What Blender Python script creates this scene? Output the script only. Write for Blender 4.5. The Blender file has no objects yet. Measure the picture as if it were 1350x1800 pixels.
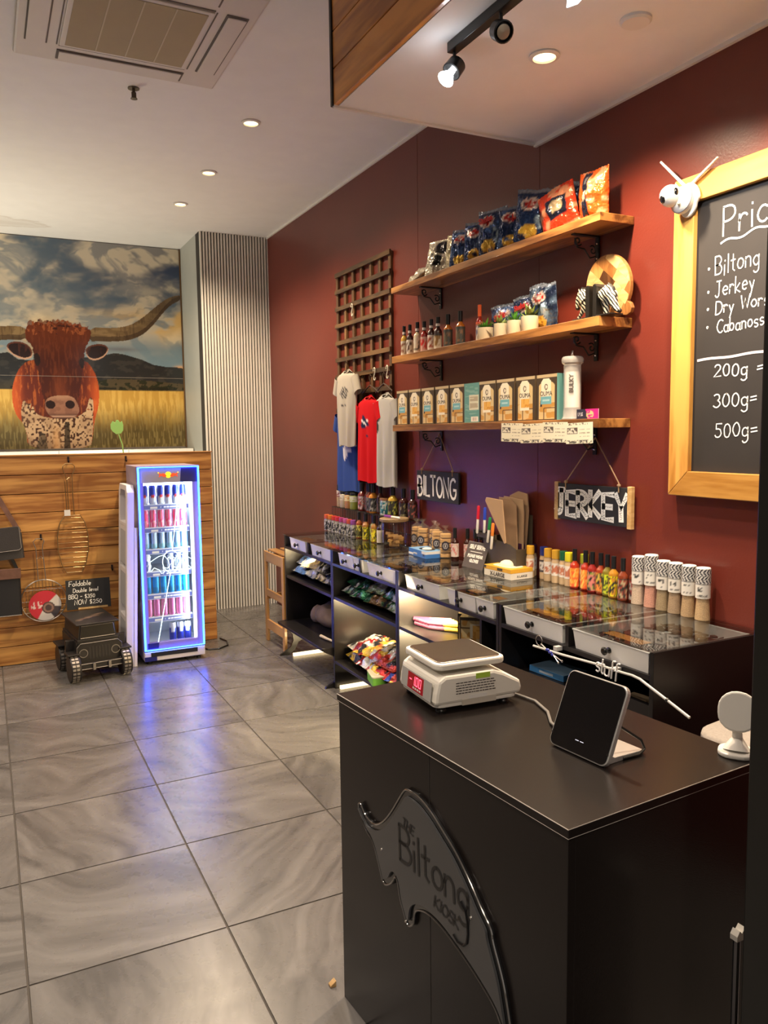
import bpy, math, random
import numpy as np
from mathutils import Matrix, Vector
D = bpy.data; C = bpy.context.scene.collection; S = bpy.context.scene
PI = math.pi
random.seed(7)

# ---------------------------------------------------------------- camera
def make_camera():
    f, yaw, pitch, roll = 1390.0, math.radians(26.68), math.radians(5.67), math.radians(-0.74)
    fw = Vector((math.sin(yaw)*math.cos(pitch), math.cos(yaw)*math.cos(pitch), -math.sin(pitch)))
    rt = Vector((math.cos(yaw), -math.sin(yaw), 0)); up = rt.cross(fw)
    r2 = rt*math.cos(roll) + up*math.sin(roll); u2 = -rt*math.sin(roll) + up*math.cos(roll)
    cam = D.cameras.new('camera'); o = D.objects.new('camera', cam); C.objects.link(o)
    cam.sensor_fit = 'HORIZONTAL'; cam.sensor_width = 36; cam.lens = f/1350*36
    cam.clip_start = .02; cam.clip_end = 60
    o.matrix_world = Matrix(((r2.x, u2.x, -fw.x, 0), (r2.y, u2.y, -fw.y, 0), (r2.z, u2.z, -fw.z, 1.605), (0, 0, 0, 1)))
    S.camera = o
make_camera()

# ---------------------------------------------------------------- world, exposure
w = D.worlds.new('world'); S.world = w; w.use_nodes = True
w.node_tree.nodes['Background'].inputs[0].default_value = (1.0, .93, .86, 1)
w.node_tree.nodes['Background'].inputs[1].default_value = 0.32
S.view_settings.view_transform = 'Standard'; S.view_settings.look = 'None'
S.view_settings.gamma = 1; S.view_settings.use_curve_mapping = False
S.view_settings.exposure = 0.72
WARM = (1.0, .78, .54); COOL = (.88, .93, 1.0)
def spot(loc, aim, watt, deg, col=WARM, blend=.6, rad=.045):
    l = D.lights.new('lamp_light', 'SPOT'); l.energy = watt; l.spot_size = math.radians(deg); l.spot_blend = blend
    l.color = col; l.shadow_soft_size = rad
    o = D.objects.new('lamp_light', l); C.objects.link(o); o.location = loc
    o.rotation_euler = (Vector(aim)-Vector(loc)).to_track_quat('-Z', 'Y').to_euler()
    return o
def area(loc, aim, watt, sx, sy, col=WARM):
    l = D.lights.new('lamp_light', 'AREA'); l.energy = watt; l.shape = 'RECTANGLE'; l.size = sx; l.size_y = sy; l.color = col
    o = D.objects.new('lamp_light', l); C.objects.link(o); o.location = loc
    o.rotation_euler = (Vector(aim)-Vector(loc)).to_track_quat('-Z', 'Y').to_euler()
    return o
ZC, XW = 3.407, 2.427
DOWN = [(1.483, 4.602), (1.483, 5.568), (1.47, 6.392)]
for x, y in DOWN: spot((x, y, ZC-.05), (x, y, 0), 85, 140, blend=.8)
spot((1.899, 2.432, 2.915), (1.88, 2.40, 0), 138, 140, blend=.8)
spot((2.02, 1.72, 2.91), (1.88, 1.66, 0), 92, 130, blend=.8)          # next downlight of the row, above the frame
for x, y in ((0.1, 1.6), (0.1, -.6), (-1.6, 2.6), (-1.6, 5.0), (-.7, 5.4)): spot((x, y, ZC-.05), (x, y, 0), 78, 150, col=(1, .84, .68), blend=.9)  # added fill lamps in the unseen parts of the ceiling
# lamp of the kitchen behind the timber half wall, washing the ceiling there
area((-.6, 7.0, 1.3), (-.5, 7.1, 3.4), 26, .9, .5, (1, .93, .72))
area((.9, 7.2, 1.1), (.9, 7.3, 3.4), 5, .5, .3, (1, .93, .72))

# ---------------------------------------------------------------- materials
MATS = {}
def nodes(name):
    m = D.materials.new(name); m.use_nodes = True; nt = m.node_tree
    return m, nt, nt.nodes['Principled BSDF']
def mat(name, col, rough=.5, metal=0, spec=.5, bump=0, bscale=200, emit=None, estr=0, var=0, vscale=8, trans=0, coat=0, sheen=0):
    if name in MATS: return MATS[name]
    m, nt, b = nodes(name); N = nt.nodes; L = nt.links
    b.inputs['Base Color'].default_value = (*col, 1); b.inputs['Roughness'].default_value = rough
    b.inputs['Metallic'].default_value = metal; b.inputs['Specular IOR Level'].default_value = spec
    b.inputs['Transmission Weight'].default_value = trans; b.inputs['Coat Weight'].default_value = coat
    b.inputs['Coat Roughness'].default_value = .1; b.inputs['Sheen Weight'].default_value = sheen
    if emit: b.inputs['Emission Color'].default_value = (*emit, 1); b.inputs['Emission Strength'].default_value = estr
    tc = N.new('ShaderNodeTexCoord')
    n = N.new('ShaderNodeTexNoise'); n.inputs['Scale'].default_value = vscale; n.inputs['Detail'].default_value = 5
    L.new(tc.outputs['Object'], n.inputs['Vector'])
    v = var or .05
    h = N.new('ShaderNodeMix'); h.data_type = 'RGBA'; h.blend_type = 'MIX'
    h.inputs[6].default_value = (*[c*(1-v) for c in col], 1); h.inputs[7].default_value = (*[min(1, c*(1+v)) for c in col], 1)
    L.new(n.outputs['Fac'], h.inputs[0]); L.new(h.outputs[2], b.inputs['Base Color'])
    if bump:
        nb = N.new('ShaderNodeTexNoise'); nb.inputs['Scale'].default_value = bscale; nb.inputs['Detail'].default_value = 3
        L.new(tc.outputs['Object'], nb.inputs['Vector'])
        bp = N.new('ShaderNodeBump'); bp.inputs['Strength'].default_value = bump; bp.inputs['Distance'].default_value = .004
        L.new(nb.outputs['Fac'], bp.inputs['Height']); L.new(bp.outputs['Normal'], b.inputs['Normal'])
    MATS[name] = m; return m
def emat(name, col, s):
    if name in MATS: return MATS[name]
    m, nt, b = nodes(name); b.inputs['Base Color'].default_value = (*[c*.5 for c in col], 1)
    b.inputs['Emission Color'].default_value = (*col, 1); b.inputs['Emission Strength'].default_value = s
    MATS[name] = m; return m
def glassmat(name, tint=(1, 1, 1), ior=1.45, rough=0.0, body=0.0, bcol=(1, 1, 1)):
    """pane glass: fresnel mix of clear and mirror, with an optional veil of its own colour"""
    if name in MATS: return MATS[name]
    m = D.materials.new(name); m.use_nodes = True; nt = m.node_tree; N = nt.nodes; L = nt.links
    N.remove(N['Principled BSDF']); out = N['Material Output']
    fr = N.new('ShaderNodeFresnel'); ge = N.new('ShaderNodeNewGeometry')   # leaving the pane: invert the index so a thin sheet never mirrors from inside
    im = N.new('ShaderNodeMix'); im.inputs[2].default_value = ior; im.inputs[3].default_value = 1/ior
    L.new(ge.outputs['Backfacing'], im.inputs[0]); L.new(im.outputs[0], fr.inputs[0])
    tr = N.new('ShaderNodeBsdfTransparent'); tr.inputs[0].default_value = (*tint, 1)
    gl = N.new('ShaderNodeBsdfGlossy'); gl.inputs['Roughness'].default_value = rough
    mx = N.new('ShaderNodeMixShader'); L.new(fr.outputs[0], mx.inputs[0]); L.new(gl.outputs[0], mx.inputs[2])
    if body:
        df = N.new('ShaderNodeBsdfDiffuse'); df.inputs[0].default_value = (*bcol, 1)
        m2 = N.new('ShaderNodeMixShader'); m2.inputs[0].default_value = body
        L.new(tr.outputs[0], m2.inputs[1]); L.new(df.outputs[0], m2.inputs[2]); L.new(m2.outputs[0], mx.inputs[1])
    else: L.new(tr.outputs[0], mx.inputs[1])
    L.new(mx.outputs[0], out.inputs[0]); MATS[name] = m; return m
def vcmat(name, rough=.5, metal=0, spec=.5, bump=0, coat=0, emit=0):
    """colours read from the mesh's own print (attribute Col)"""
    if name in MATS: return MATS[name]
    m, nt, b = nodes(name); N = nt.nodes; L = nt.links
    a = N.new('ShaderNodeAttribute'); a.attribute_name = 'Col'
    L.new(a.outputs['Color'], b.inputs['Base Color'])
    b.inputs['Roughness'].default_value = rough; b.inputs['Metallic'].default_value = metal
    b.inputs['Specular IOR Level'].default_value = spec; b.inputs['Coat Weight'].default_value = coat
    if emit: L.new(a.outputs['Color'], b.inputs['Emission Color']); b.inputs['Emission Strength'].default_value = emit
    if bump:
        tc = N.new('ShaderNodeTexCoord'); nb = N.new('ShaderNodeTexNoise'); nb.inputs['Scale'].default_value = 45; nb.inputs['Detail'].default_value = 2
        L.new(tc.outputs['Object'], nb.inputs['Vector'])
        bp = N.new('ShaderNodeBump'); bp.inputs['Strength'].default_value = bump; bp.inputs['Distance'].default_value = .01
        L.new(nb.outputs['Fac'], bp.inputs['Height']); L.new(bp.outputs['Normal'], b.inputs['Normal'])
    MATS[name] = m; return m
def wood(name, dark, light, axis=0, scale=6, rough=.45, knots=True, ring=16, coat=.0):
    """timber with its grain along one local axis; every board gets its own stretch of grain"""
    if name in MATS: return MATS[name]
    m, nt, b = nodes(name); N = nt.nodes; L = nt.links
    tc = N.new('ShaderNodeTexCoord'); oi = N.new('ShaderNodeObjectInfo')
    mul = N.new('ShaderNodeMath'); mul.operation = 'MULTIPLY'; mul.inputs[1].default_value = 37; L.new(oi.outputs['Random'], mul.inputs[0])
    add = N.new('ShaderNodeVectorMath'); add.operation = 'ADD'
    cx = N.new('ShaderNodeCombineXYZ'); [L.new(mul.outputs[0], cx.inputs[i]) for i in range(3)]
    L.new(tc.outputs['Object'], add.inputs[0]); L.new(cx.outputs[0], add.inputs[1])
    mp = N.new('ShaderNodeMapping'); sc = [scale, scale, scale]; sc[axis] = scale*.09
    mp.inputs['Scale'].default_value = sc; L.new(add.outputs[0], mp.inputs['Vector'])
    n1 = N.new('ShaderNodeTexNoise'); n1.inputs['Scale'].default_value = 1.3; n1.inputs['Detail'].default_value = 4; n1.inputs['Distortion'].default_value = .5
    L.new(mp.outputs[0], n1.inputs['Vector'])
    m1 = N.new('ShaderNodeMath'); m1.operation = 'MULTIPLY'; m1.inputs[1].default_value = ring; L.new(n1.outputs['Fac'], m1.inputs[0])
    sn = N.new('ShaderNodeMath'); sn.operation = 'SINE'; L.new(m1.outputs[0], sn.inputs[0])
    mr = N.new('ShaderNodeMapRange'); mr.inputs[1].default_value = -1; mr.inputs[2].default_value = 1; L.new(sn.outputs[0], mr.inputs[0])
    n2 = N.new('ShaderNodeTexNoise'); n2.inputs['Scale'].default_value = 9; n2.inputs['Detail'].default_value = 6; L.new(mp.outputs[0], n2.inputs['Vector'])
    mm = N.new('ShaderNodeMath'); mm.operation = 'MULTIPLY'; L.new(mr.outputs[0], mm.inputs[0]); L.new(n2.outputs['Fac'], mm.inputs[1])
    rp = N.new('ShaderNodeValToRGB'); rp.color_ramp.elements[0].color = (*light, 1); rp.color_ramp.elements[1].color = (*dark, 1)
    rp.color_ramp.elements[0].position = .05; rp.color_ramp.elements[1].position = .52; L.new(mm.outputs[0], rp.inputs[0])
    last = rp.outputs[0]
    tone = N.new('ShaderNodeMapRange'); tone.inputs[3].default_value = .80; tone.inputs[4].default_value = 1.15; L.new(oi.outputs['Random'], tone.inputs[0])
    hs = N.new('ShaderNodeHueSaturation'); L.new(tone.outputs[0], hs.inputs['Value']); L.new(last, hs.inputs['Color']); last = hs.outputs[0]
    if knots:
        mk = N.new('ShaderNodeMapping'); sk = [3.2]*3; sk[axis] = 1.5; mk.inputs['Scale'].default_value = sk; L.new(add.outputs[0], mk.inputs['Vector'])
        vo = N.new('ShaderNodeTexVoronoi'); vo.inputs['Scale'].default_value = 1; L.new(mk.outputs[0], vo.inputs['Vector'])
        kr = N.new('ShaderNodeMapRange'); kr.inputs[1].default_value = .05; kr.inputs[2].default_value = .15; kr.inputs[3].default_value = .12; kr.inputs[4].default_value = 1
        L.new(vo.outputs['Distance'], kr.inputs[0])
        km = N.new('ShaderNodeMix'); km.data_type = 'RGBA'; km.inputs[6].default_value = (dark[0]*.2, dark[1]*.18, dark[2]*.2, 1)
        L.new(kr.outputs[0], km.inputs[0]); L.new(last, km.inputs[7]); last = km.outputs[2]
    L.new(last, b.inputs['Base Color']); b.inputs['Roughness'].default_value = rough; b.inputs['Coat Weight'].default_value = coat
    bp = N.new('ShaderNodeBump'); bp.inputs['Strength'].default_value = .12; bp.inputs['Distance'].default_value = .002
    L.new(mm.outputs[0], bp.inputs['Height']); L.new(bp.outputs['Normal'], b.inputs['Normal'])
    MATS[name] = m; return m
BLACK = mat('black laminate', (.012, .011, .011), .32, bump=.05, bscale=400)
BLACKM = mat('black metal', (.012, .012, .012), .42, .3)
PLASTW = mat('white plastic', (.80, .78, .73), .35)
WHITE = mat('white paint', (.78, .76, .73), .5)
CHALK = mat('chalk', (.86, .84, .80), .9, var=.15, vscale=300)
CHROME = mat('chrome', (.75, .73, .70), .18, 1)
BLKPL = mat('black plastic', (.010, .010, .010), .3)
GLASS = glassmat('clear glass', (.97, .98, .97))
PRINT = vcmat('printed surface', .45); GLOSSP = vcmat('glossy print', .25, coat=.3); FOIL = vcmat('foil print', .22, .45, bump=.9)

# ---------------------------------------------------------------- mesh builder
def rotz(a): return Matrix.Rotation(a, 4, 'Z')
class MB:
    def __init__(s): s.v = []; s.f = []; s.m = []; s.T = None
    def add(s, vs, fs, mi=0):
        n = len(s.v); T = s.T
        s.v += [tuple(T @ Vector(p)) for p in vs] if T else [tuple(p) for p in vs]
        s.f += [tuple(i+n for i in f) for f in fs]
        s.m += [mi]*len(fs) if isinstance(mi, int) else list(mi)
        return s
    def box(s, x0, x1, y0, y1, z0, z1, mi=0):
        return s.add([(x, y, z) for z in (z0, z1) for y in (y0, y1) for x in (x0, x1)],
                     [(0, 2, 3, 1), (4, 5, 7, 6), (0, 1, 5, 4), (2, 6, 7, 3), (0, 4, 6, 2), (1, 3, 7, 5)], mi)
    def rbox(s, x0, x1, y0, y1, z0, z1, r, mi=0, n=3):
        """box with rounded vertical corners"""
        pts = []
        for cx, cy, a in ((x1-r, y0+r, -90), (x1-r, y1-r, 0), (x0+r, y1-r, 90), (x0+r, y0+r, 180)):
            for k in range(n+1):
                t = math.radians(a+90*k/n); pts.append((cx+r*math.cos(t), cy+r*math.sin(t)))
        return s.prism(pts, 'z', z0, z1, mi)
    def prism(s, pts, axis, a, b, mi=0):
        """extrude a 2D outline: axis 'z' (x,y), 'y' (x,z), 'x' (y,z)"""
        P = {'z': lambda p, t: (p[0], p[1], t), 'y': lambda p, t: (p[0], t, p[1]), 'x': lambda p, t: (t, p[0], p[1])}[axis]
        n = len(pts); vs = [P(p, a) for p in pts]+[P(p, b) for p in pts]
        ar = sum(pts[i][0]*pts[(i+1) % n][1]-pts[(i+1) % n][0]*pts[i][1] for i in range(n))
        fl = (ar > 0) ^ (axis == 'y') ^ (b < a)
        fs = [tuple(range(n))[::-1], tuple(range(n, 2*n))]+[(i, (i+1) % n, (i+1) % n+n, i+n) for i in range(n)]
        if not fl: fs = [f[::-1] for f in fs]
        return s.add(vs, fs, mi)
    def lathe(s, prof, n=16, at=(0, 0, 0), mi=0, caps=True):
        vs = []; fs = []; ms = []
        for r, z in prof:
            for k in range(n):
                t = 2*PI*k/n; vs.append((at[0]+r*math.cos(t), at[1]+r*math.sin(t), at[2]+z))
        for j in range(len(prof)-1):
            for k in range(n):
                a, b_ = j*n+k, j*n+(k+1) % n
                fs.append((a, b_, b_+n, a+n)); ms.append(mi if isinstance(mi, int) else mi[j])
        if caps:
            if prof[0][0] > 1e-5: fs.append(tuple(range(n))[::-1]); ms.append(ms[0])
            if prof[-1][0] > 1e-5: fs.append(tuple((len(prof)-1)*n+k for k in range(n))); ms.append(ms[-1])
        return s.add(vs, fs, ms)
    def tube(s, path, r, n=6, mi=0, closed=False):
        P = [Vector(p) for p in path]; m = len(P); vs = []; fs = []
        prev = None
        for i in range(m):
            a = P[(i-1) % m] if (closed or i > 0) else P[i]; b_ = P[(i+1) % m] if (closed or i < m-1) else P[i]
            t = (b_-a).normalized() if (b_-a).length > 1e-9 else Vector((0, 0, 1))
            u = prev - t*prev.dot(t) if prev is not None else (t.cross(Vector((0, 0, 1))) if abs(t.z) < .9 else t.cross(Vector((1, 0, 0))))
            if u.length < 1e-6: u = t.orthogonal()
            u.normalize(); prev = u; w_ = t.cross(u)
            rr = r if not isinstance(r, (list, tuple)) else r[i]
            for k in range(n):
                q = 2*PI*k/n; vs.append(P[i]+u*(rr*math.cos(q))+w_*(rr*math.sin(q)))
        for i in range(m if closed else m-1):
            for k in range(n):
                a, b_ = i*n+k, i*n+(k+1) % n; c, d_ = ((i+1) % m)*n+k, ((i+1) % m)*n+(k+1) % n
                fs.append((a, b_, d_, c))
        if not closed: fs += [tuple(range(n))[::-1], tuple((m-1)*n+k for k in range(n))]
        return s.add(vs, fs, mi)
    def ell(s, c, r, n=12, m=8, mi=0, T=None):
        vs = []; fs = []
        for j in range(m+1):
            p = PI*j/m
            for k in range(n):
                t = 2*PI*k/n; q = Vector((r[0]*math.sin(p)*math.cos(t), r[1]*math.sin(p)*math.sin(t), -r[2]*math.cos(p)))
                if T: q = T @ q
                vs.append(Vector(c)+q)
        for j in range(m):
            for k in range(n): a, b_ = j*n+k, j*n+(k+1) % n; fs.append((a, b_, b_+n, a+n))
        return s.add(vs, fs, mi)
    def mesh(s, name, mats, smooth=False):
        me = D.meshes.new(name); me.from_pydata(s.v, [], s.f); me.update()
        for m in (mats if isinstance(mats, (list, tuple)) else [mats]): me.materials.append(m)
        me.polygons.foreach_set('material_index', s.m)
        if smooth:
            me.polygons.foreach_set('use_smooth', [True]*len(s.f)); me.set_sharp_from_angle(angle=math.radians(38))
        return me
    def build(s, name, mats, parent=None, smooth=False, bevel=0):
        o = D.objects.new(name, s.mesh(name, mats, smooth)); C.objects.link(o)
        if parent: o.parent = parent
        if bevel:
            b = o.modifiers.new('bevel', 'BEVEL'); b.width = bevel; b.segments = 2; b.limit_method = 'ANGLE'
        return o
def grid_mesh(name, P, col, m, smooth=True, thick=0):
    """a sheet P[ny,nx,3] that carries its print col[ny,nx,3]"""
    ny, nx = P.shape[:2]; me = D.meshes.new(name)
    idx = np.arange(ny*nx).reshape(ny, nx)
    f = np.stack([idx[:-1, :-1], idx[:-1, 1:], idx[1:, 1:], idx[1:, :-1]], -1).reshape(-1, 4)
    me.from_pydata(P.reshape(-1, 3).tolist(), [], f.tolist()); me.update()
    a = me.color_attributes.new('Col', 'FLOAT_COLOR', 'POINT')
    c4 = np.ones((ny*nx, 4), np.float32); c4[:, :3] = col.reshape(-1, 3); a.data.foreach_set('color', c4.ravel())
    me.materials.append(m)
    if smooth: me.polygons.foreach_set('use_smooth', [True]*len(f))
    return me
def link(name, me, parent=None):
    o = D.objects.new(name, me); C.objects.link(o)
    if parent: o.parent = parent
    return o
def sheet(name, w, h, nx, ny, fn, m, parent=None, T=None):
    """flat print standing in local XZ (faces -Y), centred in x, z from 0 to h; fn(u,v)->rgb, v up"""
    u, v = np.meshgrid(np.linspace(0, 1, nx), np.linspace(0, 1, ny))
    P = np.stack([(u-.5)*w, u*0, v*h], -1); o = link(name, grid_mesh(name, P, fn(u, v), m), parent)
    if T is not None: o.matrix_local = T
    return o
def thing(name, label, cat, loc=(0, 0, 0), rz=0, group=None):
    o = D.objects.new(name, None); C.objects.link(o); o.empty_display_size = .05
    o.location = loc; o.rotation_euler = (0, 0, rz); o['label'] = label; o['category'] = cat
    if group: o['group'] = group
    return o
def tag(o, label, cat, group=None):
    o['label'] = label; o['category'] = cat
    if group: o['group'] = group
    return o
def struct(o): o['kind'] = 'structure'; return o
def kids(o): return [c for c in D.objects if c.parent == o]
def dup(root, loc, rz=None, label=None, group=None, scale=None):
    r = root.copy(); C.objects.link(r); r.location = loc
    if rz is not None: r.rotation_euler = (0, 0, rz)
    if scale: r.scale = scale
    if label: r['label'] = label
    if group: r['group'] = group
    for ch in list(root.children):
        c = ch.copy(); C.objects.link(c); c.parent = r
        for g in list(ch.children):
            d = g.copy(); C.objects.link(d); d.parent = c
    return r
# ---- numpy painting helpers
def _h(ix, iy, s): 
    n = (ix*374761393 + iy*668265263 + s*1442695041) & 0xffffffff
    n = ((n ^ (n >> 13))*1274126177) & 0xffffffff
    return ((n ^ (n >> 16)) & 0xffff)/65535.
def vnoise(x, y, s=0):
    x0 = np.floor(x).astype(np.int64); y0 = np.floor(y).astype(np.int64); fx = x-x0; fy = y-y0
    fx = fx*fx*(3-2*fx); fy = fy*fy*(3-2*fy)
    return (_h(x0, y0, s)*(1-fx)+_h(x0+1, y0, s)*fx)*(1-fy)+(_h(x0, y0+1, s)*(1-fx)+_h(x0+1, y0+1, s)*fx)*fy
def fbm(x, y, s=0, o=4):
    r = 0; a = .5
    for k in range(o): r = r+a*vnoise(x*2**k, y*2**k, s+k*17); a *= .5
    return r/(1-.5**o)
def sstep(a, b, x): t = np.clip((x-a)/(b-a), 0, 1); return t*t*(3-2*t)
def solid(u, c): r = np.empty(u.shape+(3,)); r[:] = c; return r
def over(img, m, c): m = np.clip(m, 0, 1)[..., None]; return img*(1-m)+np.asarray(c)*m
def rectm(u, v, a, b, c, d): return ((u >= a) & (u <= b) & (v >= c) & (v <= d)).astype(float)
def discm(u, v, cx, cy, rx, ry): return ((((u-cx)/rx)**2+((v-cy)/ry)**2) < 1).astype(float)
def segd(u, v, p, q):
    dx, dy = q[0]-p[0], q[1]-p[1]; t = np.clip(((u-p[0])*dx+(v-p[1])*dy)/(dx*dx+dy*dy+1e-12), 0, 1)
    return np.hypot(u-p[0]-t*dx, v-p[1]-t*dy)
def polym(x, y, pts):
    ins = np.zeros(x.shape, bool); n = len(pts)
    for i in range(n):
        (x1, y1), (x2, y2) = pts[i], pts[(i+1) % n]
        if y1 == y2: continue
        c = ((y1 > y) != (y2 > y)) & (x < (x2-x1)*(y-y1)/(y2-y1)+x1); ins ^= c
    return ins.astype(float)
def smooth_poly(pts, it=2):
    for _ in range(it):
        n = len(pts); q = []
        for i in range(n):
            a, b_ = pts[i], pts[(i+1) % n]
            q += [(a[0]*.75+b_[0]*.25, a[1]*.75+b_[1]*.25), (a[0]*.25+b_[0]*.75, a[1]*.25+b_[1]*.75)]
        pts = q
    return pts
# ---- handwriting: single stroke letters
def arc(cx, cy, rx, ry, a, b, n=10): return [(cx+rx*math.cos(math.radians(a+(b-a)*k/n)), cy+ry*math.sin(math.radians(a+(b-a)*k/n))) for k in range(n+1)]
GL = {
 'A': (.6, [[(0, 0), (.3, 1), (.6, 0)], [(.12, .38), (.5, .38)]]),
 'B': (.55, [[(0, 0), (0, 1)], [(0, 1)]+arc(.22, .76, .26, .24, 90, -90)+[(0, .52)], [(0, .52)]+arc(.25, .26, .3, .26, 90, -90)+[(0, 0)]]),
 'C': (.55, [arc(.35, .5, .35, .5, 50, 310)]), 'D': (.6, [[(0, 0), (0, 1)], [(0, 1)]+arc(.15, .5, .45, .5, 90, -90)+[(0, 0)]]),
 'E': (.5, [[(.5, 1), (0, 1), (0, 0), (.5, 0)], [(0, .5), (.42, .5)]]), 'F': (.5, [[(.5, 1), (0, 1), (0, 0)], [(0, .5), (.4, .5)]]),
 'G': (.6, [arc(.35, .5, .35, .5, 50, 330)+[(.65, .45), (.4, .45)]]), 'H': (.55, [[(0, 0), (0, 1)], [(.5, 0), (.5, 1)], [(0, .5), (.5, .5)]]),
 'I': (.12, [[(.06, 0), (.06, 1)]]), 'J': (.5, [[(.1, 1), (.5, 1)], [(.32, 1), (.32, .2)]+arc(.16, .2, .16, .2, 0, -160)]),
 'K': (.55, [[(0, 0), (0, 1)], [(.5, 1), (0, .45), (.52, 0)]]), 'L': (.45, [[(0, 1), (0, 0), (.45, 0)]]),
 'M': (.7, [[(0, 0), (.05, 1), (.35, .3), (.65, 1), (.7, 0)]]),
 'N': (.58, [[(0, 0), (0, 1), (.55, 0), (.55, 1)]]), 'O': (.65, [arc(.33, .5, .33, .5, 90, 450, 16)]),
 'P': (.55, [[(0, 0), (0, 1)], [(0, 1)]+arc(.2, .74, .33, .26, 90, -90)+[(0, .48)]]),
 'Q': (.65, [arc(.33, .5, .33, .5, 90, 450, 16), [(.4, .2), (.65, -.05)]]),
 'R': (.55, [[(0, 0), (0, 1)], [(0, 1)]+arc(.2, .76, .28, .24, 90, -90)+[(0, .52), (.5, 0)]]),
 'S': (.5, [arc(.26, .75, .24, .25, 40, 270)+arc(.26, .25, .25, .25, 90, -140)]), 'T': (.55, [[(0, 1), (.55, 1)], [(.28, 1), (.28, 0)]]),
 'U': (.58, [[(0, 1), (0, .3)]+arc(.27, .3, .27, .3, 180, 360)+[(.54, 1)]]), 'V': (.55, [[(0, 1), (.27, 0), (.55, 1)]]), 'W': (.8, [[(0, 1), (.2, 0), (.4, .75), (.6, 0), (.8, 1)]]),
 'X': (.5, [[(0, 0), (.5, 1)], [(0, 1), (.5, 0)]]), 'Y': (.55, [[(0, 1), (.27, .5), (.55, 1)], [(.27, .5), (.27, 0)]]),
 'a': (.45, [arc(.22, .27, .21, .27, 20, 340), [(.42, .55), (.42, .1), (.5, 0)]]), 'b': (.45, [[(0, 1), (0, 0)], arc(.2, .27, .21, .27, 160, -160)]),
 'c': (.42, [arc(.24, .27, .23, .27, 50, 310)]), 'd': (.45, [arc(.22, .27, .21, .27, 20, 340), [(.42, 1), (.42, 0)]]),
 'e': (.45, [[(.03, .28), (.42, .3)]+arc(.23, .28, .21, .27, 10, 310)]), 'f': (.34, [arc(.28, .82, .14, .18, 60, 180)+[(.14, -.1)], [(0, .52), (.3, .52)]]),
 'g': (.45, [arc(.22, .28, .21, .25, 20, 340), [(.42, .55), (.42, -.15)]+arc(.22, -.15, .2, .2, 0, -150)]),
 'i': (.12, [[(.05, .55), (.05, 0)], [(.05, .76), (.06, .8)]]), 'k': (.42, [[(0, 1), (0, 0)], [(.36, .55), (.03, .22), (.4, 0)]]),
 'l': (.12, [[(.05, 1), (.05, 0)]]), 'n': (.42, [[(0, .55), (0, 0)], [(0, .35)]+arc(.19, .33, .19, .22, 170, 0)+[(.38, 0)]]),
 'o': (.46, [arc(.23, .28, .22, .27, 90, 450, 14)]), 'r': (.34, [[(0, .55), (0, 0)], [(0, .3)]+arc(.2, .3, .18, .24, 160, 40)]),
 's': (.38, [arc(.2, .41, .16, .14, 40, 270, 7)+arc(.2, .14, .17, .14, 90, -140, 7)]), 't': (.34, [[(.14, .9), (.14, .1), (.28, 0)], [(-.02, .58), (.32, .6)]]),
 'u': (.44, [[(0, .55), (0, .2)]+arc(.19, .2, .19, .2, 180, 360)+[(.38, .55), (.4, 0)]]), 'v': (.4, [[(0, .55), (.2, 0), (.4, .55)]]),
 'w': (.55, [[(0, .55), (.13, 0), (.27, .4), (.41, 0), (.55, .55)]]), 'y': (.42, [[(0, .55), (.2, .1)], [(.4, .55), (.1, -.4)]]),
 '0': (.5, [arc(.25, .4, .23, .4, 90, 450, 14)]), '2': (.5, [arc(.24, .6, .22, .22, 160, -30, 8)+[(0, 0), (.5, .02)]]),
 '3': (.48, [arc(.2, .62, .22, .2, 140, -80, 8)+arc(.2, .22, .26, .22, 80, -150, 8)]), '5': (.48, [[(.45, .82), (.08, .82), (.06, .48)]+arc(.2, .26, .25, .26, 110, -150, 9)]),
 '$': (.45, [arc(.22, .6, .2, .2, 40, 270)+arc(.22, .2, .2, .2, 90, -140), [(.22, -.1), (.22, .9)]]), '-': (.4, [[(.02, .4), (.38, .4)]]),
 '=': (.45, [[(.02, .45), (.42, .5)], [(.02, .25), (.42, .3)]]), '.': (.1, [[(.05, .02), (.06, .05)]]), '*': (.15, [arc(.08, .3, .05, .06, 0, 360, 8)]), ' ': (.35, []), '1': (.2, [[(0, .6), (.14, .8), (.14, 0)]]),
}
def strokes(text, h, slant=0, track=.16, jig=0, seed=1):
    """polylines of a written word, baseline at 0"""
    rnd = random.Random(seed); x = 0; out = []
    for ch in text:
        w_, ls = GL[ch]; dy = rnd.uniform(-jig, jig)
        for l in ls: out.append([((x+p[0]+p[1]*slant+rnd.uniform(-jig, jig)*.3)*h, (p[1]+dy)*h) for p in l])
        x += w_+track
    return out, x*h
def ribbons(mb, lines, wd, T, mi=0, th=.0006):
    """brush strokes as thin raised ribbons in the plane T (x, y) -> 3D, raised along T z"""
    for l in lines:
        n = len(l); L_ = []; R_ = []
        for i in range(n):
            a = Vector(l[max(0, i-1)]); b_ = Vector(l[min(n-1, i+1)]); t = (b_-a); t = t.normalized() if t.length > 1e-9 else Vector((1, 0)); nn = Vector((-t.y, t.x))
            p = Vector(l[i])
            if i == 0: p = p-t*wd*.3
            if i == n-1: p = p+t*wd*.3
            L_.append(p+nn*wd/2); R_.append(p-nn*wd/2)
        vs = [T @ Vector((p.x, p.y, th)) for p in L_]+[T @ Vector((p.x, p.y, th)) for p in R_]
        mb.add(vs, [(i+n, i+1+n, i+1, i) for i in range(n-1)], mi)
    return mb
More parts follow.
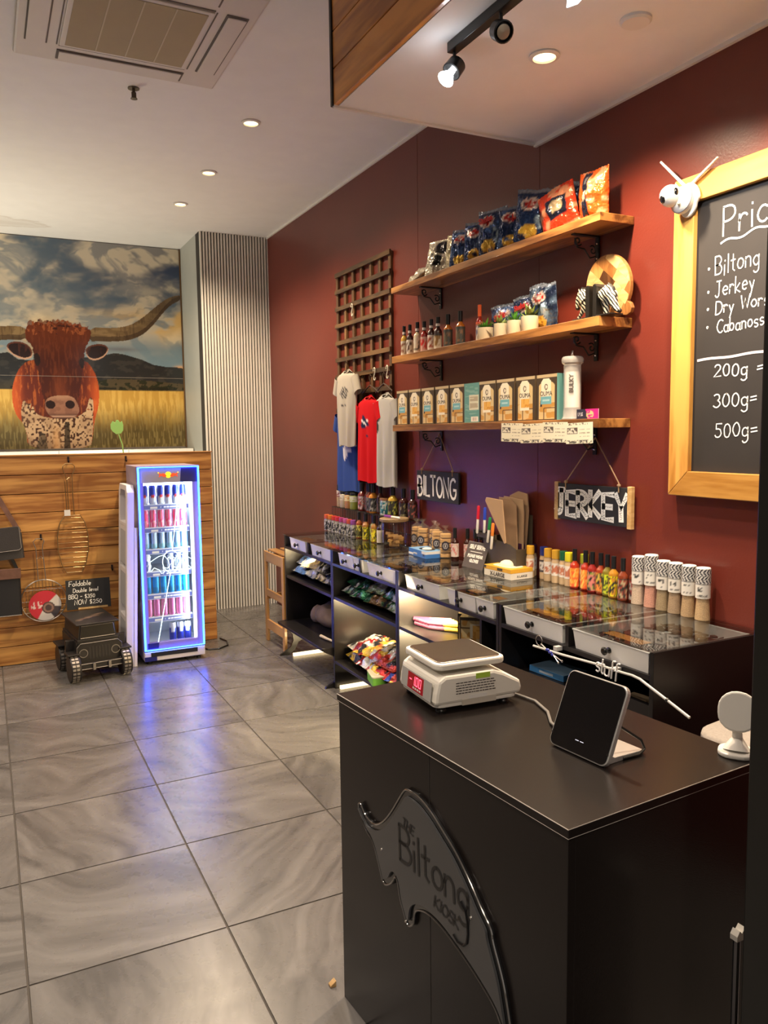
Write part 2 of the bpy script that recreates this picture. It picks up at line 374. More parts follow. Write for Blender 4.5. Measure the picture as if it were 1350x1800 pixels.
def ptext(name, s, size, T, m, parent=None, ext=.0004, align='CENTER', sx=1, bold=0):
    """printed lettering as a solid text object; T maps text plane (x right, y up)"""
    c = D.curves.new(name, 'FONT'); c.body = s; c.size = size; c.extrude = ext; c.align_x = align; c.resolution_u = 3; c.offset = bold
    c.materials.append(m); tmp = D.objects.new(name, c); C.objects.link(tmp)
    me = D.meshes.new_from_object(tmp.evaluated_get(bpy.context.evaluated_depsgraph_get())); D.objects.remove(tmp); D.curves.remove(c)
    o = D.objects.new(name, me); C.objects.link(o)
    if parent: o.parent = parent
    o.matrix_local = T @ Matrix.Diagonal((sx, 1, 1, 1)); return o
def face_front(x=0, y=0, z=0): # text plane standing up, facing local -Y
    return Matrix.Translation((x, y, z)) @ Matrix.Rotation(PI/2, 4, 'X')
# ---------------------------------------------------------------- the setting
def tile_mat():
    m, nt, b = nodes('grey stone tile'); N = nt.nodes; L = nt.links
    tc = N.new('ShaderNodeTexCoord'); oi = N.new('ShaderNodeObjectInfo')
    rot = N.new('ShaderNodeVectorRotate'); rot.rotation_type = 'Z_AXIS'
    mu = N.new('ShaderNodeMath'); mu.operation = 'MULTIPLY'; mu.inputs[1].default_value = 25.1; L.new(oi.outputs['Random'], mu.inputs[0])
    L.new(tc.outputs['Object'], rot.inputs['Vector']); L.new(mu.outputs[0], rot.inputs['Angle'])
    ad = N.new('ShaderNodeVectorMath'); ad.operation = 'ADD'; L.new(rot.outputs[0], ad.inputs[0])
    cx = N.new('ShaderNodeCombineXYZ'); L.new(mu.outputs[0], cx.inputs[0]); L.new(mu.outputs[0], cx.inputs[1]); L.new(cx.outputs[0], ad.inputs[1])
    n0 = N.new('ShaderNodeTexNoise'); n0.inputs['Scale'].default_value = 1.7; n0.inputs['Detail'].default_value = 1; L.new(ad.outputs[0], n0.inputs['Vector'])
    mp = N.new('ShaderNodeMapping'); mp.inputs['Scale'].default_value = (1.3, 5.5, 1); L.new(ad.outputs[0], mp.inputs['Vector'])
    a2 = N.new('ShaderNodeVectorMath'); a2.operation = 'MULTIPLY_ADD'; a2.inputs[1].default_value = (1.5, 3.2, 0)
    L.new(n0.outputs['Color'], a2.inputs[0]); L.new(mp.outputs[0], a2.inputs[2])
    n1 = N.new('ShaderNodeTexNoise'); n1.inputs['Scale'].default_value = 1.5; n1.inputs['Detail'].default_value = 8; n1.inputs['Roughness'].default_value = .62; L.new(a2.outputs[0], n1.inputs['Vector'])
    rp = N.new('ShaderNodeValToRGB'); e = rp.color_ramp.elements
    e[0].position = .36; e[0].color = (.080, .075, .072, 1); e[1].position = .66; e[1].color = (.178, .167, .159, 1)
    k = e.new(.50); k.color = (.130, .121, .115, 1)
    L.new(n1.outputs['Fac'], rp.inputs[0])
    tn = N.new('ShaderNodeMapRange'); tn.inputs[3].default_value = .93; tn.inputs[4].default_value = 1.07; L.new(oi.outputs['Random'], tn.inputs[0])
    hs = N.new('ShaderNodeHueSaturation'); L.new(tn.outputs[0], hs.inputs['Value']); L.new(rp.outputs[0], hs.inputs['Color']); L.new(hs.outputs[0], b.inputs['Base Color'])
    b.inputs['Roughness'].default_value = .27; b.inputs['Specular IOR Level'].default_value = .5
    n3 = N.new('ShaderNodeTexNoise'); n3.inputs['Scale'].default_value = 22; n3.inputs['Detail'].default_value = 2; L.new(ad.outputs[0], n3.inputs['Vector'])
    r3 = N.new('ShaderNodeMapRange'); r3.inputs[3].default_value = .24; r3.inputs[4].default_value = .32; L.new(n3.outputs['Fac'], r3.inputs[0]); L.new(r3.outputs[0], b.inputs['Roughness'])
    bp = N.new('ShaderNodeBump'); bp.inputs['Strength'].default_value = .04; bp.inputs['Distance'].default_value = .003; L.new(n3.outputs['Fac'], bp.inputs['Height']); L.new(bp.outputs['Normal'], b.inputs['Normal'])
    return m
GROUT = mat('grout', (.07, .06, .05), .9)
fl = struct(MB().box(-3.6, 2.5, -3.2, 9.2, -.08, -.003).build('floor', GROUT))
tm = MB().box(-.2955, .2955, -.2963, .2963, -.003, 0).mesh('tile', tile_mat())
TM = tm
for i in range(-6, 4):
    for j in range(-6, 12):
        x, y = .326+.5985*i, 2.126+.6*j
        if x < -1.9 and (y > 6 or y < 0): continue
        if x > 2.3: continue
        o = link('tile', tm, fl); o.location = (x, y, 0)
def wallpaint():
    m, nt, b = nodes('maroon wall paint'); N = nt.nodes; L = nt.links
    tc = N.new('ShaderNodeTexCoord'); n = N.new('ShaderNodeTexNoise'); n.inputs['Scale'].default_value = 1.4; n.inputs['Detail'].default_value = 3
    L.new(tc.outputs['Object'], n.inputs['Vector']); rp = N.new('ShaderNodeValToRGB')
    rp.color_ramp.elements[0].color = (.118, .0190, .0115, 1); rp.color_ramp.elements[1].color = (.152, .0255, .015, 1)
    rp.color_ramp.elements[0].position = .3; rp.color_ramp.elements[1].position = .7
    L.new(n.outputs['Fac'], rp.inputs[0]); L.new(rp.outputs[0], b.inputs['Base Color']); b.inputs['Roughness'].default_value = .36
    nb = N.new('ShaderNodeTexNoise'); nb.inputs['Scale'].default_value = 130; nb.inputs['Detail'].default_value = 3; L.new(tc.outputs['Object'], nb.inputs['Vector'])
    bp = N.new('ShaderNodeBump'); bp.inputs['Strength'].default_value = .22; bp.inputs['Distance'].default_value = .002; L.new(nb.outputs['Fac'], bp.inputs['Height']); L.new(bp.outputs['Normal'], b.inputs['Normal'])
    return m
RED = wallpaint()
wr = struct(MB().box(XW, XW+.12, -3.2, 7.2, 0, ZC+.1).build('wall_right', RED))
MB().box(XW-.0015, XW, 3.137, 3.149, 0, 2.965).build('joint_strip', RED, wr)
MB().box(XW-.0012, XW, 4.322, 4.332, 0, ZC).build('joint_strip', RED, wr)
# slatted wall at the far right corner, its pier and the mural wall
SLATM = mat('cream slat', (.86, .83, .76), .4); GAP = mat('slat backing', (.035, .03, .026), .8)
ws = struct(MB().box(1.80, 2.55, 7.165, 7.29, 0, ZC+.1).build('wall_back', GAP))
sm = MB().prism([(-.0074, 0), (.0074, 0), (.0072, -.020), (-.0072, -.020)], 'z', 0, ZC).mesh('slat', SLATM)
for k in range(24):
    o = link('slat', sm, ws); o.location = (1.8085+k*.0269, 7.165, 0)
PIER = mat('grey pier paint', (.46, .47, .44), .5)
struct(MB().box(1.80, 1.96, 7.292, 8.03, 0, ZC+.1).build('wall_pier', PIER))
wm = struct(MB().box(-3.6, 1.80, 7.93, 8.05, 0, ZC+.1).build('wall_mural', WHITE))
struct(MB().box(-3.72, -3.6, -3.2, 8.05, 0, ZC+.1).build('wall_left', mat('dark timber lined wall', (.075, .05, .035), .6)))
# ceiling, bulkhead
CEIL = mat('ceiling paint', (.80, .775, .77), .7, bump=.1, bscale=90)
def stained(m):   # an old water stain on the ceiling paint near the mural
    m = m.copy(); nt = m.node_tree; N = nt.nodes; L = nt.links; b = N['Principled BSDF']; old = b.inputs['Base Color'].links[0].from_socket
    tc = N.new('ShaderNodeTexCoord'); mp = N.new('ShaderNodeMapping'); mp.vector_type = 'POINT'; mp.inputs['Location'].default_value = (-.30*1.6, -7.5*3.2, 0); mp.inputs['Scale'].default_value = (1.6, 3.2, 0); L.new(tc.outputs['Object'], mp.inputs[0])
    n = N.new('ShaderNodeTexNoise'); n.inputs['Scale'].default_value = 2.2; n.inputs['Detail'].default_value = 4; L.new(mp.outputs[0], n.inputs['Vector'])
    ln_ = N.new('ShaderNodeVectorMath'); ln_.operation = 'LENGTH'; L.new(mp.outputs[0], ln_.inputs[0])
    ad = N.new('ShaderNodeMath'); ad.operation = 'ADD'; L.new(ln_.outputs['Value'], ad.inputs[0]); L.new(n.outputs['Fac'], ad.inputs[1])
    rp = N.new('ShaderNodeValToRGB'); e = rp.color_ramp.elements; e[0].position = .62; e[0].color = (.25, .25, .25, 1); e[1].position = 1.0; e[1].color = (0, 0, 0, 1); k = e.new(.93); k.color = (.30, .30, .30, 1); k = e.new(.86); k.color = (.12, .12, .12, 1)
    L.new(ad.outputs[0], rp.inputs[0]); mx = N.new('ShaderNodeMix'); mx.data_type = 'RGBA'; mx.inputs[7].default_value = (.30, .20, .11, 1); L.new(rp.outputs[0], mx.inputs[0]); L.new(old, mx.inputs[6]); L.new(mx.outputs[2], b.inputs['Base Color']); return m
struct(MB().box(-3.6, 2.55, -3.2, 8.05, ZC, ZC+.12).build('ceiling', stained(CEIL)))
BX, BY, BZ = 1.378, 3.165, 2.965
bk = struct(MB().box(BX+.02, XW, -3.2, BY, BZ, ZC).build('ceiling_bulkhead', CEIL))
BEAD = mat('white beading', (.74, .70, .66), .45)
struct(MB().box(BX, XW, BY-.012, BY+.006, BZ-.008, BZ+.004).box(XW-.016, XW, -3.2, BY, BZ-.016, BZ).build('trim_bulkhead', BEAD))
struct(MB().box(XW-.014, XW, BY+.006, 7.16, ZC-.014, ZC).build('trim_ceiling', BEAD))
ORANGEW = wood('stained pine boards', (.42, .15, .026), (.78, .34, .07), 1, 5, .35, ring=14, coat=.2)
bl = MB().box(-.011, .011, -3.17, 3.17, 0, .1443)
for k in range(3):
    o = MB().box(BX, BX+.02, -3.2, BY-.004, BZ+.002+k*.147, BZ+.144+k*.147).build('board', ORANGEW, bk, bevel=.003)
MB().box(BX-.006, BX+.022, BY-.004, BY+.014, BZ, ZC).build('corner_bead', BLACKM, bk)
# timber half wall, planks one by one
PINE = wood('oiled pine planks', (.33, .125, .025), (.72, .37, .10), 0, 5.5, .42, ring=16, coat=.15)
hw = struct(MB().box(-3.6, 1.555, 6.112, 6.24, 0, 1.478).build('wall_half', mat('dark backing', (.03, .015, .006), .8)))
for k in range(11):
    MB().box(-3.58, 1.566, 6.09, 6.112, .003+k*.1345, .003+k*.1345+.1305).build('plank', PINE, hw, bevel=.003)
for k in range(11):
    MB().box(1.556, 1.574, 6.113, 6.24, .003+k*.1345, .003+k*.1345+.1305).build('plank', PINE, hw, bevel=.003)
MB().box(-3.58, 1.575, 6.085, 6.245, 1.479, 1.486).build('cap_board', PINE, hw)
# tiled white ledge under the mural
lg = struct(MB().box(-3.5, 1.795, 7.62, 7.915, 1.30, 1.478).build('trim_ledge', GROUT))
for k in range(11):
    MB().box(1.79-.60*(k+1)+.003, 1.79-.60*k, 7.612, 7.915, 1.305, 1.487).build('tile', mat('white tile', (.80, .79, .74), .25), lg, bevel=.002)
# black pillar at the right of the picture
PX, PY = 1.026, .80
pl = struct(MB().box(PX, PX+.35, PY-.18, PY, 0, BZ-.001).build('pillar', mat('black painted steel', (.010, .010, .009), .38, bump=.15, bscale=30), bevel=.003))

# ---- ceiling fittings
TRIMW = mat('fitting white', (.74, .70, .67), .4)
def downlight(x, y, z, label):
    t = thing('downlight', label, 'ceiling light', (x, y, z), group='recessed ceiling downlights')
    MB().lathe([(.040, -.001), (.055, -.001), (.056, -.006), (.042, -.010), (.040, -.004)], 24, caps=False).build('bezel', TRIMW, t, True)
    MB().lathe([(.0, -.003), (.040, -.003)], 24, caps=False).build('lens', emat('warm lamp', (1, .70, .33), 4.0), t)
    return t
downlight(DOWN[0][0], DOWN[0][1], ZC, 'round downlight nearest the air conditioner')
downlight(DOWN[1][0], DOWN[1][1], ZC, 'round downlight in the middle of the row of three')
downlight(DOWN[2][0], DOWN[2][1], ZC, 'round downlight closest to the mural and slatted wall')
downlight(1.899, 2.432, BZ, 'round orange-glowing downlight in the low bulkhead above the shelves')
downlight(2.02, 1.72, BZ, 'round downlight in the bulkhead further along, above the price board')
for (x, y), tx in zip(((0.1, 1.6), (0.1, -.6), (-1.6, 2.6), (-1.6, 5.0), (-.7, 5.4)), ('straight above the camera', 'behind the camera near the entrance', 'left of the camera', 'over the left side, near the half wall', 'above the shoulder bags')):
    downlight(x, y, ZC, 'round fill downlight added out of view '+tx)  # fittings for the added fill lamps, all out of view
o = MB().lathe([(.0, -.014), (.045, -.014), (.052, -.008), (.052, 0)], 28).build('smoke_detector', TRIMW, None, True); o.location = (2.015, 2.097, BZ)
tag(o, 'flat round white disc on the bulkhead ceiling, top right', 'detector')
# track with three spot heads
t = thing('track_light', 'black ceiling track with adjustable spot heads and bare bulbs', 'track light', (1.545, 2.50, BZ))
MB().box(-.018, .018, -1.6, 0, -.035, 0).build('track', BLKPL, t, bevel=.002)
def head(y, aim, on):
    d = Vector(aim).normalized(); T = Matrix.Translation((0, y, -.035)) @ Matrix.Identity(4)
    st = MB().tube([(0, y, -.035), (0, y, -.075)], .006, 8).build('stem', BLKPL, t)
    q = d.to_track_quat('-Z', 'Y').to_matrix().to_4x4(); m = MB(); m.T = Matrix.Translation((0, y, -.088)) @ q
    h = m.lathe([(.012, .022), (.032, .020), (.034, -.022), (.030, -.024), (.026, -.010), (.0, -.008)], 20, mi=0).build('spot_head', BLKPL, t, True)
    m = MB(); m.T = Matrix.Translation((0, y, -.088)) @ q
    if on:
        m.lathe([(.010, -.010), (.012, -.030), (.030, -.062), (.0, -.070)], 20).build('bulb', emat('bright lamp', (.93, .96, 1), 14), h, True)
        p = Vector((1.545, 2.50+y, BZ-.088))+d*.075
        spot(p, p+d, 38, 80, COOL, .5, .03)
    else:
        m.lathe([(.006, -.012), (.022, -.020), (.0, -.022)], 16).build('bulb', mat('unlit lamp', (.6, .5, .35), .2, .6), h, True)
head(-.02, (-.45, -.05, -.55), True); head(-.30, (-.1, -.75, -.45), False); head(-.62, (.55, .0, -.8), True)
o = MB().tube([(0, 0, 0), (0, 0, -.02)], .008, 8).box(-.012, .012, -.002, .002, -.05, -.02).lathe([(.016, -.05), (.018, -.054), (0, -.056)], 14).lathe([(.03, -.001), (.03, -.004), (0, -.005)], 16).build('sprinkler', mat('dark brass', (.10, .08, .06), .4, .8))
o.location = (.797, 4.42, ZC); tag(o, 'small dark sprinkler head hanging just past the air conditioner', 'sprinkler')
# cassette air conditioner
t = thing('air_conditioner', 'square white ceiling cassette air conditioner with beige intake grille', 'air conditioner', (.69, 3.75, ZC))
ACW = mat('aircon plastic', (.66, .60, .56), .45); SEAM = mat('seam shadow', (.16, .135, .12), .9)
MB().box(-.47, .47, -.47, .47, -.022, 0).build('panel', ACW, t, bevel=.012)
MB().box(-.285, .285, -.285, .285, -.030, -.022).build('grille_frame', ACW, t, bevel=.004)
g = MB().box(-.262, .262, -.262, .262, -.0325, -.030).build('grille', mat('beige filter mesh', (.42, .34, .22), .8, bump=.3, bscale=600), t)
for k in range(1, 4): MB().box(-.262+.131*k-.003, -.262+.131*k+.003, -.262, .262, -.0345, -.0325).build('rib', mat('beige rib', (.55, .47, .34), .6), g)
for a in range(4):
    m = MB(); m.T = rotz(a*PI/2); m.box(-.29, .29, .335, .43, -.026, -.022)
    s_ = m.build('louvre_slot', SEAM, t)
    m = MB(); m.T = rotz(a*PI/2); m.box(-.28, .28, .342, .424, -.032, -.026); m.build('flap', ACW, s_, bevel=.003)
    m = MB(); m.T = rotz(a*PI/2); m.box(-.285, .285, .292, .297, -.025, -.0215).build('seam', SEAM, t)
# ---------------------------------------------------------------- red wall: shelves and what stands on them
R90 = -PI/2                                   # local front (-Y) turned to face the shop (-X); local right = towards the camera
OAK = wood('oiled oak shelf', (.17, .062, .014), (.48, .215, .055), 1, 8, .4, knots=False, ring=18, coat=.15)
SX0, SX1 = 2.245, XW-.001
def scroll_bracket(y, z, parent):
    m = MB(); x1 = XW-.002
    m.box(x1-.006, x1, y-.011, y+.011, z-.118, z).box(x1-.14, x1, y-.011, y+.011, z-.006, z)
    pts = []
    for k in range(15): a = math.radians(-90+k*30); r = .006+.0011*k; pts.append((x1-.112+r*math.cos(a), y, z-.030+r*math.sin(a)))
    p2 = [(x1-.10-.0*k, y, z-.012) for k in range(1)]
    for k in range(15): a = math.radians(100+k*28); r = .005+.0012*k; pts2 = (x1-.030+r*math.cos(a), y, z-.062+r*math.sin(a)); p2.append(pts2)
    m.tube(pts, .0035, 6); m.tube([(x1-.128, y, z-.018), (x1-.115, y, z-.055), (x1-.075, y, z-.060), (x1-.045, y, z-.095), (x1-.012, y, z-.085)], .0035, 6)
    m.tube(p2[1:], .0032, 6)
    b = m.build('bracket', BLACKM, parent)
    MB().lathe([(.0045, 0), (.003, .003), (0, .0035)], 8).mesh('screw', CHROME)
    for dz in (-.03, -.095):
        q = MB(); q.T = Matrix.Translation((x1-.006, y, z+dz)) @ Matrix.Rotation(-PI/2, 4, 'Y'); q.lathe([(.0045, 0), (.003, .003), (0, .0035)], 8).build('screw', CHROME, b)
    return b
SH = []
for z0, z1, lab in ((2.442, 2.476, 'topmost of the three timber wall shelves, holding crisp packets'), (2.028, 2.068, 'middle timber wall shelf with sauce bottles, potted plants and zebras'), (1.617, 1.655, 'lowest timber wall shelf holding a row of rusk boxes')):
    t = thing('wall_shelf', lab, 'shelf', (0, 0, 0), group='timber wall shelves')
    MB().box(SX0, SX1, 2.515, 4.335, z0, z1).build('board', OAK, t, bevel=.002)
    scroll_bracket(4.05, z0, t); scroll_bracket(2.726, z0, t); SH.append(z1)

# ---- crisp packets
def bagmesh(w, h, t, seed, fn, nu=26, nv=24, m=None, crump=1.0):
    u, v = np.meshgrid(np.linspace(0, 1, nu), np.linspace(0, 1, nv))
    env = np.sqrt(np.clip(1-(2*u-1)**2, 0, 1))*np.clip(np.sin(PI*np.clip((v-.05)/.87, 0, 1)), 0, 1)**.45
    def side(sg, s2):
        wr = (fbm(u*5+seed, v*6, s2)-.5)*1.7*t*crump+np.abs(vnoise(u*9, v*4+seed, s2+3)-.5)*.6*t*crump
        y = sg*(env*t+wr*env+.0015)
        sq = 1-.10*env*1.0
        x = (u-.5)*w*sq+(vnoise(v*5, u*0+seed, s2)-.5)*.03*w
        z = v*h+(vnoise(u*4, v*0+seed*3, 5)-.5)*.05*h*np.clip(v-.8, 0, 1)*5
        z = z+.012*h*np.sin(u*60)*(v > .93)
        return np.stack([x, y, z], -1)
    Pf = side(-1, seed); Pb = side(1, seed+9)
    P = np.concatenate([Pf, Pb[:, ::-1]], 1); P = np.concatenate([P, P[:, :1]], 1)
    c = fn(u, v); cb = fn(u[:, ::-1]*.5+.2, v)*.9; col = np.concatenate([c, cb], 1); col = np.concatenate([col, col[:, :1]], 1)
    return grid_mesh('packet', P, np.clip(col, 0, 1), m or FOIL)
def blue_fn(seed, a=(.015, .035, .11), b_=(.07, .14, .32)):
    def fn(u, v):
        c = solid(u, a); c = over(c, sstep(.52, .66, fbm(u*4, v*5, seed)), b_)
        c = over(c, discm(u, v, .42, .72, .27, .13)*sstep(.25, .4, vnoise(u*12, v*14, seed)), (.75, .62, .55)); c = over(c, discm(u, v, .42, .72, .20, .08)*sstep(.35, .55, vnoise(u*14, v*20, seed+4)), (.55, .03, .02))
        c = over(c, discm(u, v, .45, .2, .26, .13)*sstep(.25, .45, fbm(u*7, v*9, seed+2)), (.75, .48, .07))
        c = over(c, discm(u, v, .75, .45, .16, .2)*sstep(.4, .6, vnoise(u*6, v*7, seed+6)), (.32, .45, .55))
        return over(c, (v > .94).astype(float), (.25, .28, .34))
    return fn
def orange_fn(seed, a=(.80, .12, .02), stripe=True):
    def fn(u, v):
        c = solid(u, a); c = over(c, sstep(.55, .62, vnoise(u*5, v*8, seed))*.8, (.85, .42, .22))
        if stripe: c = over(c, rectm(u, v, .18, .46, 0, .97), (.018, .02, .04)); c = over(c, rectm(u, v, .22, .42, .42, .58), (.75, .62, .40)); c = over(c, discm(u, v, .32, .82, .08, .06), (.2, .2, .22)); c = over(c, discm(u, v, .32, .08, .08, .05), (.75, .15, .05))
        else: c = over(c, rectm(u, v, .28, .82, .30, .72), (.018, .02, .04)); c = over(c, rectm(u, v, .38, .68, .42, .62), (.75, .58, .35))
        return c
    return fn
def cream_fn(seed, a=(.62, .57, .45), dark=True):
    def fn(u, v):
        c = solid(u, a); c = over(c, sstep(.5, .7, fbm(u*5, v*5, seed))*.4, (.35, .33, .28))
        if dark: c = over(c, rectm(u, v, .5, 1, .55, .95), (.03, .03, .035)); c = over(c, rectm(u, v, .35, .75, .25, .5), (.02, .02, .02)); c = over(c, rectm(u, v, .2, .45, .3, .8)*(vnoise(u*3, v*40, 3) > .5), (.3, .28, .24))
        return c
    return fn
Z1 = SH[0]
def packet(x, y, z, w, h, t, seed, fn, label, group, rz=R90, lean=0, tilt=0, flat=False, m=None, lz=None, txt=None):
    me = bagmesh(w, h, t, seed, fn, m=m); o = link('crisp_packet', me)
    T = Matrix.Translation((x, y, z)) @ rotz(rz)
    if flat: T = T @ Matrix.Rotation(-math.radians(flat), 4, 'X')
    T = T @ Matrix.Rotation(-lean, 4, 'X') @ Matrix.Rotation(tilt, 4, 'Y')
    o.matrix_world = T; tag(o, label, 'snack packet', group)
    if txt: ptext('lettering', txt[0], w*txt[3], face_front((txt[1]-.5)*w, -t*1.35, txt[2]*h) @ Matrix.Rotation(.15, 4, 'Z'), mat('red print', (.55, .02, .02), .5), o, ext=.001, bold=.0015)
    return o
G1 = 'crisp packets on the top shelf'
packet(2.275, 4.15, Z1+.004, .17, .15, .024, 3, cream_fn(3, dark=False), 'cream packet slumped flat at the far end of the top shelf', G1, R90-.25, lean=.95, tilt=0)
packet(2.315, 3.915, Z1, .175, .215, .032, 5, cream_fn(5), 'silver and black packet leaning on the top shelf beside the slumped cream one', G1, R90+.35, lean=.25)
packet(2.355, 3.777, Z1, .16, .215, .022, 6, cream_fn(6, (.55, .48, .32), False), 'pale gold packet half hidden behind the silver and black one', G1, R90+.2, lean=.08)
packet(2.335, 3.675, Z1, .165, .20, .032, 11, blue_fn(11), 'dark blue crisp packet next to the pale gold packet', G1, R90+.5, tilt=.12)
packet(2.335, 3.53, Z1, .170, .205, .032, 12, blue_fn(12), 'blue crisp packet second of the blue ones from the silver packet', G1, R90+.45, tilt=.06)
packet(2.31, 3.354, Z1, .180, .225, .034, 13, blue_fn(14), 'tall blue crisp packet with red and white burst logo, mid top shelf', G1, R90+.3, txt=('Simba', .45, .70, .2))
packet(2.33, 3.215, Z1, .175, .205, .032, 14, blue_fn(21), 'blue crisp packet right after the tall one with the burst logo', G1, R90+.5, tilt=.08)
packet(2.31, 3.04, Z1, .20, .225, .036, 15, blue_fn(25), 'blue crisp packet with yellow crisps beside the red packet', G1, R90+.4, tilt=.15, lean=-.05)
packet(2.38, 2.91, Z1, .17, .225, .018, 16, blue_fn(31, (.02, .03, .07)), 'dark blue packet standing behind the leaning red one', G1, R90, tilt=.12)
packet(2.30, 2.815, Z1, .19, .20, .03, 17, orange_fn(17, (.75, .06, .02), False), 'orange-red packet leaning over on the top shelf with a dark label', G1, R90+.25, tilt=-.28, lean=.1)
packet(2.32, 2.635, Z1, .150, .200, .032, 18, orange_fn(18), 'orange standing packet with a dark stripe at the near end of the top shelf', G1, R90+.15)

# ---- bottles
def cyl_label(r, z0, z1, fn, parent, nu=28, nv=10, m=None, name='label'):
    u, v = np.meshgrid(np.linspace(0, 1, nu), np.linspace(0, 1, nv)); a = -PI/2+(u-.5)*2*PI
    P = np.stack([r*np.cos(a), r*np.sin(a), z0+v*(z1-z0)], -1); return link(name, grid_mesh(name, P, fn(u, v), m or PRINT), parent)
def lab(bg, blob=None, bar=None, seed=1, b2=None):
    def fn(u, v):
        c = solid(u, bg); uu = np.abs(u-.5)
        if blob is not None: c = over(c, sstep(.42, .5, vnoise(u*26, v*6, seed))*(uu < .17)*rectm(u, v, 0, 1, .15, .8), blob)
        if b2 is not None: c = over(c, discm(u, v, .5, .5, .075, .24), b2)
        if bar is not None: c = over(c, rectm(u, v, 0, 1, .84, 1), bar)
        return c
    return fn
DKGL = mat('dark bottle glass', (.035, .008, .005), .12, spec=.6)
def bottle(loc, label, group, H, r, body, cap, lb, cat='bottle', rz=-.9, kind='sauce', capcol=None, lz=(.06, .55), sleeve=None, name='sauce_bottle', n=16):
    t = thing(name, label, cat, loc, rz, group)
    if kind == 'sauce':
        sh = .56*H; MB().lathe([(r*.92, 0), (r, .004), (r, sh), (r*.9, sh+.008), (r*.46, sh+.11*H), (r*.40, .80*H), (0, .80*H)], n).build('bottle_body', body, t, True)
        MB().lathe([(r*.50, .70*H), (r*.50, .995*H), (r*.42, H), (0, H)], n).build('cap', cap, t, True)
    elif kind == 'shaker':
        MB().lathe([(r*.95, 0), (r, .005), (r, .62*H), (r*.86, .70*H), (r*.86, .73*H)], n).build('bottle_body', body, t, True)
        MB().lathe([(r*.93, .73*H), (r*.96, .74*H), (r*.93, .99*H), (r*.8, H), (0, H)], n).build('cap', cap, t, True)
    elif kind == 'grinder':
        MB().lathe([(r, 0), (r*1.02, .004), (r*.84, .40*H), (r*.84, .45*H), (r*.94, .68*H)], n, caps=True).build('bottle_body', body, t, True)
        MB().lathe([(r*.96, .68*H), (r*.98, .98*H), (r*.9, H), (0, H)], n).build('grinder_cap', cap, t, True)
    elif kind == 'jar':
        MB().lathe([(r*.94, 0), (r, .005), (r, .78*H), (r*.86, .83*H)], n).build('jar_body', body, t, True)
        MB().lathe([(r*.92, .80*H), (r*.94, .97*H), (r*.88, H), (0, H)], n).build('lid', cap, t, True)
    if sleeve: cyl_label(r*.52+.0006, .72*H, .80*H, lambda u, v: solid(u, sleeve), t, 14, 3, name='band')
    if lb: cyl_label((r if kind != 'grinder' else r*.96)+.0007, lz[0]*H, lz[1]*H, lb, t, name='label')
    return t
CAPB = mat('black cap', (.012, .012, .013), .3)
Z2 = SH[1]; G2 = 'sauce bottles on the middle shelf'
GM = lambda n, c: mat(n, c, .15, spec=.6, coat=.4)
SB = [(4.293, GM('yellow sauce', (.55, .33, .05)), lab((.60, .55, .45), (.25, .1, .06), seed=3), 'yellow-necked sauce bottle first at the far end of the middle shelf', .182, .0185),
      (4.221, GM('dark sauce', (.03, .008, .006)), lab((.62, .58, .52), (.10, .05, .04), seed=5), 'dark sauce bottle second from the far end of the middle shelf', .182, .0185),
      (4.129, GM('cream sauce', (.60, .52, .36)), lab((.66, .60, .48), (.05, .05, .05), seed=7), 'cream-coloured sauce bottle with a dark leaf emblem on the middle shelf', .184, .0205),
      (4.048, GM('red sauce', (.25, .012, .008)), lab((.60, .35, .30), (.55, .02, .02), seed=9), 'sauce bottle with a red splash on its label, middle shelf', .178, .0195),
      (3.967, GM('dark sauce', (.03, .008, .006)), lab((.68, .60, .54), (.35, .08, .04), seed=11), 'dark sauce bottle with a white label and orange ring, middle shelf', .18, .0195),
      (3.893, GM('dark sauce', (.03, .008, .006)), lab((.62, .56, .45), (.28, .16, .05), seed=13, bar=(.05, .04, .04)), 'dark sauce bottle with a cream and brown label beside the taller orange ones', .182, .0205)]
for i, (y, b, l, tx, H, r) in enumerate(SB):
    bottle((2.31, y, Z2), tx, G2, H, r*1.12, b, CAPB, l, rz=-1.15, sleeve=(.6, .55, .52), lz=(.04, .50))
    
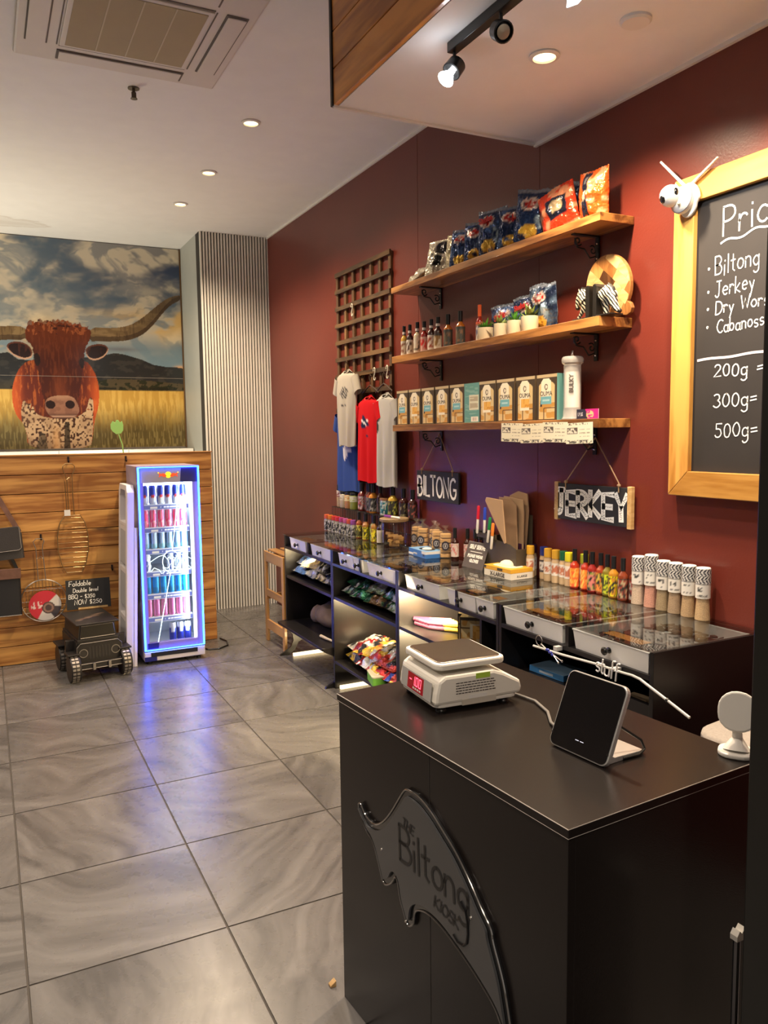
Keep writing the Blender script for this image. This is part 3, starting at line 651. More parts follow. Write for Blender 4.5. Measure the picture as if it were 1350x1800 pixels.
for y, tx in ((3.818, 'tall bottle of orange sauce with a dark label, nearer the small dark ones'), (3.690, 'tall bottle of orange sauce with a dark label, standing apart beside a gap')):
    bottle((2.33, y, Z2), tx, G2, .188, .025, GM('orange sauce', (.45, .14, .02)), CAPB, lab((.05, .055, .05), (.22, .12, .07), seed=17, b2=(.10, .09, .06)), rz=-1.15, lz=(.05, .55))
bottle((2.355, 3.541, Z2), 'red sauce bottle with a bright orange cap behind the first potted plant', G2, .20, .020, GM('red sauce', (.25, .012, .008)), mat('orange cap', (.75, .12, .03), .3), lab((.62, .56, .48), (.1, .1, .2), seed=19, bar=(.6, .1, .05)), rz=-1.1)
POT = mat('cream pot glaze', (.60, .50, .34), .55); SOIL = mat('potting soil', (.03, .018, .01), .9)
def plant(y, r, h, col, broad, label, seed):
    t = thing('potted_succulent', label, 'plant', (2.30, y, Z2), 0, 'small potted plants on the middle shelf'); rd = random.Random(seed)
    MB().lathe([(r*.94, 0), (r, .004), (r, h), (r*.88, h), (r*.88, h-.008), (0, h-.008)], 22).build('pot', POT, t, True)
    MB().lathe([(r*.86, h-.0075), (0, h-.006)], 14).build('soil', SOIL, t)
    m = MB()
    for k in range(16 if broad else 34):
        a = rd.uniform(0, 2*PI); o = rd.uniform(.25, 1); L_ = r*(1.75 if broad else 1.45)*rd.uniform(.7, 1.1); wd = r*(.27 if broad else .10)
        d = Vector((math.cos(a)*o, math.sin(a)*o, 1.15-o*.75)).normalized(); s_ = Vector((-math.sin(a), math.cos(a), 0)); b = Vector((math.cos(a)*r*.25*o, math.sin(a)*r*.25*o, h-.006))
        q = b+d*L_*.55; tp = b+d*L_+Vector((0, 0, .003)); n_ = d.cross(s_)*wd*.3
        m.add([b-s_*wd*.4, b+s_*wd*.4, q+s_*wd, q-s_*wd, tp, q-n_], [(0, 1, 2, 5), (0, 5, 3), (5, 2, 4), (3, 5, 4), (0, 3, 2, 1), (3, 4, 2)])
    m.build('leaves', col, t); return t
LG = mat('bright green leaf', (.09, .30, .03), .45, var=.4, vscale=60); LO = mat('olive green leaf', (.20, .27, .06), .45, var=.4, vscale=60)
plant(3.406, .040, .062, LG, False, 'cream pot with bright grassy leaves in front of the red sauce bottle', 1)
plant(3.275, .033, .066, LO, True, 'narrow cream pot with olive succulent leaves, second of the four plants', 2)
plant(3.160, .036, .066, LG, False, 'cream pot with bright green spikes, third of the four plants', 3)
plant(3.040, .041, .070, LO, True, 'largest cream pot with pointed olive leaves, nearest the zebras', 4)
packet(2.385, 3.335, Z2, .26, .175, .012, 41, blue_fn(41), 'dark blue crisp packet with red logo propped behind the potted plants', 'crisp packets on the middle shelf', lean=-.05, txt=('Simba', .35, .60, .15))
packet(2.382, 3.150, Z2, .24, .190, .013, 43, blue_fn(47), 'blue crisp packet with a second red logo propped behind the largest plant', 'crisp packets on the middle shelf', lean=-.05, txt=('Simba', .30, .68, .15))
packet(2.36, 3.005, Z2, .17, .215, .022, 45, blue_fn(52, (.015, .025, .06), (.09, .14, .22)), 'crumpled blue and silver packet standing tallest behind the plants', 'crisp packets on the middle shelf', R90+.1, lean=-.08)
# round patchwork chopping board
t = thing('chopping_board', 'round patchwork wooden chopping board with a stub handle leaning on the wall behind the zebras', 'board', (2.392, 2.595, Z2+.003))
W1 = wood('board oak', (.25, .10, .025), (.46, .21, .06), 2, 12, .4, False); W2 = wood('board maple', (.50, .30, .11), (.70, .47, .22), 1, 12, .4, False); W3 = wood('board walnut', (.06, .022, .007), (.17, .07, .022), 2, 12, .4, False)
cz, rr = .133, .131; pts = []
for k in range(40):
    a = math.radians(-62+k*7.9); pts.append((-rr*math.cos(a), cz+rr*math.sin(a)))
hd = [(.02*0-.075, .012), (-.098, .006), (-.115, .010), (-.122, .028), (-.115, .044), (-.104, .052)]
TB = Matrix.Rotation(-.09, 4, 'Y')
m = MB(); m.T = TB; body = m.prism(pts[::-1], 'x', -.018, 0).build('board_body', W1, t, bevel=.002)
m = MB(); m.T = TB; m.prism([(-.062, .010), (-.10, .004), (-.122, .012), (-.132, .030), (-.124, .050), (-.108, .062), (-.095, .075)], 'x', -.0178, 0).build('handle', W1, t, bevel=.002)
def clip_circle(P, r, cy0=0, cz0=0):
    n = 28; Q = P
    for k in range(n):
        a = 2*PI*k/n; nx, nz = math.cos(a), math.sin(a); out = []
        for i in range(len(Q)):
            p, q = Q[i-1], Q[i]; dp = (p[0]-cy0)*nx+(p[1]-cz0)*nz-r; dq = (q[0]-cy0)*nx+(q[1]-cz0)*nz-r
            if (dp <= 0) != (dq <= 0): t_ = dp/(dp-dq); out.append((p[0]+(q[0]-p[0])*t_, p[1]+(q[1]-p[1])*t_))
            if dq <= 0: out.append(q)
        Q = out
        if len(Q) < 3: return []
    return Q
def clipd(poly):   # keep inlay corners inside the disc
    out = []
    for y, z in poly:
        d = math.hypot(y, z-cz); k = min(1, (rr-.003)/d) if d > 0 else 1; out.append((y*k, cz+(z-cz)*k))
    return out
ca, sa = math.cos(.72), math.sin(.72); rd = random.Random(12)
for r_ in range(-3, 4):
    u0 = -.16+.02*(r_ % 3)
    while u0 < .15:
        L_ = rd.choice((.05, .065, .085)); v0 = r_*.043
        P = [(u0+.0004, v0+.0004), (u0+L_-.0004, v0+.0004), (u0+L_-.0004, v0+.0426), (u0+.0004, v0+.0426)]
        P = clip_circle([(a*ca-b*sa, cz+a*sa+b*ca) for a, b in P], rr-.003, 0, cz)
        if len(P) > 2:
            m = MB(); m.T = TB; m.prism(P, 'x', -.0187, -.017); m.build('inlay_block', rd.choice((W1, W2, W3, W1, W2)), t)
        u0 += L_
# zebra bookends
def zebra_mat():
    m, nt, b = nodes('zebra stripes'); N = nt.nodes; L = nt.links
    tc = N.new('ShaderNodeTexCoord'); wv = N.new('ShaderNodeTexWave'); wv.wave_type = 'BANDS'; wv.bands_direction = 'DIAGONAL'; wv.inputs['Scale'].default_value = 34; wv.inputs['Distortion'].default_value = 3.0; wv.inputs['Detail'].default_value = 1.0; wv.inputs['Detail Scale'].default_value = 1.2
    L.new(tc.outputs['Object'], wv.inputs['Vector']); rp = N.new('ShaderNodeValToRGB'); rp.color_ramp.interpolation = 'CONSTANT'
    rp.color_ramp.elements[0].color = (.01, .01, .01, 1); rp.color_ramp.elements[1].color = (.66, .60, .44, 1); rp.color_ramp.elements[1].position = .47
    L.new(wv.outputs['Fac'], rp.inputs[0]); L.new(rp.outputs[0], b.inputs['Base Color']); b.inputs['Roughness'].default_value = .35; return m
ZM = zebra_mat(); NB = mat('bookend black', (.012, .010, .008), .35)
def zebra(y, s, graze, label):
    t = thing('zebra_bookend', label, 'bookend', (2.29, y, Z2), R90, 'zebra bookends')
    MB().box(-.095 if s < 0 else 0, 0 if s < 0 else .105, -.035, .035, 0, .006).build('base', NB, t, bevel=.001)
    MB().prism([(0, .006), (s*.020, .006), (s*.022, .122), (s*.012, .134), (0, .130)], 'y', -.032, .032).build('upright', NB, t, bevel=.002)
    m = MB(); k = s; m.T = Matrix.Translation((s*.034, 0, 0))
    if not graze:
        neck = [(k*.006, 0, .075), (k*.022, 0, .098), (k*.040, 0, .112), (k*.055, 0, .104)]; m.tube(neck, [.034, .030, .022, .016], 12)
        m.tube([(k*.050, 0, .108), (k*.062, 0, .088), (k*.070, 0, .066), (k*.071, 0, .056)], [.016, .015, .011, .009], 10)
        m.tube([(k*.006, 0, .09), (k*.012, 0, .055), (k*.016, 0, .03)], [.030, .028, .018], 12)
        m.tube([(k*.018, -.014, .045), (k*.034, -.015, .022), (k*.052, -.015, .006)], [.011, .007, .006], 8); m.tube([(k*.010, .014, .05), (k*.012, .015, .006)], [.011, .006], 8)
    else:
        m.tube([(k*.006, 0, .078), (k*.024, 0, .092), (k*.044, 0, .078), (k*.054, 0, .052), (k*.062, 0, .034)], [.036, .034, .026, .018, .015], 12)
        m.tube([(k*.058, 0, .042), (k*.072, 0, .024), (k*.088, 0, .011)], [.016, .013, .009], 10)
        m.tube([(k*.008, 0, .08), (k*.012, 0, .045), (k*.014, 0, .006)], [.030, .018, .010], 10)
    bd = m.build('zebra_body', ZM, t, True)
    e = MB(); e.T = m.T
    hx, hz = (k*.052, .116) if not graze else (k*.056, .052)
    for sy in (-1, 1): e.tube([(hx, sy*.010, hz), (hx-k*.006, sy*.015, hz+.018)], [.006, .001], 6)
    e.build('ears', ZM, bd)
    mzl = MB(); mzl.T = m.T; mzl.ell((k*.071, 0, .056) if not graze else (k*.088, 0, .012), (.010, .010, .009), 10, 6).build('muzzle', NB, bd, True)
    mn = MB(); mn.T = m.T
    P = [(k*.004, 0, .108), (k*.022, 0, .130), (k*.044, 0, .136), (k*.060, 0, .120)] if not graze else [(k*.004, 0, .112), (k*.026, 0, .128), (k*.052, 0, .108), (k*.070, 0, .070)]
    mn.tube(P, [.004, .006, .006, .003], 6); mn.build('mane', NB, bd)
zebra(2.590, -1, False, 'striped zebra bookend with lowered head facing away from the camera side, left of the pair')
zebra(2.567, 1, True, 'striped zebra bookend grazing towards the shelf end, right of the pair')

# ---- lowest shelf: rusk boxes
Z3 = SH[2]
TEAL = mat('teal card', (.10, .26, .24), .55); BOXD = mat('dark brown card', (.07, .045, .025), .5)
def rusk_fn(teal):
    acc = (.16, .40, .45) if teal else (.72, .40, .09)
    def fn(u, v):
        c = solid(u, (.055, .036, .020)); c = over(c, rectm(u, v, 0, 1, .93, 1), (.50, .38, .22))
        win = ((np.abs(u-.5) < .40) & (v > .03) & (v < .72)).astype(float); win = np.maximum(win, discm(u, v, .5, .72, .40, .14))
        c = over(c, win, (.62, .46, .22)); rk = (vnoise(u*5, v*9, 3 if teal else 8) > .5)
        c = over(c, win*rk*(v < .38), (.52, .27, .06)); c = over(c, win*(np.abs(u-.36) < .03)*(v < .27), (.12, .06, .02)); c = over(c, win*(np.abs(v-.27) < .012)*(u > .36), (.15, .07, .03))
        tg = ((np.abs(u-.47) < .25) & (v > .42) & (v < .84)).astype(float); tg = np.maximum(tg, ((np.abs(u-.47) < .25-(v-.84)*1.6) & (v >= .84) & (v < .91)).astype(float))
        if not teal: tg = np.maximum(tg, ((np.abs(u-.47) < .25) & (v > .24) & (v < .5)).astype(float))
        c = over(c, tg, (.80, .72, .55)); c = over(c, discm(u, v, .47, .73, .085, .065)-discm(u, v, .47, .73, .05, .04), (.12, .09, .07)); c = over(c, rectm(u, v, .44, .50, .66, .69), (.12, .09, .07))
        if teal: c = over(c, rectm(u, v, .18, .27, .30, .44), (.03, .02, .02)); c = over(c, rectm(u, v, .20, .74, .35, .52), acc); c = over(c, rectm(u, v, .30, .64, .42, .46), (.4, .6, .62))
        else: c = over(c, rectm(u, v, .26, .70, .30, .50), acc); c = over(c, (vnoise(u*14, v*20, 4) > .6)*rectm(u, v, .26, .70, .30, .50), (.60, .28, .04))
        return c
    return fn
def back_fn(u, v):
    c = solid(u, (.12, .30, .27)); c = over(c, (vnoise(u*2, v*30, 5) > .62)*rectm(u, v, .08, .9, .1, .95), (.2, .38, .34)); c = over(c, rectm(u, v, .33, .95, .32, .70), (.62, .60, .45)); c = over(c, (vnoise(u*2+3, v*34, 2) > .5)*rectm(u, v, .38, .9, .34, .68), (.42, .36, .25))
    c = over(c, rectm(u, v, .45, .92, .03, .15), (.8, .75, .65)); return over(c, rectm(u, v, .56, .84, .045, .13)*(np.sin(u*120) > 0), (.25, .08, .05))
INK = mat('print ink', (.05, .04, .035), .6)
rk = {}
for k, nm in ((0, 'teal'), (1, 'orange')):
    rk[k] = grid_mesh('front_print', np.stack([(np.linspace(0, 1, 44)[None, :]-.5)*np.ones((96, 1))*.142, np.full((96, 44), -.0302), (np.linspace(0, 1, 96)[:, None]*np.ones((1, 44)))*.204], -1), rusk_fn(k == 0)(*np.meshgrid(np.linspace(0, 1, 44), np.linspace(0, 1, 96))), PRINT)
bxm = MB().box(-.0715, .0715, -.030, .040, 0, .205, [2, 1, 2, 0, 2, 2]).mesh('carton', [TEAL, mat('box top card', (.50, .38, .22), .6), BOXD])
bxt = MB().box(-.0715, .0715, -.030, .055, 0, .205, [2, 1, 2, 0, 0, 0]).mesh('carton', [TEAL, mat('box top card', (.50, .38, .22), .6), BOXD])
bk_me = grid_mesh('back_print', np.stack([(np.linspace(0, 1, 60)[None, :]-.5)*np.ones((96, 1))*.141, np.full((96, 60), -.0302), (np.linspace(0, 1, 96)[:, None]*np.ones((1, 60)))*.203], -1), back_fn(*np.meshgrid(np.linspace(0, 1, 60), np.linspace(0, 1, 96))), PRINT)
ords = ['first', 'second', 'third', 'fourth', 'fifth', 'sixth', 'seventh', 'eighth', 'ninth', 'tenth']
def rusk_box(x, y, z, kind, label, group, rz=R90, teal=False):
    t = thing('rusk_box', label, 'box', (x, y, z), rz, group)
    link('carton', bxt if teal else bxm, t)
    if kind < 2:
        link('front_print', rk[kind], t)
        ptext('lettering', 'OUMA', .029, face_front(-.004, -.0306, .110 if kind == 0 else .109), INK, t, .0002)
    else: link('back_print', bk_me, t)
    return t
ys = [(4.246, 0), (4.093, 1), (3.940, 0), (3.783, 1), (3.627, 0), (3.483, 2), (3.341, 1), (3.187, 0), (3.028, 1), (2.870, 0)]
for i, (y, k) in enumerate(ys):
    what = ['rusk carton with teal tag', 'rusk carton with orange biscuit tag', 'rusk carton turned to its teal barcoded back'][k]
    rusk_box(2.297, y, Z3, k, f'{what}, {ords[i]} of ten from the trellis', 'rusk boxes on the lowest shelf', teal=(i == 9 or k == 2))
sd = MB().box(-.0665, .0665, -.03, .03, 0, .2, 0)
# salt mill, pink card, tickets
t = thing('salt_mill', 'tall clear acrylic salt mill filled with white salt beside the last rusk box', 'salt mill', (2.305, 2.742, Z3), -.9)
ACR = glassmat('acrylic', (.93, .92, .90), 1.49, .05, .30, (.85, .83, .78))
MB().lathe([(.045, 0), (.046, .004), (.040, .012), (.038, .05), (.038, .235), (.034, .238)], 24, caps=False).build('tube', ACR, t, True)
MB().lathe([(.033, .052), (.033, .205), (0, .208)], 20).build('salt', mat('white salt', (.80, .76, .68), .9, bump=.5, bscale=900), t, True)
MB().lathe([(.006, .01), (.008, .05), (.005, .052)], 10).build('spindle', CHROME, t, True)
MB().lathe([(.038, .236), (.047, .244), (.049, .256), (.045, .268), (.040, .272), (0, .274)], 14, caps=False).build('head', ACR, t, True)
MB().lathe([(.005, .27), (.008, .278), (.004, .288), (.005, .296), (0, .298)], 12).build('knob', CHROME, t, True)
ptext('lettering', 'BULKY', .026, Matrix.Translation((.012, -.0392, .115)) @ Matrix.Rotation(PI/2, 4, 'X') @ Matrix.Rotation(PI/2, 4, 'Z'), INK, t, .0003, 'LEFT', bold=.0008)
def card_fn(u, v):
    c = solid(u, (.75, .02, .20)); c = over(c, rectm(u, v, 0, .5-.0, 0, 1)*(u+v*.18 < .58), (.02, .02, .04)); c = over(c, discm(u, v, .62, .45, .17, .38)*(vnoise(u*12, v*8, 3) > .35), (.80, .45, .22)); return over(c, rectm(u, v, .06, .3, .35, .7)*(vnoise(u*20, v*6, 2) > .5), (.45, .42, .45))
t = thing('postcard', 'small pink and black card standing at the near end of the lowest shelf', 'card', (2.285, 2.62, Z3), R90)
MB().box(-.068, .068, 0, .0012, 0, .042).build('card', PLASTW, t); sheet('print', .136, .042, 44, 18, card_fn, PRINT, t, Matrix.Translation((0, -.0004, 0)))
def ticket_fn(u, v):
    c = solid(u, (.76, .70, .52)); c = over(c, rectm(u, v, .02, .98, .02, .17)*(fbm(u*18, v*12, 3) > .47), (.10, .09, .07)); c = over(c, rectm(u, v, .1, .9, .88, .98)*(vnoise(u*26, v*8, 6) > .55), (.15, .12, .08))
    c = over(c, rectm(u, v, .04, .45, .46, .78), (.10, .08, .06)); c = over(c, rectm(u, v, .07, .42, .50, .74)*(vnoise(u*24, v*16, 9) > .45), (.7, .64, .5))
    return over(c, ((np.abs(v-.66) < .02) | (np.abs(v-.5) < .02) | (np.abs(v-.33) < .02)) & (u > .52) & (u < .9) & (vnoise(u*30, v*3, 2) > .35), (.35, .3, .22))
tk = grid_mesh('print', np.stack([(np.linspace(0, 1, 54)[None, :]-.5)*np.ones((34, 1))*.168, np.full((34, 54), -.0006), np.linspace(0, 1, 34)[:, None]*np.ones((1, 54))*.088], -1), ticket_fn(*np.meshgrid(np.linspace(0, 1, 54), np.linspace(0, 1, 34))), PRINT)
tb = MB().box(-.084, .084, 0, .0008, 0, .088).mesh('paper', PLASTW)
for i, y in enumerate((3.100, 2.942, 2.778, 2.615)):
    t = thing('gift_voucher', f'cream printed voucher hanging off the lowest shelf edge, {ords[i]} of four from the far side', 'voucher', (2.242-.0012*i, y, 1.555), R90, 'vouchers along the lowest shelf edge')
    link('paper', tb, t); link('print', tk, t); t.rotation_euler = (0, (.022, -.018, .012, -.03)[i], R90); t.location.z = 1.555+(.003, -.002, .002, -.003)[i]

# ---- hanging signs
ROPE = mat('jute rope', (.48, .30, .16), .8, bump=.6, bscale=900)
SLATE = mat('blackboard', (.016, .016, .018), .65, bump=.1)
def hang_sign(label, y, z0, z1, w, apz, kn, word, lw, hh, sx, strips, seed, slant=0):
    t = thing('hanging_sign', label, 'sign', (2.405, y, z0), R90, 'chalk signs hung under the lowest shelf'); H = z1-z0
    m = MB().box(-w/2, w/2, -.008, .006, 0, H).build('board', SLATE, t, bevel=.0015)
    if strips:
        for s in (-1, 1): MB().box(s*w/2-.012, s*w/2+.012, -.012, .008, -.006, H+.006).build('edge_strip', W2, t, bevel=.002)
    rp = MB()
    for s in (-1, 1):
        rp.tube([(s*kn, -.009, H-.022), (s*kn*1.0, -.010, H+.004), (s*kn*.98, -.004, H+.016), (0, .012, apz-z0)], .0028, 6)
    o = rp.build('rope', ROPE, t)
    for s in (-1, 1): MB().ell((s*kn, -.008, H+.008), (.009, .008, .008), 8, 6).build('knot', ROPE, o, True)
    ls, L_ = strokes(word, hh, slant, .16, .05, seed); m = MB(); T = face_front(-L_*sx/2, -.0085, (H-hh)/2-.002) @ Matrix.Diagonal((sx, 1, 1, 1))
    ribbons(m, ls, lw, T); o = m.build('lettering', CHALK, t)
    return t, ls, T
hang_sign('black chalk sign reading BILTONG on a jute rope', 4.065, 1.195, 1.375, .485, 1.60, .178, 'BILTONG', .017, .115, .86, False, 3)
t, ls, T = hang_sign('black sign reading JERKEY in scribbled letters with pale end strips', 2.718, 1.197, 1.364, .475, 1.575, .172, 'JERKEY', .027, .108, 1.08, True, 5)
m = MB(); rd = random.Random(4)
for l in ls:
    for i in range(len(l)-1):
        a, b = Vector(l[i]), Vector(l[i+1]); n = max(1, int((b-a).length/.008))
        for k in range(n):
            p = a.lerp(b, (k+.5)/n); q = Vector((rd.uniform(-1, 1), rd.uniform(-.5, .5)))*.009; ribbons(m, [[tuple(p-q), tuple(p+q)]], .0016, T, th=.0011)
m.build('scribbles', SLATE, t)

# ---- trellis, hooks, hangers, shirts
TREL = wood('dark stained trellis', (.045, .022, .007), (.15, .075, .022), 1, 9, .6, False)
TRELV = wood('stained trellis upright', (.07, .03, .010), (.22, .11, .035), 2, 9, .6, False)
t = thing('trellis', 'dark wooden lattice trellis fixed to the maroon wall above the shirts', 'trellis', (2.405, 5.10, 0))
for k, y in enumerate((5.527, 5.387, 5.248, 5.108, 4.956, 4.82, 4.671)): MB().box(.004, .020, y-5.10-.017, y-5.10+.017, 1.70, 2.782).build('upright', TRELV, t)
for k, z in enumerate((2.786, 2.664, 2.54, 2.416, 2.292, 2.168, 2.044, 1.919, 1.795)): MB().box(-.010, .0035, -.457+.002*k, .437+.002*k, z-.030, z).build('slat', TREL, t)
IVORY = mat('ivory hook', (.70, .64, .50), .4)
def s_hook(y, z, label):
    p = [(0, .012*math.sin(a), .018-.0+.016*math.cos(a)*0+ .014*math.cos(a)) for a in [math.radians(q) for q in range(-60, 181, 24)]]
    up = [(-.006, -.016*math.cos(math.radians(a)), .022+.016*math.sin(math.radians(a))) for a in range(-20, 200, 22)]
    lo = [(-.006-.004, .014+.016*math.cos(math.radians(a)), -.022+.016*math.sin(math.radians(a))) for a in range(180, 380, 22)]
    path = [(.0, q[1]*.8, q[2]) for q in up[::1]]; path2 = [(-.008, -.013-.0+.016*math.cos(math.radians(a))*1.0-.0, -.022+.016*math.sin(math.radians(a))) for a in range(20, -200, -22)]
    P = [(0, .016, .020), (0, .014, .034), (0, .002, .042), (0, -.010, .034), (0, -.010, .016), (0, -.002, .0), (0, .008, -.014), (0, .008, -.030), (0, -.002, -.040), (0, -.014, -.034), (0, -.016, -.022)]
    o = MB().tube([(x, y_, z_*1.05) for x, y_, z_ in P], .0042, 8).build('s_hook', IVORY, None, True); o.location = (2.386, y, z-.03); tag(o, label, 'hook', 'ivory hooks on the trellis')
s_hook(5.213, 2.51, 'ivory S-shaped hook hanging empty high on the trellis')
s_hook(4.865, 2.035, 'ivory S-shaped hook just above the red shirt')
s_hook(4.675, 2.035, 'ivory S-shaped hook above the light grey shirt')
HANG = mat('dark hanger', (.05, .025, .012), .4)
def hanger(x, y, z, label, w=.30):
    o = MB().tube([(0, -.012, .045), (0, -.014, .062), (0, 0, .072), (0, .013, .062), (0, .012, .048), (0, 0, .030), (0, 0, .0)], .0028, 6).tube([(0, -w/2, -.055), (0, -w*.25, -.022), (0, 0, 0), (0, w*.25, -.022), (0, w/2, -.055)], .005, 8).build('coat_hanger', HANG, None, True)
    o.location = (x, y, z); tag(o, label, 'hanger', 'hangers holding the shirts'); return o
def shirt(x, y, z, L_, wt, wb, fn, label, m, sl=.11, dep=.035, seed=1, rz=R90):
    """tee on a hanger: z is the neck, a single tube with folds plus two sleeves"""
    t = thing('t_shirt', label, 'shirt', (x, y, z), rz, 'shirts hanging from the trellis')
    nu, nv = 65, 40; u, v = np.meshgrid(np.linspace(0, 1, nu), np.linspace(0, 1, nv)); a = u*2*PI
    hw_ = np.interp(v, [0, .03, .08, .16, .35, 1], [.24, .55, .92, 1, .93, wb/wt])*wt/2; dp = np.interp(v, [0, .1, .3, 1], [.018, dep*.8, dep, dep*.9])
    fold = .009*np.sin(a*7+seed+v*1.5)*sstep(.15, .8, v)+.004*np.sin(a*12+seed*2)*v
    X = np.cos(a)*(hw_+fold*.4); Y = np.sin(a)*(dp+fold); Zz = -v*L_-.012*np.sin(a)*-1*(v < .02)
    Zz = Zz+np.where((v < .05) & (np.sin(a) < 0), -.022*(1-v/.05), 0)+.006*np.sin(a*3+seed)*(v > .95)
    uu = (X/(wt/2)+1)/2; front = (np.sin(a) < 0)
    col = fn(uu, v, front); b = link('shirt_body', grid_mesh('shirt_body', np.stack([X, Y, Zz], -1), col, m), t)
    for s in (-1, 1):
        nu2, nv2 = 21, 8; u2, v2 = np.meshgrid(np.linspace(0, 1, nu2), np.linspace(0, 1, nv2)); a2 = u2*2*PI
        cx = s*(wt*.40+sl*.46*v2); cz_ = -.055-.0*v2-sl*.95*v2; hh2 = .05-.006*v2
        Px = cx+s*hh2*.80*np.cos(a2); Pz = cz_+hh2*.30*np.cos(a2)*-1*0+(-.42*hh2*np.cos(a2)*1.0)*-1; Py = np.sin(a2)*(.028-.004*v2)
        cc = fn(u2*0+.02, v2*0+.5, front[:8, :21] & False); link('sleeve', grid_mesh('sleeve', np.stack([Px, Py, Pz], -1), cc, m), t)
    ring = MB().tube([(.24*wt/2*math.cos(q)*1.02, .018*math.sin(q), -.004-(.022 if math.sin(q) < 0 else 0)*abs(math.sin(q))) for q in [k*2*PI/20 for k in range(20)]], .0045, 6, closed=True)
    ring.build('collar', CLOTHC[label.split()[0]], t, True); return t
CLOTHC = {}
def tee(base, dark, kind):
    def fn(u, v, front):
        c = solid(u, base); f = front.astype(float)
        if kind == 'stripes':
            c = over(c, f*discm(u, v, .55, .30, .20, .075)*((np.sin((u*1.2+v*1.9)*50) > -.2)), dark); c = over(c, f*rectm(u, v, .44, .62, .46, .475)*(vnoise(u*40, v*5, 2) > .3), dark); c = over(c, f*rectm(u, v, .40, .58, .50, .508)*(vnoise(u*50, v*5, 3) > .3), (.35, .33, .3))
        if kind == 'bok':
            c = over(c, f*discm(u, v, .50, .31, .17, .05), (.75, .70, .68)); c = over(c, f*discm(u, v, .50, .33, .19, .05)*(vnoise(u*11, v*16, 5) > .35), dark); c = over(c, f*discm(u, v, .44, .25, .07, .035), dark); c = over(c, f*rectm(u, v, .5, .66, .455, .465), dark)
        if kind == 'bird':
            c = over(c, f*discm(u, v, .60, .50, .20, .04), (.75, .72, .70)); c = over(c, f*discm(u, v, .55, .55, .10, .07)*(vnoise(u*9, v*14, 2) > .3), (.75, .72, .70))
        if kind == 'side':
            c = over(c, f*discm(u, v, .22, .36, .14, .07), dark); c = over(c, f*rectm(u, v, .1, .3, .50, .51), dark); c = over(c, f*rectm(u, v, .05, .35, .55, .56)*(vnoise(u*30, v, 3) > .4), dark)
        return c
    return fn
CLOTH = vcmat('cotton cloth', .9, spec=.1)
CLOTHC.update({'beige-grey': mat('collar beige', (.42, .38, .31), .9), 'royal-blue': mat('collar blue', (.035, .06, .22), .9), 'bright': mat('collar red', (.50, .010, .012), .9), 'light': mat('collar grey', (.43, .41, .37), .9)})
shirt(2.372, 5.30, 1.79, .60, .37, .40, tee((.035, .07, .24), (.7, .7, .7), 'bird'), 'royal-blue T-shirt with a white figure hanging behind the beige one', CLOTH, dep=.030, seed=4)
shirt(2.312, 5.16, 2.05, .53, .34, .25, tee((.42, .38, .31), (.02, .02, .03), 'stripes'), 'beige-grey T-shirt with a striped dark figure, hung highest on the trellis', CLOTH, dep=.034, seed=1)
shirt(2.335, 4.86, 1.855, .575, .33, .34, tee((.52, .008, .012), (.015, .02, .06), 'bok'), 'bright red T-shirt with a dark blue animal print', CLOTH, dep=.032, seed=2)
shirt(2.345, 4.625, 1.86, .60, .31, .29, tee((.43, .41, .37), (.03, .03, .03), 'side'), 'light grey T-shirt nearest the shelves, its print partly covered', CLOTH, dep=.028, seed=3)
hanger(2.312, 5.16, 2.045, 'dark hanger under the beige-grey T-shirt', .26); hanger(2.372, 5.30, 1.785, 'dark hanger under the royal-blue T-shirt', .28)
hanger(2.350, 4.86, 1.93, 'dark hanger between the hook and the red T-shirt', .26); hanger(2.350, 4.655, 1.93, 'dark hanger between the hook and the light grey T-shirt', .24)

# ---- price board and camera
FRW = wood('honey pine frame', (.40, .17, .028), (.62, .32, .075), 2, 8, .35, False, 11, .3); FRH = wood('honey pine rail', (.40, .17, .028), (.62, .32, .075), 1, 8, .35, False, 11, .3)
t = thing('price_board', 'framed chalkboard price list in a honey pine frame on the maroon wall', 'chalkboard', (2.412, 0, 0))
Y0, Y1, ZB, ZT, FW = 1.20, 2.262, 1.352, 2.535, .095
MB().box(-.010, .008, Y0+.05, Y1-.05, ZB+.05, ZT-.05).build('slate', mat('chalky blackboard', (.017, .013, .011), .75, var=.5, vscale=5), t)
for nm, q, ax in (('stile', [(Y1, ZB), (Y1, ZT), (Y1-FW, ZT-FW), (Y1-FW, ZB+FW)], FRW), ('stile', [(Y0, ZB), (Y0, ZT), (Y0+FW, ZT-FW), (Y0+FW, ZB+FW)], FRW), ('rail', [(Y0, ZB), (Y1, ZB), (Y1-FW, ZB+FW), (Y0+FW, ZB+FW)], FRH), ('rail', [(Y0, ZT), (Y1, ZT), (Y1-FW, ZT-FW), (Y0+FW, ZT-FW)], FRH)):
    MB().prism(q, 'x', -.030, .012).build(nm, ax, t, bevel=.003)
def wall_write(word, y, z, h, wd, sx=.8, slope=0., parent=None, x=-.0105, seed=1, jig=.03, name='chalk_writing'):
    ls, L_ = strokes(word, h, .05, .16, jig, seed); m = MB()
    T = Matrix.Translation((x, y, z)) @ rotz(R90) @ Matrix.Rotation(PI/2, 4, 'X') @ Matrix.Rotation(slope, 4, 'Z') @ Matrix.Diagonal((sx, 1, 1, 1))
    ribbons(m, ls, wd, T, th=.0007); return m.build(name, CHALK, parent)
wall_write('Prices', 2.050, 2.294, .100, .0070, .95, .05, t, seed=1)
m = MB(); T = Matrix.Translation((-.0105, 2.058, 2.268)) @ rotz(R90) @ Matrix.Rotation(PI/2, 4, 'X'); ribbons(m, [[(x*.01, .006*math.sin(x*.55)+x*.0011) for x in range(0, 34)]], .007, T); m.build('chalk_underline', CHALK, t)
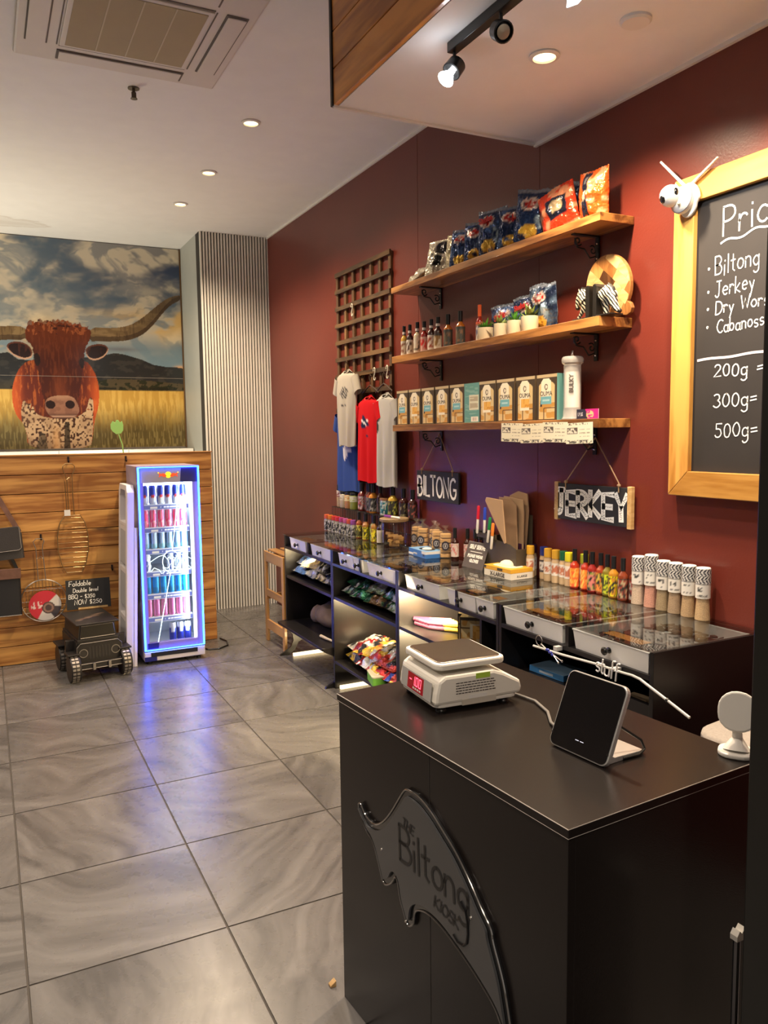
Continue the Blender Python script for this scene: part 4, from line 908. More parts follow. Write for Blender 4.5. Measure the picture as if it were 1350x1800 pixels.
for wd, y, z, h, sx, sd in (('Biltong', 2.080, 2.157, .064, .84, 2), ('Jerkey', 2.076, 2.082, .056, .86, 3), ('Dry Wors', 2.072, 2.020, .046, .98, 4), ('Cabanossi', 2.064, 1.951, .046, .90, 5), ('200g =', 2.072, 1.793, .052, 1.12, 6), ('300g= ', 2.070, 1.685, .058, 1.04, 7), ('500g=', 2.060, 1.577, .060, .98, 8)):
    wall_write(wd, y, z, h, .0048, sx, .03, t, seed=sd, jig=.07)
for z in (2.185, 2.102, 2.040, 1.975): wall_write('*', 2.112, z-.01, .045, .006, 1, 0, t)
m = MB(); T = Matrix.Translation((-.0105, 2.148, 1.861)) @ rotz(R90) @ Matrix.Rotation(PI/2, 4, 'X'); ribbons(m, [[(x*.03, .0007*x+.002*math.sin(x)) for x in range(0, 28)]], .009, T); m.build('chalk_rule', mat('pink chalk', (.72, .60, .58), .9), t)
t = thing('security_camera', 'white round wifi security camera with two antennas on the corner of the price board frame', 'camera', (2.380, 2.185, 2.447), R90)
m = MB(); pts = [(.052*math.cos(math.radians(a))*(1 if a < 180 else .82), .062*math.sin(math.radians(a))*(1 if a < 180 else 1)) for a in range(0, 360, 15)]
m.prism(pts, 'y', -.014, .0).build('base', PLASTW, t, True, bevel=.004)
MB().ell((-.008, -.030, .0), (.047, .030, .050), 20, 12).build('housing', PLASTW, t, True)
m = MB(); m.T = Matrix.Translation((-.008, -.030, 0)) @ Matrix.Rotation(PI/2-.2, 4, 'X'); m.tube([(.0475*math.cos(k*PI/14), .048*math.sin(k*PI/14), .004) for k in range(28)], .0012, 6, closed=True).build('seam_ring', mat('grey rubber', (.12, .12, .15), .5), t)
b = MB().ell((-.034, -.062, .018), (.040, .040, .040), 20, 14).build('ball', PLASTW, t, True)
q = Vector((-.25, -.9, -.45)).normalized()
MB().ell(tuple(Vector((-.034, -.062, .018))+q*.020), (.024, .023, .022), 16, 10).build('lens_window', mat('glossy black', (.006, .006, .007), .1, coat=.6), b, True)
MB().ell((-.004, -.070, .022), (.011, .012, .017), 12, 8).build('sensor_eye', mat('glossy black', (.006, .006, .007), .1), b, True)
MB().ell((.006, -.062, -.020), (.006, .005, .005), 10, 6).build('microphone', mat('grey mesh', (.35, .33, .25), .6), b, True)
for a, b_ in (((-.012, -.006, .050), (-.135, -.010, .175)), ((.004, -.006, .050), (.128, -.010, .112))):
    m = MB().tube([a, b_], [.0065, .0045], 8); m.ell(b_, (.0046, .0046, .0046), 8, 6); m.build('antenna', PLASTW, t, True)
# ---------------------------------------------------------------- display cabinets
UY = [5.40, 4.52, 3.64, 2.715, 1.845]; CX0, CX1, GT = 1.90, 2.415, .893
CARC = mat('black cabinet board', (.010, .0085, .009), .34, bump=.05, bscale=300)
TUB = mat('translucent white tub', (.86, .85, .83), .4); KNOB = mat('black knob', (.008, .008, .008), .25, coat=.3)
GTOP = glassmat('cabinet glass', (.80, .82, .81), 2.3)
LED = emat('warm led', (1, .76, .42), 1.6)
def led(loc, aim, watt, sx, sy): return area(loc, aim, watt, sx, sy, (1, .76, .42))
bays = [[(4.980, 5.285)], [(4.547, 4.881)], [(4.205, 4.419), (4.075, 4.200)], [(3.665, 4.007)], [(3.212, 3.554)], [(2.900, 3.138), (2.760, 2.895)], [(2.306, 2.683)], [(1.872, 2.246)]]
far = ['farthest', 'second', 'third', 'nearest']
BILT = [mat('dark biltong', (.045, .012, .007), .45, spec=.6), mat('red-brown biltong', (.11, .03, .014), .45), mat('biltong fat', (.38, .22, .10), .5)]
CARD = mat('orange ticket', (.62, .27, .06), .6)
rd = random.Random(21); tubn = 0
tubnames = ['tub nearest the slatted wall', 'tub second from the slatted wall', 'left paired tub in the second cabinet', 'right paired tub in the second cabinet', 'wide tub ending the second cabinet',
            'tub in front of the blue glove box', 'left paired tub before the orange glove box', 'right paired tub before the orange glove box', 'wide tub above the string of keys', 'widest tub at the near end of the cabinets']
for u in range(4):
    y1, y0 = UY[u]-.0015, UY[u+1]+.0015
    t = thing('display_cabinet', f'black shop cabinet with glass top over white tubs, {far[u]} of four from the slatted wall', 'cabinet', (0, 0, 0), group='glass topped cabinets along the red wall')
    if u == 0:
        for yy in (y1-.018, y0):
            pr = [(CX0, .885), (CX0, .262), (CX0-.065, .255), (CX0-.062, .238), (CX0+.0, .205), (CX0+.042, .15), (CX0+.048, .105), (CX0+.03, .06), (CX0-.012, .03), (CX0-.05, .012), (CX0-.058, 0), (CX0+.005, 0), (CX0+.055, .03), (CX0+.085, .085), (CX0+.14, .12), (CX1-.16, .12), (CX1-.08, .06), (CX1-.05, 0), (CX1, 0), (CX1, .885)]
            MB().prism(pr, 'y', yy, yy+.018).build('side_panel', CARC, t)
        MB().box(CX0-.068, CX1, y0+.018, y1-.018, .240, .258).build('shelf', CARC, t, bevel=.002)
    else:
        for yy in (y1-.018, y0): MB().box(CX0, CX1, yy, yy+.018, 0, .885).build('side_panel', CARC, t, bevel=.0012)
        if u < 3: MB().box(CX0, CX1-.008, y0+.018, y1-.018, .165, .183).build('shelf', CARC, t, bevel=.001)
        else: MB().box(CX0+.004, CX1-.008, y0+.018, y1-.018, .575, .593).build('shelf', CARC, t, bevel=.001)
    MB().box(CX0, CX1-.008, y0+.018, y1-.018, .788, .806).build('tub_deck', CARC, t, bevel=.001)
    if u < 3: MB().box(CX0+.004, CX1-.008, y0+.018, y1-.018, .575, .593).build('shelf', CARC, t, bevel=.001)
    MB().box(CX1-.008, CX1, y0+.018, y1-.018, .20, .885).build('back_panel', CARC, t)
    if u == 3: MB().box(CX0+.01, CX0+.03, y0+.018, 2.27, .0, .70).build('front_panel', CARC, t)
    ym = (bays[2*u][0][0]+bays[2*u+1][-1][1])/2 if u else 4.93
    MB().box(CX0, CX1-.008, ym-.009, ym+.009, .806, .885).build('bay_divider', CARC, t)
    if u in (2,): MB().box(CX0+.006, CX1-.008, ym-.2, ym-.185, .593, .788).build('divider', CARC, t)
    MB().box(CX0-.008, CX1+.004, y0+.001, y1-.001, .8865, GT).build('glass_top', GTOP, t)
    if u == 1: MB().lathe([(.004, 0), (0, .003)], 8).mesh('cap', PLASTW)
    for bay in (bays[2*u], bays[2*u+1]):
        for (a, b) in bay:
            wd = b-a; h = .072; tp = .008
            q = thing('storage_tub', 'white plastic '+tubnames[tubn]+', black knob on its front', 'tub', (0, (a+b)/2, .8065), 0, 'white tubs under the glass'); tubn += 1
            X0, X1 = CX0+.003, CX1-.03; w2 = wd/2
            m = MB(); n_ = [(X0, -w2), (X1, -w2), (X1, w2), (X0, w2)]
            o_b = [(X0+tp, -w2+tp), (X1-tp, -w2+tp), (X1-tp, w2-tp), (X0+tp, w2-tp)]
            i_t = [(X0+.006, -w2+.006), (X1-.006, -w2+.006), (X1-.006, w2-.006), (X0+.006, w2-.006)]; i_b = [(x+(.003 if x < 2 else -.003), y*.985) for x, y in o_b]
            vs = [(x, y, 0) for x, y in o_b]+[(x, y, h) for x, y in n_]+[(x, y, h) for x, y in i_t]+[(x, y, .003) for x, y in i_b]
            fs = [(3, 2, 1, 0), (12, 13, 14, 15)]
            for k in range(4):
                k2 = (k+1) % 4; fs += [(k, k2, k2+4, k+4), (k+4, k2+4, k2+8, k+8), (k+8, k2+8, k2+12, k+12)]
            m.add(vs, fs).build('tub_body', TUB, q)
            r_ = MB(); r_.tube([(X0, -w2, h), (X1, -w2, h), (X1, w2, h), (X0, w2, h)], .0035, 6, closed=True).build('rim', TUB, q)
            kb = MB(); kb.T = Matrix.Translation((X0+.003, 0, h*.5)) @ Matrix.Rotation(-PI/2, 4, 'Y')
            kb.lathe([(.011, 0), (.011, .002), (.005, .005), (.005, .014), (.014, .019), (.015, .024), (.010, .029), (0, .030)], 16).build('knob', KNOB, q, True)
            tk_ = MB().box(X0+.05, X0+.10, -w2*.55, w2*.45, h+.0015, h+.0023).build('price_ticket', CARD, q)
            m = MB(); L0 = X1-X0-.06
            for k in range(int(420*wd/.35)):
                c = Vector((X0+.03+rd.random()*L0, (rd.random()-.5)*(wd-.05), .012+rd.random()*.036)); sz = (rd.uniform(.008, .022), rd.uniform(.004, .010), rd.uniform(.0015, .004))
                m.T = Matrix.Translation(c) @ Matrix.Rotation(rd.uniform(0, PI), 4, 'Z') @ Matrix.Rotation(rd.uniform(-.6, .6), 4, 'X'); m.box(-sz[0], sz[0], -sz[1], sz[1], -sz[2], sz[2], rd.choice([0, 0, 1, 1, 2]) if tubn not in (9, 10) else rd.choice([0, 0, 1]))
            o = m.build('sliced_biltong', BILT); o.location = q.location; o['kind'] = 'stuff'; tag(o, 'dried meat slices lying in the '+tubnames[tubn-1].replace('tub ', 'tub ', 1), 'dried meat', 'dried meat in the tubs')
            pass
# led battens on the floor under the cabinets, and their light
for y, lab_ in ((5.33, 'warm glowing batten on the floor under the farthest cabinet'), (4.478, 'warm glowing batten on the floor under the second cabinet')):
    o = MB().box(1.925, 2.25, y-.012, y+.012, 0, .022).build('led_batten', LED, None, bevel=.003); tag(o, lab_, 'light', 'light battens under the cabinets')
led((2.05, 5.1, .05), (2.1, 5.2, .3), 1.2, .3, .05); led((2.08, 4.35, .035), (2.1, 4.3, .2), .4, .3, .04)
for (x, y, z, wt_) in ((2.0, 3.40, .775, 16), (2.0, 5.10, .775, 2.2), (2.15, 4.2, .565, 6), (2.1, 3.35, .565, 14)):
    led((x, y, z-.012), (x+.1, y+.35, z-.15), wt_, .3, .03)
for n_, (y, z, lb_) in enumerate(((3.40, .775, 'under the deck of the third cabinet'), (5.10, .775, 'under the deck of the farthest cabinet'), (4.2, .563, 'under the middle shelf of the second cabinet'), (3.35, .563, 'under the middle shelf of the third cabinet'))):
    o = MB().box(1.96, 2.30, y-.008, y+.008, z+.002, z+.011).build('led_strip', LED); tag(o, 'slim warm light strip '+lb_, 'light', 'light strips inside the cabinets')

# ---- packets in the cubbies
def silver_fn(seed, c1, c2, c3):
    def fn(u, v):
        c = solid(u, c1); c = over(c, sstep(.5, .56, fbm(u*2, v*2.5, seed)), c2); c = over(c, discm(u, v, .5, .5, .26, .22)*sstep(.35, .5, vnoise(u*7, v*7, seed+5)), c3); c = over(c, sstep(.66, .70, vnoise(u*5, v*6, seed+9)), (.62, .62, .62)); return over(c, sstep(.70, .74, vnoise(u*7, v*5, seed+2)), (.02, .02, .03))
    return fn
def pile(z, ya, yb, n, cols, group, lab_, seed, w=.235, h=.26, rows=2):
    rd = random.Random(seed); k = 0; per = n//rows
    for r in range(rows):
        for i in range(per):
            y = yb-.045-(i+.35+.25*(r % 2))*(yb-ya-.09)/per; c = cols[k % len(cols)]
            packet(1.945+rd.uniform(0, .02)+.028*r, y, z+.035+.052*r, w, h, .032, seed+k*3, silver_fn(seed+k*5, *c), lab_[k % len(lab_)] if len(lab_) < n else lab_[k], group, R90+rd.uniform(-.35, .35), flat=0, lean=-1.12-rd.uniform(-.12, .12) if False else 0, tilt=0) if False else None
            y = yb-.12-i*(yb-ya-.24)/(per-1)+(.02 if r else 0)
            me = bagmesh(w, h, .036, seed+k*3, silver_fn(seed+k*5, *c), crump=1.15); o = link('snack_packet', me)
            o.matrix_world = Matrix.Translation((1.925+rd.uniform(0, .02)+.03*r, y, z+.042+.05*r)) @ rotz(R90+rd.uniform(-.25, .25)) @ Matrix.Rotation(math.radians(-78+rd.uniform(-7, 7)), 4, 'X')
            tag(o, lab_[k], 'snack packet', group); k += 1
sp = ['by the slatted wall end', 'second along', 'in the middle', 'towards the near end']
pile(.593, 4.56, 5.34, 8, [((.75, .72, .62), (.05, .12, .35), (.75, .45, .04)), ((.06, .12, .30), (.7, .7, .68), (.35, .12, .06)), ((.75, .62, .30), (.05, .08, .18), (.75, .68, .6))], 'blue and white packets in the farthest cabinet',
     [f'blue, white and yellow snack packet, {a} row, {b} of the farthest cabinet' for a in ('lower', 'upper') for b in ('far end', 'second', 'third', 'near end')], 51)
pile(.593, 3.70, 4.46, 8, [((.02, .12, .05), (.25, .33, .20), (.35, .20, .06)), ((.015, .07, .04), (.03, .20, .09), (.45, .40, .22)), ((.16, .09, .04), (.02, .10, .05), (.5, .45, .3))], 'green packets in the second cabinet',
     [f'dark green and gold snack packet, {a} row, {b} of the second cabinet' for a in ('lower', 'upper') for b in ('far end', 'second', 'third', 'near end')], 81)
pile(.183, 3.80, 4.46, 8, [((.60, .03, .02), (.70, .45, .05), (.7, .6, .45)), ((.25, .012, .02), (.60, .05, .03), (.6, .5, .4)), ((.75, .48, .05), (.60, .30, .08), (.7, .12, .04))], 'red and yellow packets in the second cabinet',
     [f'red and yellow snack packet, {a} row, {b} on the bottom shelf' for a in ('lower', 'upper') for b in ('far end', 'second', 'third', 'near end')], 111)
o = MB().rbox(-.045, .045, -.085, .085, 0, .045, .02, [0]*18).build('snack_tub', mat('lime green tub', (.18, .50, .06), .4)); 
o.location = (1.945, 3.985, .184); o.rotation_euler = (0, 0, -.25); tag(o, 'small lime green carton with cream lid in front of the red packets', 'carton')
MB().rbox(-.046, .046, -.086, .086, .045, .052, .02).build('lid', mat('cream lid', (.62, .58, .42), .5), o)
o = link('snack_packet', bagmesh(.15, .18, .03, 7, silver_fn(9, (.62, .08, .05), (.05, .09, .40), (.7, .7, .7)), crump=1.6)); o.matrix_world = Matrix.Translation((1.95, 3.80, .225)) @ rotz(R90+.3) @ Matrix.Rotation(-1.3, 4, 'X'); tag(o, 'red, blue and white packet beside the lime green carton', 'snack packet')
# stick packs and tilted rusk boxes in the third cabinet
STK = [mat('yellow stick', (.72, .50, .06), .35), mat('orange stick', (.68, .30, .05), .35), mat('pink stick', (.50, .10, .12), .35)]
for k in range(12):
    m = MB(); r = .011; m.tube([(-.115, 0, 0), (.085, 0, 0)], r, 8); 
    o = m.build('dried_sausage_stick', STK[(0, 0, 2, 0, 1, 0, 2, 0, 0, 1, 2, 0)[k]], None, True); row = k//6; j = k % 6
    o.location = (2.07+row*.0, 3.52-j*.0275+.012*row, .606+.021*row); o.rotation_euler = (0, 0, -.75 - .04*j)
    m = MB(); m.tube([(-.118, 0, 0), (-.03, 0, 0)], r*1.03, 8); m.build('purple_wrapper', mat('purple wrapper', (.10, .02, .05), .35), o, True)
    tag(o, ('yellow', 'yellow', 'pink', 'yellow', 'orange', 'yellow', 'pink', 'yellow', 'yellow', 'orange', 'pink', 'yellow')[k]+' stick pack, '+ords_[j]+' of its '+('lower' if row == 0 else 'upper')+' row in the third cabinet' if False else f'slim snack stick in a purple-ended wrapper, {"lower" if row == 0 else "upper"} row, {ords[j]} from the far side', 'snack stick', 'snack sticks in the third cabinet')
for k, y in enumerate((3.145, 3.10)):
    t = thing('rusk_box', ('front' if k else 'rear')+' rusk carton lying on its side in the third cabinet', 'box', (2.10-.01*k, y+.02, .594), -.72, 'rusk cartons in the third cabinet')
    T = Matrix.Translation((-.10, -.032*k+.0, .0665)) @ Matrix.Rotation(PI/2, 4, 'Y')
    for nm, me in (('carton', bxm), ('front_print', rk[k])): o = link(nm, me, t); o.matrix_local = T
# blue glove box in the near cabinet
def glovebox(loc, rz, sx, sy, h, mats_, label, words, tc, name='glove_box', grp=None):
    t = thing(name, label, 'box', loc, rz, grp); m = MB().box(-sx/2, sx/2, -sy/2, sy/2, 0, h, [1, 1, 0, 0, 0, 0]); m.build('carton', mats_, t, bevel=.0015)
    return t
BLU = mat('blue card', (.04, .17, .50), .4); BLU2 = mat('pale blue card', (.22, .42, .68), .4)
t = glovebox((2.095, 2.565, .594), .10, .135, .20, .026, [mat('mid blue card', (.07, .27, .60), .35), mat('sky card', (.30, .50, .74), .35)], 'flat blue glove carton lying inside the nearest cabinet', None, None)
MB().box(-.068, .068, -.04, .04, .008, .018).build('white_band', mat('pale card', (.55, .65, .78), .5), t)

o = MB().box(-.045, .045, -.06, .06, 0, .05).build('card_carton', mat('light card', (.60, .45, .28), .7), None, bevel=.001); o.location = (2.06, 2.06, .5935); o.rotation_euler = (0, 0, .2); tag(o, 'pale card carton glimpsed past the edge of the tablet', 'carton')
# cow hide rug and horn piece on the bottom shelf of the farthest cabinet
HIDE = mat('tan hide', (.26, .18, .11), .9, var=.6, vscale=9, bump=.6, bscale=90)
u_, v_ = np.meshgrid(np.linspace(0, 1, 30), np.linspace(0, 1, 20))
m = MB()
o = MB().ell((0, 0, .075), (.13, .20, .085), 18, 12).ell((-.05, .16, .06), (.07, .06, .07), 14, 8).build('rolled_hide', HIDE, None, True); o.location = (2.14, 5.05, .255)
tag(o, 'rolled tan animal hide on the bottom shelf of the farthest cabinet', 'hide')
for v in o.data.vertices: v.co.z = max(.004, v.co.z*(1+.25*math.sin(v.co.y*60)*.4+.1*math.sin(v.co.x*50)))
o = MB().tube([(0, 0, .012), (.0, -.10, .016), (.02, -.19, .012)], [.011, .009, .006], 8).build('bone_chew', mat('ivory bone', (.60, .50, .34), .5), None, True); o.location = (1.93, 4.80, .2585); tag(o, 'pale bone chew lying beside the rolled hide', 'bone')
# bamboo step stool beside the cabinets
BAM = wood('bamboo', (.34, .15, .035), (.60, .31, .09), 2, 9, .35, False, 9, .3); BAMH = wood('bamboo rail', (.34, .15, .035), (.60, .31, .09), 1, 9, .35, False, 9, .3)
t = thing('bamboo_stand', 'tall open bamboo stand with cross rails between the cabinets and slatted wall', 'stand', (1.90, 5.44, 0))
for x in (0, .40):
    for y in (.0, .40):
        MB().box(x, x+.022, y, y+.045, 0, .71).build('leg', BAM, t, bevel=.003)
for x in (0, .40):
    for z, h in ((.63, .078), (.36, .055), (.10, .075)):
        MB().box(x+.002, x+.020, .045, .40, z, z+h).build('rail', BAMH, t, bevel=.003)
for z in (.685, .37, .12): MB().box(.022, .40, .41, .43, z-.04, z).build('rear_rail', BAMH, t, bevel=.002)
for x in (.03, .13, .23, .33): MB().box(x, x+.07, .005, .43, .711, .722).build('top_slat', BAMH, t, bevel=.002)

# ---------------------------------------------------------------- on the glass
Z = GT+.0005
RB = mat('red sauce glass', (.42, .04, .012), .12, coat=.5)
G = 'colour-capped spice shakers'
SPG = mat('pale spice', (.52, .36, .20), .35, coat=.3)
for y, x, cc, tx in ((3.194, 2.375, (.035, .008, .03), 'spice shaker with a purple cap beside the orange glove box'), (3.145, 2.405, (.035, .008, .03), 'spice shaker with a purple cap standing back by the wall'), (3.111, 2.365, (.72, .38, .03), 'spice shaker with an orange-yellow cap standing forward by the glove box'), (3.045, 2.395, (.015, .03, .22), 'spice shaker with a dark blue cap'),
                     (2.993, 2.380, (.72, .38, .03), 'spice shaker with an orange-yellow cap right after the blue-capped one'), (2.935, 2.380, (.72, .38, .03), 'spice shaker with an orange-yellow cap next to the green-capped one'), (2.886, 2.385, (.01, .12, .05), 'spice shaker with a green cap'), (2.841, 2.380, (.75, .65, .02), 'spice shaker with a bright yellow cap beside the first red sauce'), (2.765, 2.405, (.50, .55, .03), 'shaker with a lime cap hidden behind the red sauce bottles')):
    bottle((x, y, Z), tx, G, .156, .0205, SPG, mat('cap %.2f %.2f' % cc[:2], cc, .4), lab((.66, .60, .52), (.45, .15, .08), None, int(y*100), None) if cc[0] > .02 and cc[2] < .031 or cc[1] > .1 else lab((.05, .04, .05), (.6, .55, .5), None, int(y*100)), kind='shaker', rz=-1.0, lz=(.22, .60), name='spice_shaker')
G = 'hot sauce bottles on the glass'
def art(bg, c2, seed, c3=(.02, .02, .02)):
    def fn(u, v):
        c = solid(u, bg); f = (np.abs(u-.5) < .22)
        c = over(c, f*sstep(.46, .52, vnoise(u*24, v*7, seed))*rectm(u, v, 0, 1, .1, .9), c2); c = over(c, f*sstep(.62, .66, vnoise(u*30, v*9, seed+3)), c3); return c
    return fn
for y, x, body, fn, tx in ((2.796, 2.375, (.40, .03, .01), art((.75, .10, .02), (.80, .28, .03), 3, (.8, .5, .1)), 'red-orange hot sauce bottle first after the yellow-capped shaker'), (2.734, 2.385, (.40, .03, .01), art((.75, .10, .02), (.80, .25, .03), 5, (.8, .5, .1)), 'red-orange hot sauce bottle second in the row'),
        (2.684, 2.380, (.28, .02, .015), art((.62, .20, .16), (.25, .30, .05), 7), 'hot sauce bottle with a pink label'), (2.640, 2.390, (.35, .05, .015), art((.70, .22, .03), (.55, .40, .06), 9), 'hot sauce bottle with an orange label'),
        (2.594, 2.385, (.20, .16, .02), art((.55, .62, .02), (.02, .03, .01), 11), 'hot sauce bottle with a lime label'), (2.545, 2.375, (.45, .20, .02), art((.80, .72, .01), (.55, .25, .02), 13), 'hot sauce bottle with a bright yellow label'),
        (2.484, 2.370, (.20, .04, .015), art((.03, .025, .02), (.45, .35, .2), 15, (.3, .05, .03)), 'brown hot sauce bottle with a dark skull-like label'), (2.444, 2.395, (.20, .04, .015), art((.03, .02, .02), (.30, .05, .04), 17, (.4, .35, .3)), 'brown hot sauce bottle half hidden beside the salt grinders')):
    bottle((x, y, Z), tx, G, .178, .0215, mat('sauce %.2f %.2f %.3f' % body, body, .12, coat=.5), CAPB, fn, rz=-.95, lz=(.04, .52))
# grinders
def gcap(u, v): 
    s = (((u*13+v*3.2*np.where((v*4).astype(int) % 2 == 0, 1, -1)) % 1 < .5)) ^ ((v*4 % 1) < .10); return over(solid(u, (.70, .67, .62)), s.astype(float), (.02, .02, .03))
def glab(txt):
    def fn(u, v): c = solid(u, (.72, .68, .61)); c = over(c, (np.abs(u-.46) < .07)*rectm(u, v, 0, 1, .45, .8)*(vnoise(u*30, v*8, txt) > .5), (.05, .05, .05)); return over(c, (np.abs(u-.5) < .12)*rectm(u, v, 0, 1, .2, .3)*(vnoise(u*60, v, txt) > .4), (.1, .1, .1))
    return fn
gl_names = [('pale sand grinder with a striped cap, first after the dark hot sauces', (.58, .44, .32)), ('tallest grinder with pink salt and a patterned cap', (.62, .28, .20)), ('grinder of olive-brown spice with a round emblem on its label', (.33, .24, .13)), ('grinder of grey-brown spice, fourth of the six grinders', (.36, .25, .15)), ('grinder of golden-brown spice, second from the pillar end', (.44, .29, .15)), ('grinder of golden spice with CHICKEN on its label at the near end', (.52, .35, .18))]
for i, (y, (tx, c)) in enumerate(zip((2.404, 2.334, 2.270, 2.208, 2.142, 2.075), gl_names)):
    H = .197 if i != 1 else .212
    t = bottle((2.378, y, Z), tx, 'spice grinders with patterned caps', H, .0275, mat('grind %d' % i, c, .5, var=.75, vscale=330, bump=.5, bscale=400, coat=.5), PLASTW, glab(i+3), kind='grinder', rz=-.95, lz=(.42, .68), name='spice_grinder', n=20)
    cyl_label(.0275*.985+.0006, .70*H, .985*H, gcap, t, 60, 24, name='cap_pattern')
    if i == 5: ptext('lettering', 'CHICKEN', .0085, face_front(0, -.0275, .455*H), INK, t, .0002)
# pen like spice tubes at the far end
for i, y in enumerate((5.44, 5.37, 5.30, 5.235, 5.165, 5.095, 5.03, 4.965)):
    cc = [(.75, .14, .05), (.75, .22, .03), (.70, .06, .04), (.60, .03, .06), (.45, .05, .20), (.55, .12, .35), (.60, .10, .06), (.28, .07, .35)][i]
    cn = ['coral', 'orange', 'red', 'crimson', 'violet-pink', 'pink', 'brick red', 'purple'][i]
    bottle((2.255, y, Z), f'small spice tube with a {cn} cap in the far row', 'small spice tubes at the far end of the glass', .117, .021, mat('tube silver', (.45, .43, .40), .3, .3), mat('tcap%d' % i, cc, .35), art((.55, .53, .50), (.03, .03, .04), i+31), kind='shaker', rz=-.6, lz=(.04, .60), name='spice_tube')
for i, (y, x, bc, fn, tx) in enumerate(((4.90, 2.27, (.28, .07, .02), art((.70, .62, .10), (.1, .1, .02), 41), 'hot sauce with a pale yellow label after the purple-capped tube'), (4.835, 2.29, (.25, .06, .02), art((.25, .10, .05), (.4, .2, .05), 42), 'brown hot sauce standing slightly back in the far row'), (4.775, 2.26, (.35, .15, .03), art((.72, .62, .02), (.1, .1, .02), 43), 'hot sauce with a yellow label in the middle of the far bottles'),
        (4.71, 2.285, (.12, .12, .02), art((.05, .25, .04), (.5, .5, .1), 44), 'hot sauce with a green label'), (4.645, 2.26, (.35, .16, .03), art((.80, .70, .02), (.45, .3, .02), 45), 'hot sauce with a strong yellow label before the blank cream one'), (4.565, 2.265, (.03, .015, .01), lambda u, v: solid(u, (.68, .62, .52)), 'dark bottle with a plain cream label beside the glass jar'))):
    bottle((x, y, Z), tx, 'hot sauces in the far row', .178, .023, mat('fs%d' % i, bc, .12, coat=.5), CAPB, fn, rz=-.7, lz=(.04, .50))
# wire rack and what stands on it
t = thing('wire_rack', 'black wire rack raising bottles and jars beneath the hanging shirts', 'rack', (2.335, 4.90, GT)); m = MB()
for y in [(-.62+.031*k) for k in range(41)]:
    m.tube([(0, y, .0), (0, y, .166), (.082, y, .166)], .0018, 4)
m.build('wire_bars', BLACKM, t)
m = MB()
for z in (.003, .083, .166): m.tube([(-.001, -.62, z), (-.001, .62, z)], .003, 6)
m.tube([(.082, -.62, .166), (.082, .62, .166)], .003, 6); m.tube([(.042, -.62, .166), (.042, .62, .166)], .002, 5)
for y in (-.62, .62): m.tube([(.082, y, .166), (.082, y, .003), (0, y, .003)], .003, 6)
m.build('frame', BLACKM, t)
ZR = GT+.1695
bottle((2.375, 5.45, ZR), 'tall spice shaker with a black dome cap at the far end of the rack', 'jars on the wire rack', .168, .030, mat('mixed peppercorns', (.40, .30, .16), .5, var=.6, vscale=150), CAPB, lab((.20, .05, .04), (.6, .55, .5), (.7, .65, .6), 51), kind='shaker', lz=(.45, .72), name='spice_shaker')
for y, c, fn, tx in ((5.37, (.50, .42, .26), lab((.66, .62, .45), (.4, .35, .2), None, 52), 'small black-lidded jar of pale spice on the rack'), (5.285, (.45, .22, .07), lab((.70, .62, .30), (.6, .3, .1), None, 53), 'small black-lidded jar of orange spice on the rack'), (5.19, (.25, .30, .04), lab((.62, .60, .50), (.35, .45, .1), None, 54), 'small black-lidded jar of green spice on the rack')):
    bottle((2.372, y, ZR), tx, 'jars on the wire rack', .122, .036, mat('jar %.2f' % c[0], c, .35, coat=.4), CAPB, fn, kind='jar', lz=(.45, .76), name='spice_jar')
for y, x, H, r, c, fn, tx in ((5.06, 2.37, .20, .030, (.16, .02, .015), art((.05, .03, .03), (.45, .10, .08), 61, (.6, .5, .5)), 'dark hot sauce with a red shoulder, first of the tall bottles on the rack'), (4.99, 2.385, .20, .026, (.10, .02, .015), art((.06, .03, .03), (.3, .1, .08), 62), 'dark hot sauce standing behind on the rack'), (4.93, 2.37, .20, .027, (.35, .06, .02), art((.20, .19, .17), (.02, .02, .02), 63), 'hot sauce with an orange shoulder and grey label on the rack'),
        (4.865, 2.365, .20, .033, (.55, .22, .03), art((.045, .04, .04), (.4, .38, .35), 64), 'wide hot sauce with a golden shoulder above the far bottles'), (4.80, 2.385, .20, .025, (.12, .03, .02), art((.05, .04, .04), (.2, .1, .08), 65), 'dark hot sauce behind the golden one'), (4.575, 2.365, .20, .033, (.55, .35, .04), art((.045, .04, .03), (.55, .55, .08), 66), 'hot sauce with a speckled golden shoulder and black label beside the teal tin'),
        (4.455, 2.38, .19, .030, (.05, .012, .01), art((.03, .02, .02), (.35, .3, .15), 67), 'black hot sauce with a thin red band on the rack near the jar'), (4.335, 2.38, .19, .030, (.05, .012, .01), art((.03, .02, .02), (.4, .1, .08), 68), 'black hot sauce at the near end of the rack above the jar')):
    bottle((x, y, ZR), tx, 'tall hot sauces on the wire rack', H, r, mat('rk %.2f %.3f' % c[:2], c, .12, coat=.5), CAPB, fn, rz=-.8, lz=(.06, .52))
t = thing('spice_tin', 'round tin with teal and white patterned side and copper lid on the rack', 'tin', (2.372, 4.69, ZR), -.8)
MB().lathe([(.040, 0), (.040, .10), (0, .10)], 24).build('tin_body', mat('tin', (.5, .5, .48), .3, .7), t, True); cyl_label(.0407, .004, .098, art((.55, .58, .55), (.02, .22, .26), 71, (.02, .1, .13)), t, 60, 24)
MB().lathe([(.042, .10), (.042, .112), (.038, .114), (0, .114)], 24).build('lid', mat('copper lid', (.42, .20, .10), .35, .5), t, True)
